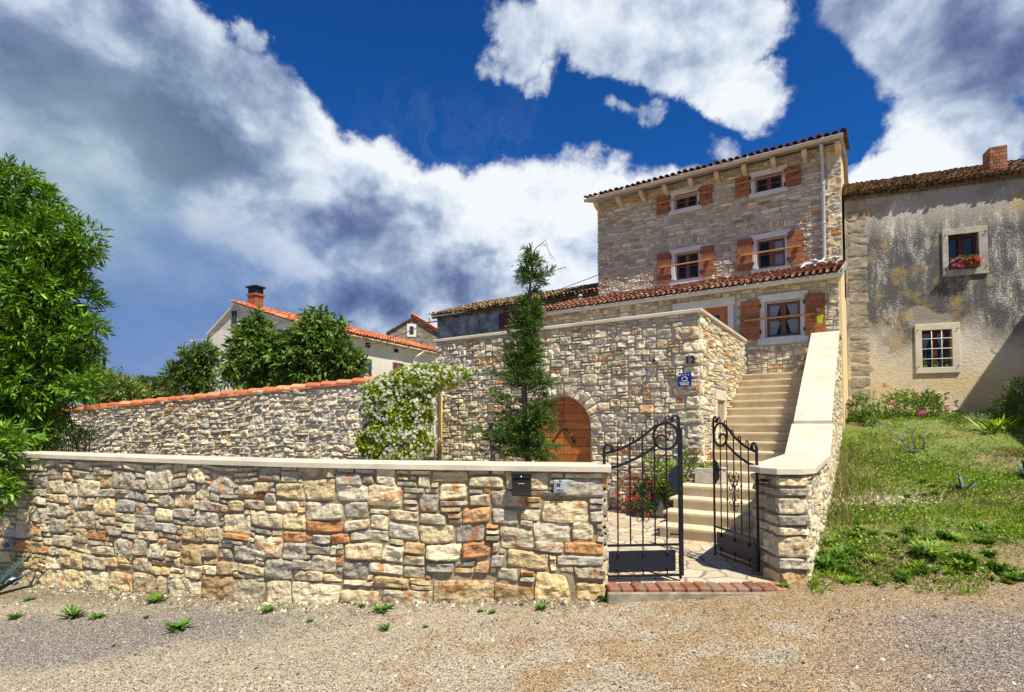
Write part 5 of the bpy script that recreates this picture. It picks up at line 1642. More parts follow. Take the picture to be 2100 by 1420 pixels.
k = MB(PN); k.add([(ca[0] - .03, .0, ne + .10), (cb_[0] + .10, .0, ne + .10), (cb_[0] + .10, .30, ne + .26), (ca[0] - .03, .30, ne + .26), (ca[0] - .03, .0, ne + .085), (cb_[0] + .10, .0, ne + .085)], [(0, 1, 2, 3), (0, 4, 5, 1)]); k.build('chimney_flashing', M_pipe, nl)
# bare rubble at the foot of the wall
k = MB(PN); fxx = PN.uv(1935, 815)[0]; r0 = np.random.RandomState(4)
stones(k, (fxx - .35, fxx + .38), (1.75, 2.5), .075, .06, [(2, 1, 3), (3, 2, 2), (2, 2, 2), (1, 1, 1)], occ=lambda s, z: ((s - fxx) / .33) ** 2 + ((z - 2.02) / .42) ** 2 > 1, dep=(.0, .02), rough=.02, seed=63, mot=(.2, .5), jit=.3)
k.build('bare_rubble', M_front, nl)

# window box with geraniums on the upper sill
x0, x1, z0, z1 = n1o
wb = thing('window_box', PN.P((x0 + x1) / 2, -.12, z0), 'brown window box of pink and red geraniums on the neighbouring upper sill', 'window box')
k = MB(PN); k.bbox((x0 + .03, -.20, z0 + .01), (x1 - .03, -.055, z0 + .13), .01); k.build('box', M_sash, wb)
k = MB(PN); crown(k, [(((x0 + x1) / 2, -.14, z0 + .19), ((x1 - x0) / 2, .10, .10))], 160, 4, .05, .7, seed=12, slen=.03); k.build('foliage', L_rosel, wb)
gg = np.random.RandomState(3)
red = [((x0 + x1) / 2 + (x1 - x0) * (-.08 + .62 * q), -.20 - .04 * gg.rand(), z0 + .08 + .18 * gg.rand()) for q in gg.rand(26)]
pnk = [(x0 - .02 + (x1 - x0) * .42 * q, -.20 - .04 * gg.rand(), z0 + .04 + .20 * gg.rand()) for q in gg.rand(15)]
blossoms(PN, red, .024, L_red, wb, seed=5, per=6, spread=.8); blossoms(PN, pnk, .022, L_pink, wb, seed=6, per=6, spread=.8)
# three small pots inside the barred window
x0, x1, z0, z1 = n2o
for i, (f, lb) in enumerate(((.14, 'small pot plant at the left behind the barred window'), (.5, 'small pot plant in the middle behind the barred window'), (.87, 'small pot plant at the right behind the barred window'))):
    cx_ = x0 + (x1 - x0) * f
    pp = thing('pot_plant', PN.P(cx_, .07, z0), lb, 'pot plant', 'pot plants behind the barred window')
    k = MB(PN); k.lathe([(0, 0), (.035, 0), (.045, .07), (.038, .07), (0, .06)], (cx_, .07, z0 + .002), 14); k.build('pot', M_trough, pp)
    k = MB(PN); crown(k, [((cx_, .07, z0 + (.15 if i == 0 else .12)), (.05, .04, .09 if i == 0 else .05))], 30, 4, .045, .3, seed=70 + i, slen=.03); k.build('foliage', L_weed, pp)

# house beyond the right edge of the frame whose roof shades the neighbour's wall and garden
A_ = PN.P(*[PN.uv(2100, 655)[0], 0, PN.uv(2100, 655)[1]]); B_ = PN.P(*[PN.uv(1972, 838)[0], 0, PN.uv(1972, 838)[1]])
kk = 5.2
A2 = A_ + SUN * kk; B2 = B_ + SUN * kk
dirh = Vector((A2.x - B2.x, A2.y - B2.y)); dl2 = dirh.length; dirh /= dl2
sl_ = (A2.z - B2.z) / dl2
hf = Fr((B2.x, B2.y), (dirh.x, dirh.y))
hb = MB(hf)
hw2 = 3.2
poly = [(0, 0), (hw2 * 2, 0), (hw2 * 2, B2.z), (hw2, B2.z + hw2 * sl_ * .8), (0, B2.z)]
poly = [(0, 0), (hw2 * 2, 0), (hw2 * 2, B2.z), (hw2, B2.z + hw2 * sl_), (0, B2.z)]
hb.xprism(poly[::1], -5.5, 0)
so = thing('gabled_house', (B2.x, B2.y, 0), 'cream gabled house just beyond the right edge that throws the slanting shade', 'house')
hb.build('wall', M_plwhite, so)
rb = MB(hf)
rb.xprism([(-.1, B2.z - .1 * sl_ + .004), (hw2, B2.z + hw2 * sl_ + .004), (hw2, B2.z + hw2 * sl_ + .10), (-.1, B2.z - .1 * sl_ + .10)], -5.6, .02); rb.xprism([(hw2, B2.z + hw2 * sl_ + .004), (hw2 * 2 + .1, B2.z - .1 * sl_ + .004), (hw2 * 2 + .1, B2.z - .1 * sl_ + .10), (hw2, B2.z + hw2 * sl_ + .10)], -5.6, .02, tint=(.5, 1, 0))
rb.build('roof', T_orange, so)

# ------------------------------------------------------------------ white house far left
fh = thing('farm_house', (-9, 30, 0), 'long cream plastered house with orange tiled roof and brick chimney beyond the trees', 'house')
PC = Fr((-10.45, 25.0), (.447, .894))        # long side, x runs away; y into the house
PG = Fr((-15.6, 27.6), (.894, -.447))        # gable side facing the road
LONG = 13.5; GW_ = float(np.hypot(-10.45 + 15.6, 25 - 27.6))
ew = np.mean([PC.uv(592, 664)[1], PC.uv(885, 722)[1]])
apx = PG.uv(487, 615); print('farm eave', ew, 'apex', apx, GW_)
le = PG.uv(437, 680)[1]
k = MB(PC); k.box((0.0, .01, 0), (LONG, GW_ - .01, ew)); 
k.build('wall', M_plwhite, fh)
ax_ = apx[0]; az_ = apx[1] - .2
k = MB(PG)
stucco = simple('rough_stucco', (.52, .49, .42), (.66, .62, .54), 2, .95, 1.0, 18, bd=.05)
k.xprism([(0, 0), (GW_, 0), (GW_, ew + .1), (ax_, az_ - .10), (0, le - .05)], -.01, .3)
k.build('gable_wall', stucco, fh)
# roof slopes
k = MB()
ridge0 = PG.P(ax_, -.15, az_); eave0 = PC.P(-.15, -.45, ew - .02)
Sv = np.array(ridge0 - eave0); Av = np.array([.447, .894, 0])
Sv2 = Sv - Av * (Sv @ Av); Ls = np.linalg.norm(Sv2)
tiles(k, eave0, Av, Sv2 / Ls, LONG + .4, Ls, .24, .42, seed=9, r=.105)
k.build('roof', T_orange, fh)
e0, r0_ = np.array(eave0), np.array(ridge0)
l0 = np.array(PG.P(-.12, -.15, le - .12)); e1, r1, l1 = e0 + Av * (LONG + .3), e0 + Av * (LONG + .3) + Sv2, l0 + Av * (LONG + .3)
k = MB(); dz = np.array([0, 0, -.07]); r0b = e0 + Sv2
k.add([e0 - [0, 0, .01], r0b - [0, 0, .01], l0, e1, r1, l1, e0 + dz, r0b + dz, l0 + dz, e1 + dz, r1 + dz, l1 + dz], [(0, 3, 4, 1), (1, 4, 5, 2), (6, 7, 10, 9), (7, 8, 11, 10), (0, 1, 7, 6), (1, 2, 8, 7), (0, 6, 9, 3), (2, 5, 11, 8)])
k.build('roof_deck', M_plwhite, fh)
for i in range(16):
    k = MB(PC); xx = .4 + i * .82; k.box((xx, -.40, ew - .16), (xx + .10, .0, ew - .07)); k.build('rafter_end', M_step, fh)
cx1, cz1 = PG.uv(524, 632, .8)
k = MB(PG)
nl_ = int((PG.uv(522, 608, .8)[1] - (az_ - .5)) / .10)
for i in range(nl_):
    for j in range(3):
        for yy in (.55, .8): k.bbox((cx1 - .30 + j * .2, yy, az_ - .5 + i * .10), (cx1 - .11 + j * .2, yy + .24, az_ - .41 + i * .10), .008, tint=(rs.rand() * .4, .9 + .3 * rs.rand(), 0))
zt_ = az_ - .5 + nl_ * .10
k.bbox((cx1 - .36, .50, zt_), (cx1 + .36, 1.10, zt_ + .10), .01, tint=(.1, 1, 0)); 
k.box((cx1 - .28, .57, zt_ + .10), (cx1 + .28, 1.03, zt_ + .42), mat=1); k.bbox((cx1 - .38, .48, zt_ + .42), (cx1 + .38, 1.12, zt_ + .50), .01, mat=1)
k.build('chimney', [brick, M_black], fh)
def small_win(fr, tl, br, mat, par, name='window', arched=False, sur=.10, grid=False):
    (a, d_), (b, c) = fr.uv(*tl), fr.uv(*br)
    k = MB(fr); k.bbox((a - sur, -.05, c - sur), (b + sur, .02, d_ + sur), .01); w = k.build(name, M_plwhite, par)
    k = MB(fr)
    k.box((a, -.06, c), (b, -.052, d_)); 
    k.build('pane', M_glassd, w)
    k = MB(fr); t = .05 * max(1, (b - a) / 1.0)
    for (xa, xb, za, zb) in ((a, b, c, c + t), (a, b, d_ - t, d_), (a, a + t, c + t, d_ - t), (b - t, b, c + t, d_ - t), ((a + b) / 2 - t / 2, (a + b) / 2 + t / 2, c + t, d_ - t)): k.bbox((xa, -.085, za), (xb, -.061, zb), .004, tint=(.5, 1, 0))
    if grid:
        for q in (.33, .66): k.bbox((a + t, -.082, c + (d_ - c) * q - t / 3), (b - t, -.062, c + (d_ - c) * q + t / 3), .004, tint=(.5, 1, 0))
    k.build('window_frame', mat, w)
small_win(PC, (804, 743), (826, 760), M_redf, fh, grid=True)
small_win(PC, (748, 703), (757, 714), M_dark, fh, sur=.12); small_win(PC, (807, 715), (815, 724), M_dark, fh, sur=.12)
small_win(PC, (742, 735), (760, 765), M_sashr, fh, sur=.14)
small_win(PG, (478, 639), (488, 664), M_grn, fh, sur=.04)
k = MB(PC); s_, z_ = PC.uv(853, 726); k.tube([(s_ + .3, -.42, ew - .10), (s_ - .1, -.40, ew - .35), (s_ - .35, -.10, ew - .6), (s_ - .35, -.08, ew - 1.6), (s_ + 2.4, -.10, ew - 2.0)], .06, 8); k.build('downpipe', M_pipe, fh)
# street lamp arm on the gable corner
k = MB(PG); s_, z_ = PG.uv(437, 698); k.tube([(0, -.02, z_), (-.35, -.1, z_ + .05), (-.9, -.2, z_ + .06)], .03, 6); k.lathe([(.0, .06), (.12, .03), (.20, -.05), (.0, -.05)], (-1.05, -.22, z_ + .02), 10); k.build('lamp', M_pipe, fh)

# small stone gable house further back
PS = Fr(at(905, 700, 44)[:2], (.97, .22))
ss = thing('stone_cottage', PS.P(-3, 2, 0), 'small brown stone gabled house with one dark window behind the orange roof', 'house')
sL, sR = PS.uv(798, 690)[0], PS.uv(905, 690)[0]
sa_ = PS.uv(847, 652); sle = PS.uv(800, 683)[1]; sre = PS.uv(893, 680)[1]
k = MB(PS)
xr = sR + 1.0; zr_ = sa_[1] + (sre - sa_[1]) * (xr - sa_[0]) / (PS.uv(893, 680)[0] - sa_[0])
k.xprism([(sL, 0), (xr, 0), (xr, zr_), (sa_[0], sa_[1]), (sL, sle)], 0, .4)
m_, T = newmat('dark_rubble')
o = obc(T); v = T.voro(T.scale(o, (1, 1, 1.6)), 3.2, 'F1', 'Color'); vv = T.node('ShaderNodeSeparateColor', ins={0: v}).outputs[0]
c = T.ramp(vv, [(0, (.10, .085, .06)), (.5, (.22, .18, .13)), (1, (.36, .30, .22))]); c = T.mix(T.rng(T.voro(T.scale(o, (1, 1, 1.6)), 3.2, 'DISTANCE_TO_EDGE'), .03, .08, 1, 0), c, (.20, .18, .15))
finish(T, c, .95, T.bump(T.noise(o, 12, 6, .7), .8, .05))
k.build('gable_wall', m_, ss)
k = MB(PS)
def rslab(x0, z0, x1, z1, mat=0): k.xprism([(x0, z0), (x1, z1), (x1, z1 + .12), (x0, z0 + .12)] if x1 > x0 else [(x1, z1), (x0, z0), (x0, z0 + .12), (x1, z1 + .12)], -.25, 6, tint=(.5, 1, 0))
k.xprism([(sL - .25, sle - .1), (sa_[0], sa_[1]), (sa_[0], sa_[1] + .10), (sL - .25, sle)], -.2, 6, mat=1); rslab(sa_[0], sa_[1] + .02, xr + .1, zr_ - .0)
k.build('roof_slab', [T_orange, M_bark], ss)
k = MB()
rA = np.array(PS.P(xr + .1, -.25, zr_ + .12)); rB = np.array(PS.P(sa_[0], -.25, sa_[1] + .14))
tiles(k, rA, np.array([PS.b[0], PS.b[1], 0]), (rB - rA) / np.linalg.norm(rB - rA), 6.2, np.linalg.norm(rB - rA), .28, .45, seed=19, r=.11)
k.build('roof', T_orange, ss)
small_win(PS, (840, 670), (848, 686), M_dark, ss, sur=.22)
# ------------------------------------------------------------------ rubble wall with tile coping on the left
TWA = np.array([-11.6, 13.2]); TWB = np.array([-2.15, 10.45])
PL = Fr(TWA, TWB - TWA); TL_ = float(np.hypot(*(TWB - TWA)))
zA = PL.uv(100, 842)[1]; zB = PL.uv(830, 770)[1]; sA_, sB_ = PL.uv(100, 842)[0], PL.uv(830, 770)[0]
def ttop(s): return zA + (zB - zA) * (s - sA_) / (sB_ - sA_)
print('tile wall', zA, zB, TL_)
tw = thing('rubble_wall', PL.P(TL_ / 2, .2, 0), 'long rubble stone wall with white mortar and orange tile coping on the left', 'wall')
k = MB(PL)
k.add([(0, 0.012, -.2), (TL_, 0.012, -.2), (TL_, 0.012, ttop(TL_) - .02), (0, 0.012, ttop(0) - .02), (0, .40, -.2), (TL_, .40, -.2), (TL_, .40, ttop(TL_) - .02), (0, .40, ttop(0) - .02)],
      [(0, 1, 2, 3), (5, 4, 7, 6), (3, 2, 6, 7), (0, 3, 7, 4), (1, 5, 6, 2)])
k.build('mortar', M_mort_p, tw)
def twmap(V):
    V = V.copy(); V[:, 2] = V[:, 2] / 2.0 * (ttop(V[:, 0]) - .06); return V
k = MB(PL)
stones(k, (.3, TL_), (.45, 2.0), .075, .052, [(4, 2, 4), (3, 2, 5), (5, 2, 3), (4, 3, 2), (3, 1, 4), (2, 1, 3), (5, 1, 2), (2, 2, 3)], gap=.014, dep=(.01, .045), rough=.022, seed=71, tmap=twmap, jit=.42,
       warm=lambda s, z, h, a, r: (.86 if r.rand() < .05 else h * .6), mot=(.2, .6), rnd=.22, wob=.06)
k.build('stonework', M_terr, tw)
k = MB(PL)      # orange coping: overlapping half-round tiles running along the wall
n = int(TL_ / .36)
gg = np.random.RandomState(2)
for i in range(n):
    s0 = i * TL_ / n; z0 = ttop(s0); z1 = ttop(s0 + .40)
    for (yo, rr, dz) in ((.13, .15, 0), (.30, .15, 0)) if False else ((.19, .165, 0),):
        V = []
        m = 9
        for (ss_, zz, r_) in ((s0 - .03, z0 - .045, rr * 1.0), (s0 + .40, z1 - .045, rr * .90)):
            for r2 in (r_, r_ - .018):
                for q in range(m):
                    a = math.pi * q / (m - 1)
                    V.append((ss_ + .004 * gg.randn() * 0, yo - (r2 + .03) * math.cos(a), zz + r2 * .52 * math.sin(a) + (-.004 if ss_ > s0 else .028)))
        Fq = []
        for q in range(m - 1):
            Fq += [(q, q + 1, 2 * m + q + 1, 2 * m + q), (m + q, 3 * m + q, 3 * m + q + 1, m + q + 1), (q, m + q, m + q + 1, q + 1), (2 * m + q, 2 * m + q + 1, 3 * m + q + 1, 3 * m + q)]
        k.add(V, Fq, tint=(gg.rand(), .75 + .4 * gg.rand(), 0))
k.build('tile_coping', T_orange, tw)
k = MB(PL)
for i in range(int(TL_ / .30)):
    s0 = i * .30; k.add([(s0 + .002, -.045, ttop(s0) - .085), (s0 + .298, -.045, ttop(s0 + .3) - .085), (s0 + .298, .40, ttop(s0 + .3) - .085), (s0 + .002, .40, ttop(s0) - .085),
                         (s0 + .002, -.045, ttop(s0) - .048), (s0 + .298, -.045, ttop(s0 + .3) - .048), (s0 + .298, .40, ttop(s0 + .3) - .048), (s0 + .002, .40, ttop(s0) - .048)],
                        [(0, 3, 2, 1), (4, 5, 6, 7), (0, 1, 5, 4), (1, 2, 6, 5), (2, 3, 7, 6), (3, 0, 4, 7)], tint=(gg.rand(), .7 + .4 * gg.rand(), 0))
k.build('edge_tiles', T_orange, tw)

# ------------------------------------------------------------------ iron gate, two leaves
KG = 1 / 772.0
def gate_leaf(name, loc, rz, label, mirror):
    """built from the hinge along +x; sizes measured on the photograph"""
    t = thing(name, loc, label, 'gate', 'iron gate leaves', rz=rz)
    X = lambda v: (v - 62) * KG * (-1 if mirror else 1)
    Z = lambda v: (1250 - v) * KG
    P3_ = lambda x, z: (X(x), 0, Z(z))
    def arcpts(cx, cz, rx, rz_, a0, a1, n=14): return [P3_(cx + rx * math.cos(a), cz - rz_ * math.sin(a)) for a in np.linspace(R_(a0), R_(a1), n)]
    def part(nm): return LB(), nm
    def fin(k, nm, mat=M_iron, par=t): return k.build(nm, mat, par)
    def barr(pts, r, n=4): 
        k.tube(pts, r, n, twist=0, smooth=False)
    # outer frame: hinge stile with its scroll, free stile, rails
    k = LB(); k.tube([P3_(62, 1235), P3_(62, 300)] + arcpts(92, 295, 28, 32, 180, -60, 9), .0145, 8); fin(k, 'hinge_stile')
    k = LB()
    zs = np.linspace(1245, 90, 60); k.tube([P3_(622 + 1.5 * math.sin(q * .35), q) for q in zs] + arcpts(596, 85, 26, 32, 0, 215, 10), .013, 6); fin(k, 'free_stile')
    k = LB(); k.tube([P3_(574, 88), P3_(584, 92)], .020, 8); fin(k, 'scroll_end')
    if not mirror:
        k = LB(); k.flat([P3_(640, 1222), P3_(640, 150)], .022, .008); fin(k, 'stop_bar')
    for zz in (1215, 995):
        k = LB(); k.flat([P3_(62, zz), P3_(622, zz)], .020, .020); fin(k, 'rail')
    # the two sweeping bands that end in the circle
    def curve(pts, n=22):
        P = np.array(pts, float); tt_ = np.arange(len(P)); q = np.linspace(0, len(P) - 1, n)
        A = np.stack([np.interp(q, tt_, P[:, i]) for i in range(2)], 1)
        for _ in range(3): A[1:-1] = (A[:-2] + 2 * A[1:-1] + A[2:]) / 4
        return [P3_(*p) for p in A]
    k = LB()
    k.flat(curve([(66, 328), (160, 308), (260, 262), (345, 212), (400, 165), (440, 135)]) + arcpts(522, 205, 92, 98, 138, -250, 34)[1:], .024, .012); fin(k, 'upper_band')
    k = LB()
    k.flat(curve([(66, 442), (160, 425), (260, 385), (345, 345), (400, 305), (440, 282)], 16), .024, .012); fin(k, 'lower_band')
    k = LB()
    a = np.linspace(0, 1, 16)
    k.flat([P3_(492 + (52 - 8 * q) * math.cos(R_(225 - 215 * q)), 245 - (52 - 8 * q) * math.sin(R_(225 - 215 * q))) for q in a], .020, .012); fin(k, 'inner_scroll')
    # bars with small scroll tips
    tops = {160: 262, 253: 226, 345: 178, 437: 102, 525: 70}
    for bx, tz in tops.items():
        k = LB(); zs = np.linspace(990, tz, 40)
        k.tube([(X(bx) + .0012 * math.sin(q * .22), .0012 * math.cos(q * .22), Z(q)) for q in zs] + [(X(bx + 14 + 14 * math.cos(w_)), 0, Z(tz - 14 * math.sin(w_))) for w_ in np.linspace(math.pi, -.9, 9)], .0072, 6)
        fin(k, 'bar')
    for bx in (160, 345, 525):
        k = LB(); k.tube([P3_(bx, 998), P3_(bx, 1052)], .006, 6); k.tube([(X(bx), -.008, Z(1040)), (X(bx), -.010, Z(1068))], [.007, .013], 8); fin(k, 'panel_clasp')
        k = LB(); k.tube([P3_(bx, 1212), P3_(bx, 1172)], .006, 6); k.tube([(X(bx), -.008, Z(1180)), (X(bx), -.010, Z(1160))], [.007, .013], 8); fin(k, 'panel_clasp')
    k = LB(); xa, xb = sorted((X(90), X(588))); k.bbox((xa, -.003, Z(1188)), (xb, .003, Z(1033)), .002); fin(k, 'kick_panel', M_ironp)
    # medallion of C scrolls round the middle bar
    def scroll(cx, cz, r0, r1, a0, a1, n=16):
        return [(X(cx + (r0 + (r1 - r0) * q) * math.cos(R_(a0 + (a1 - a0) * q))), -.004, Z(cz - (r0 + (r1 - r0) * q) * math.sin(R_(a0 + (a1 - a0) * q)))) for q in np.linspace(0, 1, n)]
    for sg in (-1, 1):
        for (cx, cz, r0, r1, a0, a1) in ((36, 548, 40, 14, 100, -260), (34, 600, 34, 10, 250, -60), (46, 640, 32, 10, -250, 60), (42, 706, 32, 10, 250, -60), (40, 760, 36, 12, -250, 60), (30, 806, 26, 10, 120, 420)):
            k = LB()
            aa0, aa1 = (a0, a1) if sg > 0 else (180 - a0, 180 - a1)
            k.tube(scroll(345 + sg * cx, cz, r0, r1, aa0, aa1), .0045, 6); fin(k, 'scroll')
        k = LB(); k.tube([P3_(345, 640), P3_(345 + sg * 30, 600), P3_(345 + sg * 62, 560), P3_(345 + sg * 55, 535)], .0045, 5); fin(k, 'scroll')
    for zz in (545, 675, 810):
        k = LB(); k.tube([P3_(345, zz - 8), P3_(345, zz + 8)], .012, 8); fin(k, 'collar')
    for bx in (253, 437):
        for zz in (612, 740):
            k = LB(); k.tube([P3_(bx, zz - 6), P3_(bx, zz + 6)], .011, 8); fin(k, 'collar')
    # hammered lock plate with a ragged edge
    k = LB()
    ed = [(612, 418), (585, 432), (562, 450), (548, 475), (540, 500), (548, 528), (542, 555), (552, 582), (572, 598), (590, 618), (612, 632)]
    pl = [(X(a_), Z(b_2)) for a_, b_2 in ed]
    if mirror: pl = pl[::-1]
    k.xprism(pl[::-1], -.006, .004); lp = fin(k, 'lock_plate', M_ironp)
    if mirror:
        k = LB()
        for s_ in (-1, 1):
            k.tube([(X(575), s_ * .005, Z(505)), (X(575), s_ * .05, Z(505)), (X(560), s_ * .055, Z(500)), (X(535), s_ * .05, Z(515)), (X(520), s_ * .055, Z(500))], .007, 8)
        k.build('handle', M_iron, lp)
    else:
        k = LB(); k.tube([P3_(552, 922), P3_(575, 918), P3_(612, 924)], [.010, .012, .006], 8); fin(k, 'drop_bolt')
    for zz in (560, 1100):
        k = LB(); k.tube([P3_(62, zz - 14), P3_(62, zz + 14)], .019, 10); fin(k, 'hinge')
    return t
h1 = (.868, 5.06); f1_ = .085
gate_leaf('gate_leaf', (h1[0], h1[1], .145), f1_, 'left black iron gate leaf standing nearly closed beside the end of the garden wall', False)
dx, dy = 2.437 - 2.288, 5.33 - 5.99
gate_leaf('gate_leaf', (2.425, 5.33, .145), math.atan2(dy, dx), 'right black iron gate leaf swung inwards against the stair wall pier', True)
# rosette fixing on the pier
k = MB(); p_ = at(1566, 986, 5.22)
k.lathe([(0, .02), (.02, .018), (.045, .0), (.02, -.012), (0, -.012)], (p_.x, p_.y, p_.z), 10); k.tube([(p_.x - .06, p_.y + .04, p_.z), (p_.x + .05, p_.y, p_.z)], .009, 6)
k.build('gate_stay', M_black, sw)

# ------------------------------------------------------------------ things in the courtyard
g = np.random.RandomState(77)
def onstep(px, py, z):  # point of a horizontal plane at height z seen in the photo direction
    r = ray(px, py); t = (z - EYE) / r[2]; return Vector((r[0] * t, r[1] * t, z))
zl = COURT + RISE * 4
pc = FR.P(-1.50, 2.72, zl)
pl_ = thing('stone_planter', pc, 'square hewn stone planter on the stair landing at the terrace corner', 'planter')
k = MB(FR)
x0, x1, y0, y1 = -1.72, -1.33, 2.56, 2.98
k.bbox((x0, y0, zl + .001), (x1, y0 + .07, zl + .23), .012); k.bbox((x0, y1 - .07, zl + .001), (x1, y1, zl + .23), .012); k.bbox((x0, y0 + .071, zl + .001), (x0 + .07, y1 - .071, zl + .228), .012); k.bbox((x1 - .07, y0 + .071, zl + .001), (x1, y1 - .071, zl + .228), .012)
k.build('trough', M_trough, pl_)
k = MB(FR); k.box((x0 + .071, y0 + .071, zl + .01), (x1 - .071, y1 - .071, zl + .20)); k.build('soil', M_soil, pl_)
k = MB(FR); crown(k, [((-1.55, 2.75, zl + .26), (.12, .10, .06))], 30, 5, .06, .3, seed=81, slen=.03); k.build('seedlings', L_weed, pl_)
# oleander: stems with long narrow leaves and pink flowers, left of the planter
op = FR.P(-2.15, 2.70, COURT)
ol = thing('oleander', op, 'green oleander with a few pink flowers against the terrace wall beside the planter', 'shrub')
sts = []
for i in range(11):
    a = g.rand() * 6.28; L = .7 + .55 * g.rand()
    w_ = wander(op, (math.cos(a) * .42, math.sin(a) * .3, 1), L, 7, .25, .1, seed=i); sts.append(w_); k = MB(); k.tube(w_, np.linspace(.012, .005, len(w_)), 5); k.build('stem', M_bark, ol)
P_, D_ = [], []
for w_ in sts:
    for q in range(50):
        f = .35 + .65 * g.rand(); idx = f * (len(w_) - 1); i0 = int(min(idx, len(w_) - 2)); p = w_[i0] + (w_[i0 + 1] - w_[i0]) * (idx - i0)
        a = g.rand() * 6.28; P_.append(p); D_.append((math.cos(a), math.sin(a), .55 + .6 * g.rand()))
k = MB(); tv, tf = leaf_t(.16, .25, True); n = len(P_)
k.inst(tv, tf, dirR(np.array(D_), g), np.array(P_), .10 + .07 * g.rand(n), tint=np.stack([g.rand(n), .8 + .5 * g.rand(n), 0 * g.rand(n)], 1)); k.build('foliage', L_grass, ol)
blossoms(None, [tuple(w_[-1] + g.randn(3) * .03) for w_ in sts[:6]], .022, L_mag, ol, seed=9, per=3)
# wagon wheel leaning on the wall
wc = onstep(1308, 1060, COURT)
wf = PT
ws, wz_ = PT.uv(1311, 1022); 
wl_ = thing('wagon_wheel', wf.P(ws, -.14, COURT), 'old brown spoked wooden wagon wheel leaning on the terrace wall behind the gate', 'wheel')
wr = .33; lean = .18
def wp(a, r, d=0): return (ws + r * math.cos(a), -.30 + (r * math.sin(a) + wr) * lean + d, COURT + .02 + wr + r * math.sin(a))
k = MB(PT); n = 36
V = []
for i in range(n):
    a = i / n * 2 * math.pi
    for (r, d) in ((wr, -.03), (wr, .03), (wr - .06, .03), (wr - .06, -.03)): V.append(wp(a, r, d))
k.add(V, [(i * 4 + j, ((i + 1) % n) * 4 + j, ((i + 1) % n) * 4 + (j + 1) % 4, i * 4 + (j + 1) % 4) for i in range(n) for j in range(4)], tint=(.4, 1.2, 0)); k.build('rim', M_cart, wl_)
for i in range(10):
    a = i / 10 * 2 * math.pi + .2; k = MB(PT); k.tube([wp(a, .06), wp(a, wr - .05)], .016, 6, tint=(g.rand(), 1.1, 0)); k.build('spoke', M_cart, wl_)
k = MB(PT); k.tube([wp(0, 0, -.10), wp(0, 0, .06)], [.055, .065], 14, tint=(.4, 1, 0)); k.build('hub', M_cart, wl_)
# trough of red geraniums by the lowest steps
gp_ = onstep(1352, 1062, COURT)
gt = thing('geranium_trough', gp_, 'rough stone trough overflowing with bright red geraniums beside the lowest steps', 'planter')
k = MB(); x, y = gp_.x, gp_.y + .16
ang = math.atan2(-.555, .832)
tf_ = Fr((x, y), (.832, -.555))
k = MB(tf_); k.bbox((-.20, -.16, COURT + .001), (.20, .18, COURT + .30), .04); k.build('trough', M_trough, gt)
k = MB(tf_); crown(k, [((-.04, -.04, COURT + .42), (.27, .20, .17)), ((-.12, -.22, COURT + .22), (.18, .12, .15))], 330, 4, .05, .85, seed=82, slen=.03); k.build('foliage', L_rosel, gt)
pts = [(-.08 + .30 * q[0], -.16 + .16 * q[1], COURT + .40 + .19 * q[2]) for q in g.randn(24, 3) * .7] + [(-.12 + .18 * q[0], -.30 + .06 * q[1], COURT + .22 + .12 * q[2]) for q in g.randn(9, 3) * .7]
pts = [(a_, b_2, max(c_, COURT + .08)) for a_, b_2, c_ in pts]
blossoms(tf_, pts, .020, L_red, gt, seed=10, per=7, spread=.9)
# wooden barrel-like post and grey box left of the wheel
bs_, bz_ = PT.uv(1246, 1010)
bt_ = thing('wooden_stump', PT.P(bs_, -.25, COURT), 'short brown wooden stump with a small grey box by the terrace wall', 'stump')
k = MB(PT); k.lathe([(0, 0), (.09, 0), (.10, .2), (.085, .42), (0, .42)], (bs_ - .06, -.25, COURT + .001), 12); k.build('stump', M_cart, bt_)
k = MB(PT); k.bbox((bs_ + .06, -.07, COURT + .22), (bs_ + .20, .0, COURT + .40), .008); k.build('box', M_plas, bt_)
# posts near the jasmine: two weathered posts and a yellow conduit
s_, z_ = PT.uv(903, 800, -.5)
gpo = thing('wooden_post', PT.P(s_, -.5, .03), 'tall grey weathered timber post with yellow conduit under the jasmine arch', 'post')
k = MB(PT)
k.bbox((s_ - .045, -.55, .0), (s_ + .0, -.48, z_ - .02), .006, tint=(.5, 1, 0)); k.bbox((s_ + .015, -.56, .0), (s_ + .055, -.50, z_ - .02), .006, tint=(.2, 1, 0)); k.build('timber', M_post, gpo)
k = MB(PT); k.tube([(s_ + .085, -.55, .0), (s_ + .085, -.55, z_ - .10)], .013, 8); k.build('conduit', M_yelp, gpo)
# stake and ties beside the cypress
CT = np.array([at(1078, 940, 6.95).x, 6.95, .06])
sk = thing('stake', (at(1003, 900, 6.85).x, 6.85, .06), 'dark weathered stake tied with green cord beside the young cypress', 'stake')
st_b, st_t = at(1011, 940, 6.85), at(1001, 832, 6.85)
k = MB(); d_ = (st_t - st_b) / (st_t.z - st_b.z); k.tube([st_b + d_ * (.06 - st_b.z), st_b, st_t], [.030, .028, .022], 8); k.build('pole', M_bark, sk)
ty = at(1008, 892, 6.85); k = MB()
for o_ in (0, .02): k.tube([(ty.x - .03, 6.82, ty.z + o_), (CT[0] - .05, 6.90, ty.z + .01 + o_), (CT[0] + .04, 6.93, ty.z + o_)], .006, 5)
k.build('cord', M_greenp, sk)
gs0, gs1 = at(955, 772, 8.9), at(1007, 762, 8.9)
gr_ = MB(); gr_.tube([gs0, gs1, gs1 + Vector((.1, .9, .03))], .016, 6); tag(gr_.build('green_pole', M_greenp), 'green plastic garden pole sticking out of the jasmine arch', 'pole')

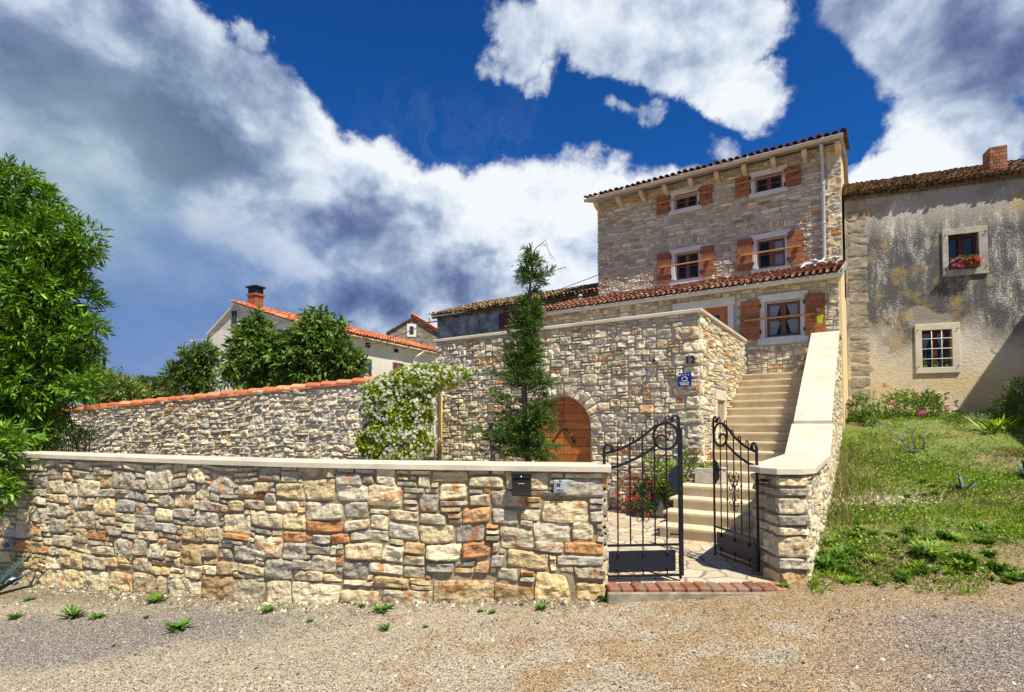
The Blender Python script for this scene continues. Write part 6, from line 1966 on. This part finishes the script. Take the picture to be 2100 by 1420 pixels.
# ------------------------------------------------------------------ jasmine on the rubble wall and over the passage
jm = thing('star_jasmine', at(820, 935, 9.4), 'dense star jasmine covered in white flowers arching from wall to terrace', 'climber')
def ab(px, py, Y, rx, ry, rz=None):    # ellipsoid at a photo direction and depth; radii in photo pixels
    c = at(px, py, Y); return (np.array(c), np.array((rx / F * Y, ry if ry > 3 else ry, (rz or rx) / F * Y)))
Yj = 9.7
JB = [ab(815, 860, Yj, 66, .38, 78), ab(812, 905, Yj, 72, .42, 50), ab(800, 812, Yj, 52, .36, 42), ab(850, 785, Yj, 62, .36, 30), ab(900, 775, Yj + .1, 46, .34, 20), ab(940, 768, Yj + .2, 26, .25, 12), ab(775, 835, Yj, 34, .3, 40), ab(850, 840, Yj, 36, .32, 50)]
k = MB(); JP, JO = crown(k, JB, 9500, 5, .060, .62, seed=90, shell=.80, upb=.2, lump=.16, slen=.045, bright=(.75, 1.4)); k.build('foliage', L_jas, jm)
gj = np.random.RandomState(91)
ix = gj.randint(0, len(JP), 10500); d = JO[ix] + gj.randn(10500, 3) * .35; d[:, 1] -= .35
d /= np.linalg.norm(d, axis=1)[:, None]
Pj = JP[ix] + d * (.012 + .045 * gj.rand(10500))[:, None] + gj.randn(10500, 3) * .018
keep = (vn(Pj[:, 0] * 5, Pj[:, 1] * 5, Pj[:, 2] * 5) + .35 * gj.randn(len(Pj)) > -.15) & (d[:, 1] < .3)
Pj, d = Pj[keep], d[keep]
tv, tf = flower_t(5, .35)
X_ = np.cross(d, gj.randn(len(d), 3)); X_ /= np.linalg.norm(X_, axis=1)[:, None]
dd_ = d / np.linalg.norm(d, axis=1)[:, None]
k = MB(); k.inst(tv, tf, np.stack([X_, np.cross(dd_, X_), dd_], 2), Pj, .021 + .014 * gj.rand(len(Pj)), tint=np.stack([gj.rand(len(Pj)), .8 + .2 * gj.rand(len(Pj)), 0 * Pj[:, 0]], 1)); k.build('flowers', L_flow, jm)
for i in range(6):
    k = MB(); p = at(800 + 18 * i, 940, Yj + .15); k.tube(wander((p.x, p.y, .03), (0, 0, 1), 1.9, 9, .25, 0, seed=i + 200), np.linspace(.02, .008, 10), 5); k.build('stem', M_bark, jm)

# ------------------------------------------------------------------ young cypress in the courtyard
cy = thing('cypress_tree', tuple(CT), 'slim young cypress with bare twisted tip in the courtyard, staked', 'tree')
Yc_ = CT[1]
tp = [at(px, py, Yc_) for px, py in ((1083, 1060), (1083, 940), (1077, 860), (1075, 780), (1078, 700), (1083, 640), (1086, 600), (1090, 560), (1092, 530), (1090, 515))]
k = MB(); k.tube(tp, [.045, .043, .038, .034, .028, .022, .018, .013, .009, .006], 8)
k.build('trunk', M_bark, cy)
k = MB()
tw_ = [at(*p, Yc_) for p in ((1090, 530), (1092, 522), (1100, 508), (1112, 498), (1121, 490))]
k.tube(tw_, [.009, .008, .007, .005, .003], 5)
for pl2 in (((1092, 522), (1086, 512), (1075, 507), (1068, 503)), ((1094, 519), (1104, 516), (1108, 515)), ((1112, 498), (1122, 506), (1128, 525), (1134, 536)), ((1128, 520), (1136, 530), (1141, 536)), ((1105, 503), (1112, 505), (1120, 502)), ((1118, 494), (1124, 505)), ((1084, 514), (1086, 522))):
    k.tube([at(*p, Yc_) for p in pl2], np.linspace(.005, .0018, len(pl2)), 4)
k.build('bare_tip', M_post, cy)
ZP = [(518, 6, 6), (530, 14, 16), (545, 24, 42), (556, 36, 52), (566, 26, 36), (578, 30, 14), (586, 20, 38), (600, 12, 12), (618, 16, 20), (632, 14, 24), (650, 22, 26), (668, 24, 26), (690, 30, 28), (708, 40, 32), (720, 62, 34), (735, 42, 30), (755, 38, 26), (772, 60, 46), (790, 90, 58), (800, 84, 78), (820, 82, 84), (840, 72, 72), (862, 60, 64), (885, 82, 46), (905, 118, 66), (922, 60, 70), (940, 50, 60)]
ty_ = np.array([q[0] for q in ZP]); lw_ = np.array([q[1] for q in ZP]); rw_ = np.array([q[2] for q in ZP])
tpx = np.array([(1083, 1060), (1083, 940), (1077, 860), (1075, 780), (1078, 700), (1083, 640), (1086, 600), (1090, 560), (1092, 530), (1090, 515)], float)[::-1]
gc = np.random.RandomState(33)
P_, D_, br = [], [], MB()
NB = 310
for i in range(NB):
    y = 516 + (946 - 516) * (gc.rand() ** .8)
    if vn(np.array([y / 21.0]), np.array([.3]), np.array([2.0]))[0] > .30 and gc.rand() < .8: continue
    if 603 < y < 616 and gc.rand() < .7: continue
    cx_ = np.interp(y, tpx[:, 1], tpx[:, 0]); az = gc.rand() * 2 * math.pi
    wL, wR = np.interp(y, ty_, lw_), np.interp(y, ty_, rw_)
    ext = (wR if math.cos(az) > 0 else wL) * (.5 + .75 * gc.rand())
    if abs(math.sin(az)) > .7: ext = (wL + wR) / 2 * (.5 + .4 * gc.rand())
    L = ext / F * Yc_
    base = np.array(at(cx_, y + ext * .22, Yc_))
    if L < .03: continue
    path = wander(base, (math.cos(az), math.sin(az), .42), L * 1.06, 8, .35, -.25, seed=1000 + i)
    br.tube(path, np.linspace(.006 + L * .008, .002, len(path)), 4)
    ns = int(6 + L * 40)
    for q in range(ns):
        f = (.22 + .78 * gc.rand()) * (len(path) - 1.001); i0 = int(f); p = path[i0] + (path[i0 + 1] - path[i0]) * (f - i0)
        dd = path[i0 + 1] - path[i0]; dd /= np.linalg.norm(dd)
        side = gc.randn(3) * np.array([1, 1, .6]); side /= np.linalg.norm(side)
        sd = dd * .8 + side * .75 + np.array([0, 0, .12]); sd /= np.linalg.norm(sd)
        sl_2 = .05 + .085 * gc.rand()
        for e in range(10):
            P_.append(p + sd * sl_2 * e / 9); v = sd + gc.randn(3) * .42; D_.append(v)
br.build('branches', M_bark, cy)['kind'] = 'stuff'
P_, D_ = np.array(P_), np.array(D_); n = len(P_)
tv, tf = leaf_t(.20, .05)
k = MB(); k.inst(tv, tf, dirR(D_, gc, 1.0), P_, .034 + .036 * gc.rand(n), tint=np.stack([np.clip(.5 + .35 * gc.randn(n), 0, 1), .7 + .6 * gc.rand(n), 0 * P_[:, 0]], 1)); k.build('foliage', L_con, cy)
print('cypress', n)

# ------------------------------------------------------------------ big laurel at the left edge
lt = thing('laurel_tree', (-9.4, 8.7, .03), 'large bright green laurel filling the left edge behind the wall end', 'tree')
YL = 8.3
LBL = [(c, r * np.array([1, 1, 1]) - np.array([.24, 0, .24]) * (r[0] > .36)) for c, r in [ab(-60, 520, YL, 200, 1.1, 190), ab(40, 400, YL, 85, .6, 80), ab(110, 500, YL, 78, .6, 90), ab(100, 610, YL, 100, .75, 110), ab(-40, 760, YL, 210, 1.1, 190), ab(110, 700, YL, 84, .7, 80),
       ab(60, 790, YL, 110, .8, 80), ab(20, 850, YL, 95, .7, 60), ab(-60, 930, YL, 95, .7, 90), ab(178, 500, YL, 22, .3, 40), ab(185, 680, YL, 26, .3, 26), ab(170, 790, YL - .1, 34, .3, 24), ab(60, 890, YL - .1, 42, .3, 30), ab(-18, 935, 6.8, 44, .2, 70), ab(-22, 1010, 6.7, 34, .2, 50), ab(20, 905, 7.6, 40, .25, 30)]]
k = MB(); crown(k, LBL, 7000, 11, .125, .22, seed=95, shell=.5, upb=.25, lump=.36, slen=.17, rich=True, bright=(.4, 1.55), droop=.25, spread=.62); k.build('crown', L_laurel, lt)
k = MB(); k.tube(wander((-9.4, 8.7, 0), (0, 0, 1), 4.2, 8, .1, .2, seed=1), np.linspace(.16, .07, 9), 10)
for i in range(12):
    a = i * 2.4; k.tube(wander((-9.4, 8.7, .7 + .3 * i), (math.cos(a), math.sin(a), .9), 1.6, 7, .3, .2, seed=i + 40), np.linspace(.06, .015, 8), 6)
k.build('trunk', M_bark, lt)

# ------------------------------------------------------------------ trees behind
def tree(name, label, base, blobs, shoots, per, L, w, mat, seed, group=None, tr_=.12, slen=.2, shell=.45, **kw):
    t = thing(name, base, label, 'tree', group)
    k = MB(); crown(k, blobs, shoots, per, L, w, seed=seed, slen=slen, shell=shell, **kw); k.build('crown', mat, t)
    top = max(c[2] for c, r in blobs)
    k = MB(); k.tube(wander(base, (0, 0, 1), (top - base[2]) * .9, 8, .15, .2, seed=seed), np.linspace(tr_, tr_ * .4, 9), 8)
    for i, (c, r) in enumerate(blobs[:9]):
        b0 = np.array(base) + np.array([0, 0, (c[2] - base[2]) * .55]); k.tube([b0, (b0 + c) / 2 + np.array([0, 0, .15]), c], [tr_ * .5, tr_ * .35, tr_ * .15], 6)
    k.build('trunk', M_bark, t); return t
Yw = 17.5
tree('walnut_tree', 'broad dark walnut tree in front of the cream farm house gable', (at(640, 800, Yw).x, Yw, 0),
     [ab(518, 716, Yw, 38, .8, 36), ab(512, 765, Yw, 44, .9, 32), ab(527, 672, Yw, 20, .5, 18), ab(562, 745, Yw, 50, 1, 42), ab(640, 712, Yw, 46, 1.0, 42), ab(690, 738, Yw, 40, .9, 38), ab(655, 662, Yw, 22, .6, 18), ab(692, 685, Yw, 20, .5, 16), ab(625, 762, Yw, 72, 1, 32), ab(715, 755, Yw, 22, .6, 20), ab(590, 712, Yw, 18, .5, 20)],
     2300, 8, .24, .34, L_walnut, 101, slen=.36, lump=.42, upb=.0, droop=.35, spread=.7, rich=True, shell=.35, bright=(.7, 1.5))
Yx = 22
tree('fruit_tree', 'small dark tree left of the farm house gable', (at(400, 800, Yx).x, Yx, 0),
     [ab(395, 755, Yx, 30, .6, 42), ab(365, 775, Yx, 26, .5, 22), ab(420, 735, Yx, 22, .5, 30), ab(412, 788, Yx, 22, .6, 16)], 620, 7, .22, .3, L_walnut, 102, slen=.32, lump=.35, rich=True)
Yb = 15
tree('elder_bush', 'yellow green bush behind the rubble wall beside the laurel', (at(215, 800, Yb).x, Yb, 0),
     [ab(215, 800, Yb, 50, .8, 40), ab(190, 775, Yb, 28, .6, 24), ab(250, 805, Yb, 44, .8, 26)], 900, 6, .13, .4, L_hill, 103, slen=.2, lump=.35)
Yf = 60
tree('round_tree', 'rounded olive green tree on the horizon between bush and fruit tree', (at(310, 800, Yf).x, Yf, 0),
     [ab(305, 800, Yf, 36, 2, 20), ab(330, 805, Yf, 30, 2, 18), ab(285, 808, Yf, 26, 2, 16)], 1500, 5, .5, .7, L_dry, 104, slen=.5, lump=.15)
# far wooded ground line
hb_ = MB(); g2 = np.random.RandomState(8)
B_ = [(np.array((x, 95 + 20 * g2.rand(), .5)), np.array((7 + 4 * g2.rand(), 5, 3.2 + 1.6 * g2.rand()))) for x in np.arange(-150, 160, 8)]
crown(hb_, B_, 7000, 4, 1.4, .8, seed=105, slen=1.0); tag(hb_.build('distant_woodland', L_dry), kind='stuff')

# weeds growing in the coping gap behind the low wall
for px, Yq, hh_, lb in ((158, 9.6, .42, 'tall feathery green fennel clump behind the low wall near its left end'),):
    c = at(px, 915, Yq); t = thing('fennel', (c.x, c.y, .03), lb, 'plant')
    k = MB(); n = 900; P_ = np.array(c)[None] + g.randn(n, 3) * np.array([.20, .12, .16]) + np.array([0, 0, .10]); D_ = g.randn(n, 3) * .5 + np.array([0, 0, 1.0])
    tv, tf = leaf_t(.06, .1); k.inst(tv, tf, dirR(D_, g), P_, .10 + .10 * g.rand(n), tint=np.stack([g.rand(n), .8 + .6 * g.rand(n), 0 * g.rand(n)], 1)); k.build('foliage', L_weed, t)
    for i in range(6): k = MB(); k.tube(wander((c.x + .1 * g.randn(), c.y, .0), (0, 0, 1), c.z + .1, 6, .2, 0, seed=i), .008, 5); k.build('stem', L_weed, t)

# ------------------------------------------------------------------ grass bank on the right
g = np.random.RandomState(55)
def bank(n, x0=2.6, x1=12.5, y0=4.6, y1=13.8):
    x = g.uniform(x0, x1, n * 2); y = y0 + (y1 - y0) * g.rand(n * 2) ** 1.35
    wx = L0[0] + (y - L0[1]) * .555 / .832 + .03
    e = y + .10 * x + .55 * vn(x * 1.3, y * 1.3, 0 * x)
    dens = np.clip((e - 5.15) / .9, 0, 1) * (.30 + 1.15 * np.clip(.46 + 1.0 * vn(x * .9, y * .9, 5 + 0 * x) + .8 * vn(x * 3.1, y * 3.1, 6 + 0 * x) + .4 * vn(x * 8, y * 8, 7 + 0 * x), 0, 1))
    dens = np.where(((x - 4.9) / .9) ** 2 + ((y - 7.6) / .28) ** 2 < 1, dens * .12, dens)      # stony patches
    dens = np.where(((x - 3.6) / .5) ** 2 + ((y - 6.3) / .22) ** 2 < 1, dens * .3, dens)
    far = y < 13.82 + (8.74 - x) * .40 - .05
    k_ = (x > wx) & far & (g.rand(len(x)) < dens) & (x < y * 1.15 + 1.2)
    x, y = x[k_][:n], y[k_][:n]
    return x, y
x, y = bank(150000); n = len(x)
tv, tf = leaf_t(.17, .35)
D_ = g.randn(n, 3) * .7 + np.array([0, 0, 1.0]); dry = vn(x * 1.1, y * 1.1, 9 + 0 * x) + .5 * g.randn(n) > .85
tl_ = .75 + .6 * vn(x * .8, y * .8, 12 + 0 * x)
LL = (.035 + .05 * g.rand(n)) * np.clip(tl_, .4, 1.5)
k = MB(); q = ~dry; k.inst(tv, tf, dirR(D_[q], g), np.stack([x, y, gz(x, y)], 1)[q], LL[q], tint=np.stack([np.clip(.6 + .4 * vn(x * 2, y * 2, 1 + 0 * x) + .25 * g.randn(n), 0, 1), .7 + .6 * g.rand(n), 0 * x], 1)[q]); tag(k.build('grass', L_grass), kind='stuff')
k = MB(); q = dry; k.inst(tv, tf, dirR(D_[q], g), np.stack([x, y, gz(x, y)], 1)[q], LL[q] * 1.3, tint=np.stack([g.rand(n), .8 + .4 * g.rand(n), 0 * x], 1)[q]); tag(k.build('dry_grass', L_strw), kind='stuff')
x, y = bank(80000); n = len(x); cl = vn(x * 1.6, y * 1.6, 22 + 0 * x) > -.15; x, y = x[cl], y[cl]; n = len(x)
tv, tf = leaf_t(.6, .1); D_ = g.randn(n, 3) + np.array([0, 0, .5])
k = MB(); k.inst(tv, tf, dirR(D_, g, .3), np.stack([x, y, gz(x, y) + .01 + .05 * g.rand(n)], 1), .02 + .028 * g.rand(n), tint=np.stack([np.clip(.5 + .5 * g.randn(n), 0, 1), .7 + .6 * g.rand(n), 0 * x], 1)); tag(k.build('clover', L_grass), kind='stuff')
# tall thin dry stalks close to the stair wall
n = 480; t_ = g.rand(n) ** .8 * 4.6 + 1.4; off = .05 + .30 * g.exponential(1, n)
x = L0[0] + t_ * .555 + off * .832; y = L0[1] + t_ * .832 - off * .555
D_ = g.randn(n, 3) * .25 + np.array([0, 0, 1.0]); k = MB(); tv, tf = leaf_t(.035, .25)
k.inst(tv, tf, dirR(D_, g), np.stack([x, y, gz(x, y)], 1), .10 + .20 * g.rand(n), tint=np.stack([g.rand(n), .8 + .4 * g.rand(n), 0 * x], 1)); tag(k.build('tall_grass', L_strw), kind='stuff')
# pale stones in the bank
n = 420; x = 4.9 + g.randn(n) * .55; y = 7.6 + g.randn(n) * .22; tv, tf = chip_t(3)
a = g.rand(n) * 6.28; Rm = np.zeros((n, 3, 3)); Rm[:, 0, 0] = np.cos(a); Rm[:, 0, 1] = -np.sin(a); Rm[:, 1, 0] = np.sin(a); Rm[:, 1, 1] = np.cos(a); Rm[:, 2, 2] = 1
k = MB(); k.inst(tv, tf, Rm, np.stack([x, y, gz(x, y) + .01], 1), .012 + .022 * g.rand(n) ** 2, tint=np.stack([.5 + .4 * g.rand(n), .8 + .3 * g.rand(n), 0 * x], 1)); tag(k.build('stone_chips', MATS['gravel_chip']), kind='stuff')

# ------------------------------------------------------------------ single weeds: each its own thing
def rosette(name, n, L, w, mat, seed, up=.6, rich=True):
    gg = np.random.RandomState(seed); a = np.arange(n) * 2.4 + gg.rand(n)
    D_ = np.stack([np.cos(a), np.sin(a), up * (.4 + 1.1 * gg.rand(n))], 1)
    tv, tf = leaf_t(w, .30, rich); k = LB()
    k.inst(tv, tf, dirR(D_, gg, .15), gg.randn(n, 3) * np.array([.01, .01, 0]) * 1.5 + np.array([0, 0, .004]), L * (.55 + .6 * gg.rand(n)), tint=np.stack([gg.rand(n), .8 + .5 * gg.rand(n), 0 * a], 1))
    return k.build(name, mat)
protos = [rosette('weed', 46, .16, .17, L_weed, 1, 1.3), rosette('weed', 60, .10, .24, L_weed, 2, .8), rosette('weed', 90, .09, .12, L_weed, 3, 1.2), rosette('weed', 34, .15, .22, L_weed, 4, .9)]
WE = [(318, 1236, 3, 1.0, 'bright green dandelion rosette on the soil left of centre by the wall foot'), (150, 1268, 0, .95, 'large leafy weed on the gravel at the far left foreground'),
      (200, 1268, 1, .8, 'flat weed touching the large leafy weed at the left'), (366, 1292, 1, 1.25, 'isolated broad leaved weed on dark asphalt left of centre'), (300, 1268, 2, .4, 'tiny sprig between the isolated weed and the dandelion rosette'),
      (550, 1256, 2, .95, 'feathery weed beneath the big round boulder of the wall'), (635, 1276, 2, .45, 'tiny weed on pale gravel right of the feathery weed'), (742, 1246, 2, .6, 'low weed at the foot of the orange base stone'),
      (785, 1254, 1, 1.0, 'dark leafy weed below the middle of the wall'), (790, 1292, 2, .75, 'spindly weed out on the pale gravel in the middle'), (872, 1288, 2, .35, 'smallest sprig on the pale gravel near the middle'),
      (985, 1256, 2, .45, 'sparse weed near the wall foot below the mailbox side'), (1010, 1258, 2, .5, 'paired sparse weed just right of the one below the mailbox side'), (1110, 1250, 2, .85, 'weed with a yellow bud below the intercom'),
      (1240, 1230, 1, 1.0, 'dark leafy weed at the right end of the garden wall'), (1608, 1208, 2, .8, 'fine weed at the foot of the pier'), (1455, 1215, 2, .5, 'small weed against the brick threshold kerb, left one'), (1530, 1212, 2, .55, 'small weed against the brick threshold kerb, right one'),
      (28, 1270, 2, 1.0, 'grassy weed in the far left corner by the agave'), (60, 1232, 1, .7, 'small round weed below the lower drain pipe')]
def ground_hit(px, py):
    r = ray(px, py)
    for t in np.linspace(2, 14, 2400):
        if EYE + r[2] * t <= float(gz(r[0] * t, r[1] * t)): return Vector((r[0] * t, r[1] * t, float(gz(r[0] * t, r[1] * t))))
    return None
used = set()
for i, (px, py, ty__, sc_2, lb) in enumerate(WE):
    p = ground_hit(px, py)
    o_ = protos[ty__] if ty__ not in used else protos[ty__].copy()
    if ty__ in used: scene.collection.objects.link(o_)
    used.add(ty__)
    o_.location = p; o_.scale = (sc_2,) * 3; o_.rotation_euler = (0, 0, i * 1.7); tag(o_, lb, 'weed', 'weeds on the gravel along the wall')
# broad leafy clumps on the bank
BC = [(1700, 1165, 1.9), (1740, 1185, 1.6), (1790, 1160, 1.7), (1690, 1120, 1.4), (1830, 1190, 1.2), (1870, 1120, 2.0), (1910, 1150, 2.2), (1950, 1130, 2.0), (1900, 1105, 1.6), (1985, 1110, 1.5), (1780, 1110, 1.4), (2010, 1170, 1.5),
      (2060, 1175, 1.7), (2085, 1195, 1.6), (1850, 1090, 1.3), (1920, 1180, 1.6), (1760, 1140, 1.5), (2040, 1120, 1.4), (1860, 1020, 1.2), (1810, 1000, 1.2), (1900, 1000, 1.2), (1720, 1140, 1.5), (1755, 1090, 1.2), (1960, 1160, 1.6), (1870, 1150, 1.6)]
cp_ = [rosette('leafy_plant', 130, .10, .20, L_weed if i else L_grass, 11 + i, 1.2 + .5 * i) for i in range(3)]
gbc = np.random.RandomState(12)
BC2 = [(px + 22 * gbc.randn(), py + 9 * gbc.randn(), s_ * (.35 + .75 * gbc.rand() ** 1.3)) for px, py, s_ in BC for _ in range(5)]
for i, (px, py, s_) in enumerate(BC2):
    p = ground_hit(px, min(py, 1206))
    wx_ = L0[0] + (p.y - L0[1]) * .555 / .832 + .12
    if p.x < wx_: p = Vector((wx_ + .1 * gbc.rand(), p.y, float(gz(wx_ + .05, p.y))))
    o_ = cp_[i] if i < 3 else cp_[i % 3].copy()
    if i >= 3: scene.collection.objects.link(o_)
    o_.location = p; o_.scale = (s_ * .7, s_ * .7, s_ * (.45 + .4 * gbc.rand())); o_.rotation_euler = (.25 * gbc.randn(), .25 * gbc.randn(), i * 2.1); tag(o_, 'broad leaved green plant in the grass bank right of the stair wall', 'plant', 'broad leaved plants on the grass bank')
# thin scatter of tiny sprigs and dead leaves along the wall foot
n = 5200; x = g.uniform(-7, 6.8, n); off = .04 + .55 * g.exponential(1, n); y = np.where(x < .86, fw_y(np.minimum(x, .85)), 4.83) - off * .55
kp = (vn(x * 1.7, y * 2.5, 40 + 0 * x) + .25 * g.randn(n) > .22 + np.where(x < -2, -.15, .12)) & (y > 2.6)
x, y = x[kp], y[kp]; n = len(x); tv, tf = leaf_t(.4, .1)
k = MB(); k.inst(tv, tf, dirR(g.randn(n, 3) + np.array([0, 0, .6]), g, .4), np.stack([x, y, gz(x, y) + .006], 1), .012 + .03 * g.rand(n) ** 2, tint=np.stack([g.rand(n), .7 + .5 * g.rand(n), 0 * x], 1)); tag(k.build('ground_cover', L_weed), kind='stuff')

# agaves
def agave(px, py, leaves, L, lb, seed, w=.13, p=None):
    gg = np.random.RandomState(seed); p = p or ground_hit(px, py); t = thing('agave', p, lb, 'agave', 'agaves')
    for i in range(leaves):
        a = leaves and (i * 2.4 + gg.rand() * .5); el = .5 + .8 * gg.rand(); Ls = L * (.7 + .5 * gg.rand())
        d = np.array([math.cos(a) * math.cos(el), math.sin(a) * math.cos(el), math.sin(el)]); sd = np.array([-math.sin(a), math.cos(a), 0]); nm = np.cross(d, sd)
        V, m = [], 8
        for j in range(m):
            f = j / (m - 1); ww = w * Ls * (1 - f ** 1.6) * (.75 + .6 * f * (1 - f) * 2); c = np.array(p) + d * Ls * f + np.array([0, 0, -.12 * Ls * f * f])
            V += [c - sd * ww, c + nm * ww * .35, c + sd * ww, c + nm * ww * .05 + nm * .006]
        k = MB(); k.add(V, [(j * 4 + q, j * 4 + (q + 1) % 4, j * 4 + 4 + (q + 1) % 4, j * 4 + 4 + q) for j in range(m - 1) for q in range(4)] + [(3, 2, 1, 0)], tint=(gg.rand(), .8 + .4 * gg.rand(), 0), smooth=True); k.build('leaf', L_agave, t)
    return t
agave(1977, 1008, 5, .36, 'small blue grey agave alone in the middle of the grass bank', 2)
agave(2115, 985, 7, .48, 'large dark agave cut by the right edge of the picture', 3)
agave(-25, 1225, 9, .75, 'large blue green agave at the left edge below the laurel', 4, .10)
# two plastic drain pipes in the wall foot at the left
for px, py, lb in ((26, 1112, 'upper grey drain pipe end sticking out of the wall foot'), (32, 1188, 'lower grey drain pipe end sticking out of the wall foot')):
    r_ = ray(px, py); kx = np.linspace(4, 9, 500); q = kx[np.argmin([abs(r_[1] * s2_ - fw_y(r_[0] * s2_) + .02) for s2_ in kx])]
    c = Vector((r_[0] * q, r_[1] * q, EYE + r_[2] * q)); dn = Vector((.30, -.95, -.12)).normalized(); k = MB()
    aX = dn.cross(Vector((0, 0, 1))).normalized(); aZ = aX.cross(dn); V = []
    for (dd, r2) in ((-.12, .048), (.14, .048), (.14, .042), (-.10, .042)):
        V += [c + dn * dd + (aX * math.cos(a) + aZ * math.sin(a)) * r2 for a in np.arange(16) / 16 * 6.2832]
    k.add([tuple(v) for v in V], [(i * 16 + j, i * 16 + (j + 1) % 16, (i + 1) * 16 + (j + 1) % 16, (i + 1) * 16 + j) for i in range(3) for j in range(16)] + [tuple(range(48, 64))], smooth=True)
    tag(k.build('drain_pipe', M_plas), lb, 'drain pipe', 'drain pipes in the wall foot')

# ------------------------------------------------------------------ shrubs along the neighbour's wall
def shrub(name, lb, spec, shoots, per, L, w, mat, seed, cat='shrub', flowers=(), twigs=5, **kw):
    c0 = spec[0][0]; b = (float(c0[0]), float(c0[1]), float(gz(c0[0], c0[1])))
    t = thing(name, b, lb, cat); k = MB(); crown(k, spec, shoots, per, L, w, seed=seed, **kw); k.build('foliage', mat, t)
    for i in range(twigs):
        k = MB(); k.tube(wander((b[0] + .15 * g.randn(), b[1] + .1 * g.randn(), b[2] - .02), (g.randn() * .4, g.randn() * .3, 1), max(.25, float(c0[2] - b[2]) * 1.3), 6, .3, 0, seed=seed + i), np.linspace(.012, .004, 7), 5); k.build('stem', M_bark, t)
    for (m_, pts, r, sd) in flowers: blossoms(None, [tuple(at(*p)) for p in pts], r, m_, t, seed=sd, per=7, spread=.45, face=(-.2, -1, .4))
    return t
Yr = 12.2
shrub('rose_bush', 'rose bush with crimson, magenta and yellow blooms under the barred window', [ab(1830, 835, Yr, 55, .45, 28), ab(1880, 838, Yr, 36, .4, 34), ab(1795, 850, Yr, 34, .4, 24), ab(1850, 815, Yr, 30, .3, 14)], 900, 4, .055, .5, L_rosel, 110, lump=.35, slen=.06,
      flowers=((L_mag, [(1891, 847, Yr - .5)], .045, 1), (L_red, [(1814, 791, Yr - .4), (1880, 807, Yr - .4)], .034, 2), (L_yelf, [(1872, 797, Yr - .4), (1866, 813, Yr - .4)], .034, 3), (L_mag, [(1832, 826, Yr - .4)], .028, 4), (L_yelf, [(1885, 802, Yr - .4)], .015, 5)), twigs=9, bright=(.7, 1.7))
shrub('climbing_shrub', 'dark leafy shrub in the corner between yellow flank and pilaster', [ab(1760, 840, 11.9, 14, .3, 34), ab(1770, 862, 11.7, 24, .35, 16)], 420, 4, .06, .5, L_rosel, 111, lump=.3, slen=.05)
shrub('laurel_shrub', 'narrow leaved shrub right of the rose bush', [ab(1905, 835, 12.1, 14, .25, 30)], 160, 5, .10, .25, L_weed, 112, slen=.08)
shrub('low_shrub', 'low dark green mound in the shade at the wall foot', [ab(1965, 862, 11.6, 26, .3, 14), ab(1955, 878, 11.2, 34, .3, 12)], 420, 4, .05, .45, L_walnut, 113, slen=.05)
shrub('silver_shrub', 'pale silvery low shrub between the dark mound and the tall lily leaves', [ab(2010, 868, 11.2, 30, .3, 16)], 380, 4, .06, .2, leafmat('silver_leaf', (.18, .24, .17), (.36, .42, .30)), 114, slen=.06)
shrub('dark_shrub', 'tall dark green shrub at the right edge against the shaded wall', [ab(2080, 840, 10.9, 34, .4, 30), ab(2105, 820, 10.9, 34, .4, 40), ab(2090, 870, 10.6, 30, .3, 14)], 620, 5, .09, .3, L_walnut, 115, slen=.08)
p = ground_hit(2052, 886)
t = thing('day_lily', p, 'clump of long arching lily leaves below the dark shrub', 'plant')
k = MB(); n = 46; a = g.rand(n) * 6.28; tv, tf = leaf_t(.09, .45, True)
k.inst(tv, tf, dirR(np.stack([np.cos(a), np.sin(a), 1.2 + g.rand(n)], 1), g, .2), np.array(p)[None] + g.randn(n, 3) * np.array([.14, .06, 0]), .30 + .22 * g.rand(n), tint=np.stack([g.rand(n), .8 + .4 * g.rand(n), 0 * a], 1)); k.build('foliage', L_grass, t)
# bare pruned rose stems in the lawn
for px, py, lb, sd, pts_ in ((1875, 930, 'nearly bare pruned bush in the lawn below the rose bush', 5, None),):
    p = ground_hit(px, py); t = thing('pruned_bush', p, lb, 'shrub'); k = MB()
    Yq = p.y
    for pl3 in (((1875, 930), (1840, 895), (1795, 858), (1785, 842), (1768, 825)), ((1876, 930), (1873, 890), (1880, 870), (1895, 862)), ((1873, 890), (1862, 872)), ((1893, 925), (1895, 892), (1905, 880), (1913, 870)), ((1872, 928), (1858, 905), (1850, 880))):
        k.tube([at(a_, b_2, Yq + .02 * i) for i, (a_, b_2) in enumerate(pl3)], np.linspace(.014, .006, len(pl3)), 6)
    k.build('stem', M_post, t)
    k = MB(); crown(k, [ab(1885, 905, Yq, 34, .2, 24)], 60, 4, .045, .45, seed=120, slen=.05, shell=.2); k.build('foliage', L_rosel, t)

# ------------------------------------------------------------------ overhead cables
def cable(name, a, b, sag, r, lb):
    P_ = [a + (b - a) * f + Vector((0, 0, -sag * 4 * f * (1 - f))) for f in np.linspace(0, 1, 24)]
    k = MB(); k.tube(P_, r, 5); return tag(k.build(name, M_cable), lb, 'cable')
a_ = PW.P(*[TWX0, -.03, PW.uv(1226, 565)[1]]); a2 = at(1010, 645, 18.6)
cable('overhead_cable', a_, at(1000, 642, 19.5), .05, .012, 'thin grey overhead cable running from the tall house wall over the old roof')
s_, z_ = PO.uv(1067, 640, -.08); s2_, z2_ = PO.uv(955, 690, -.08)
cable('wall_cable', PO.P(s_, -.08, z_), PO.P(s2_, -.08, z2_), .05, .014, 'slanting cable crossing the dark red shutters of the old house')
s_, z_ = PO.uv(898, 663, -.2); s2_, z2_ = PO.uv(950, 684, -.08)
cable('wall_cable', PO.P(s_, -.2, z_), PO.P(s2_, -.08, z2_), .22, .014, 'sagging cable at the left corner of the old house')
cable('overhead_cable', PO.P(ox0 - .3, -.18, oe - .14), at(640, 712, 34), .5, .018, 'dark overhead line from the old house corner across the orange farm roof')
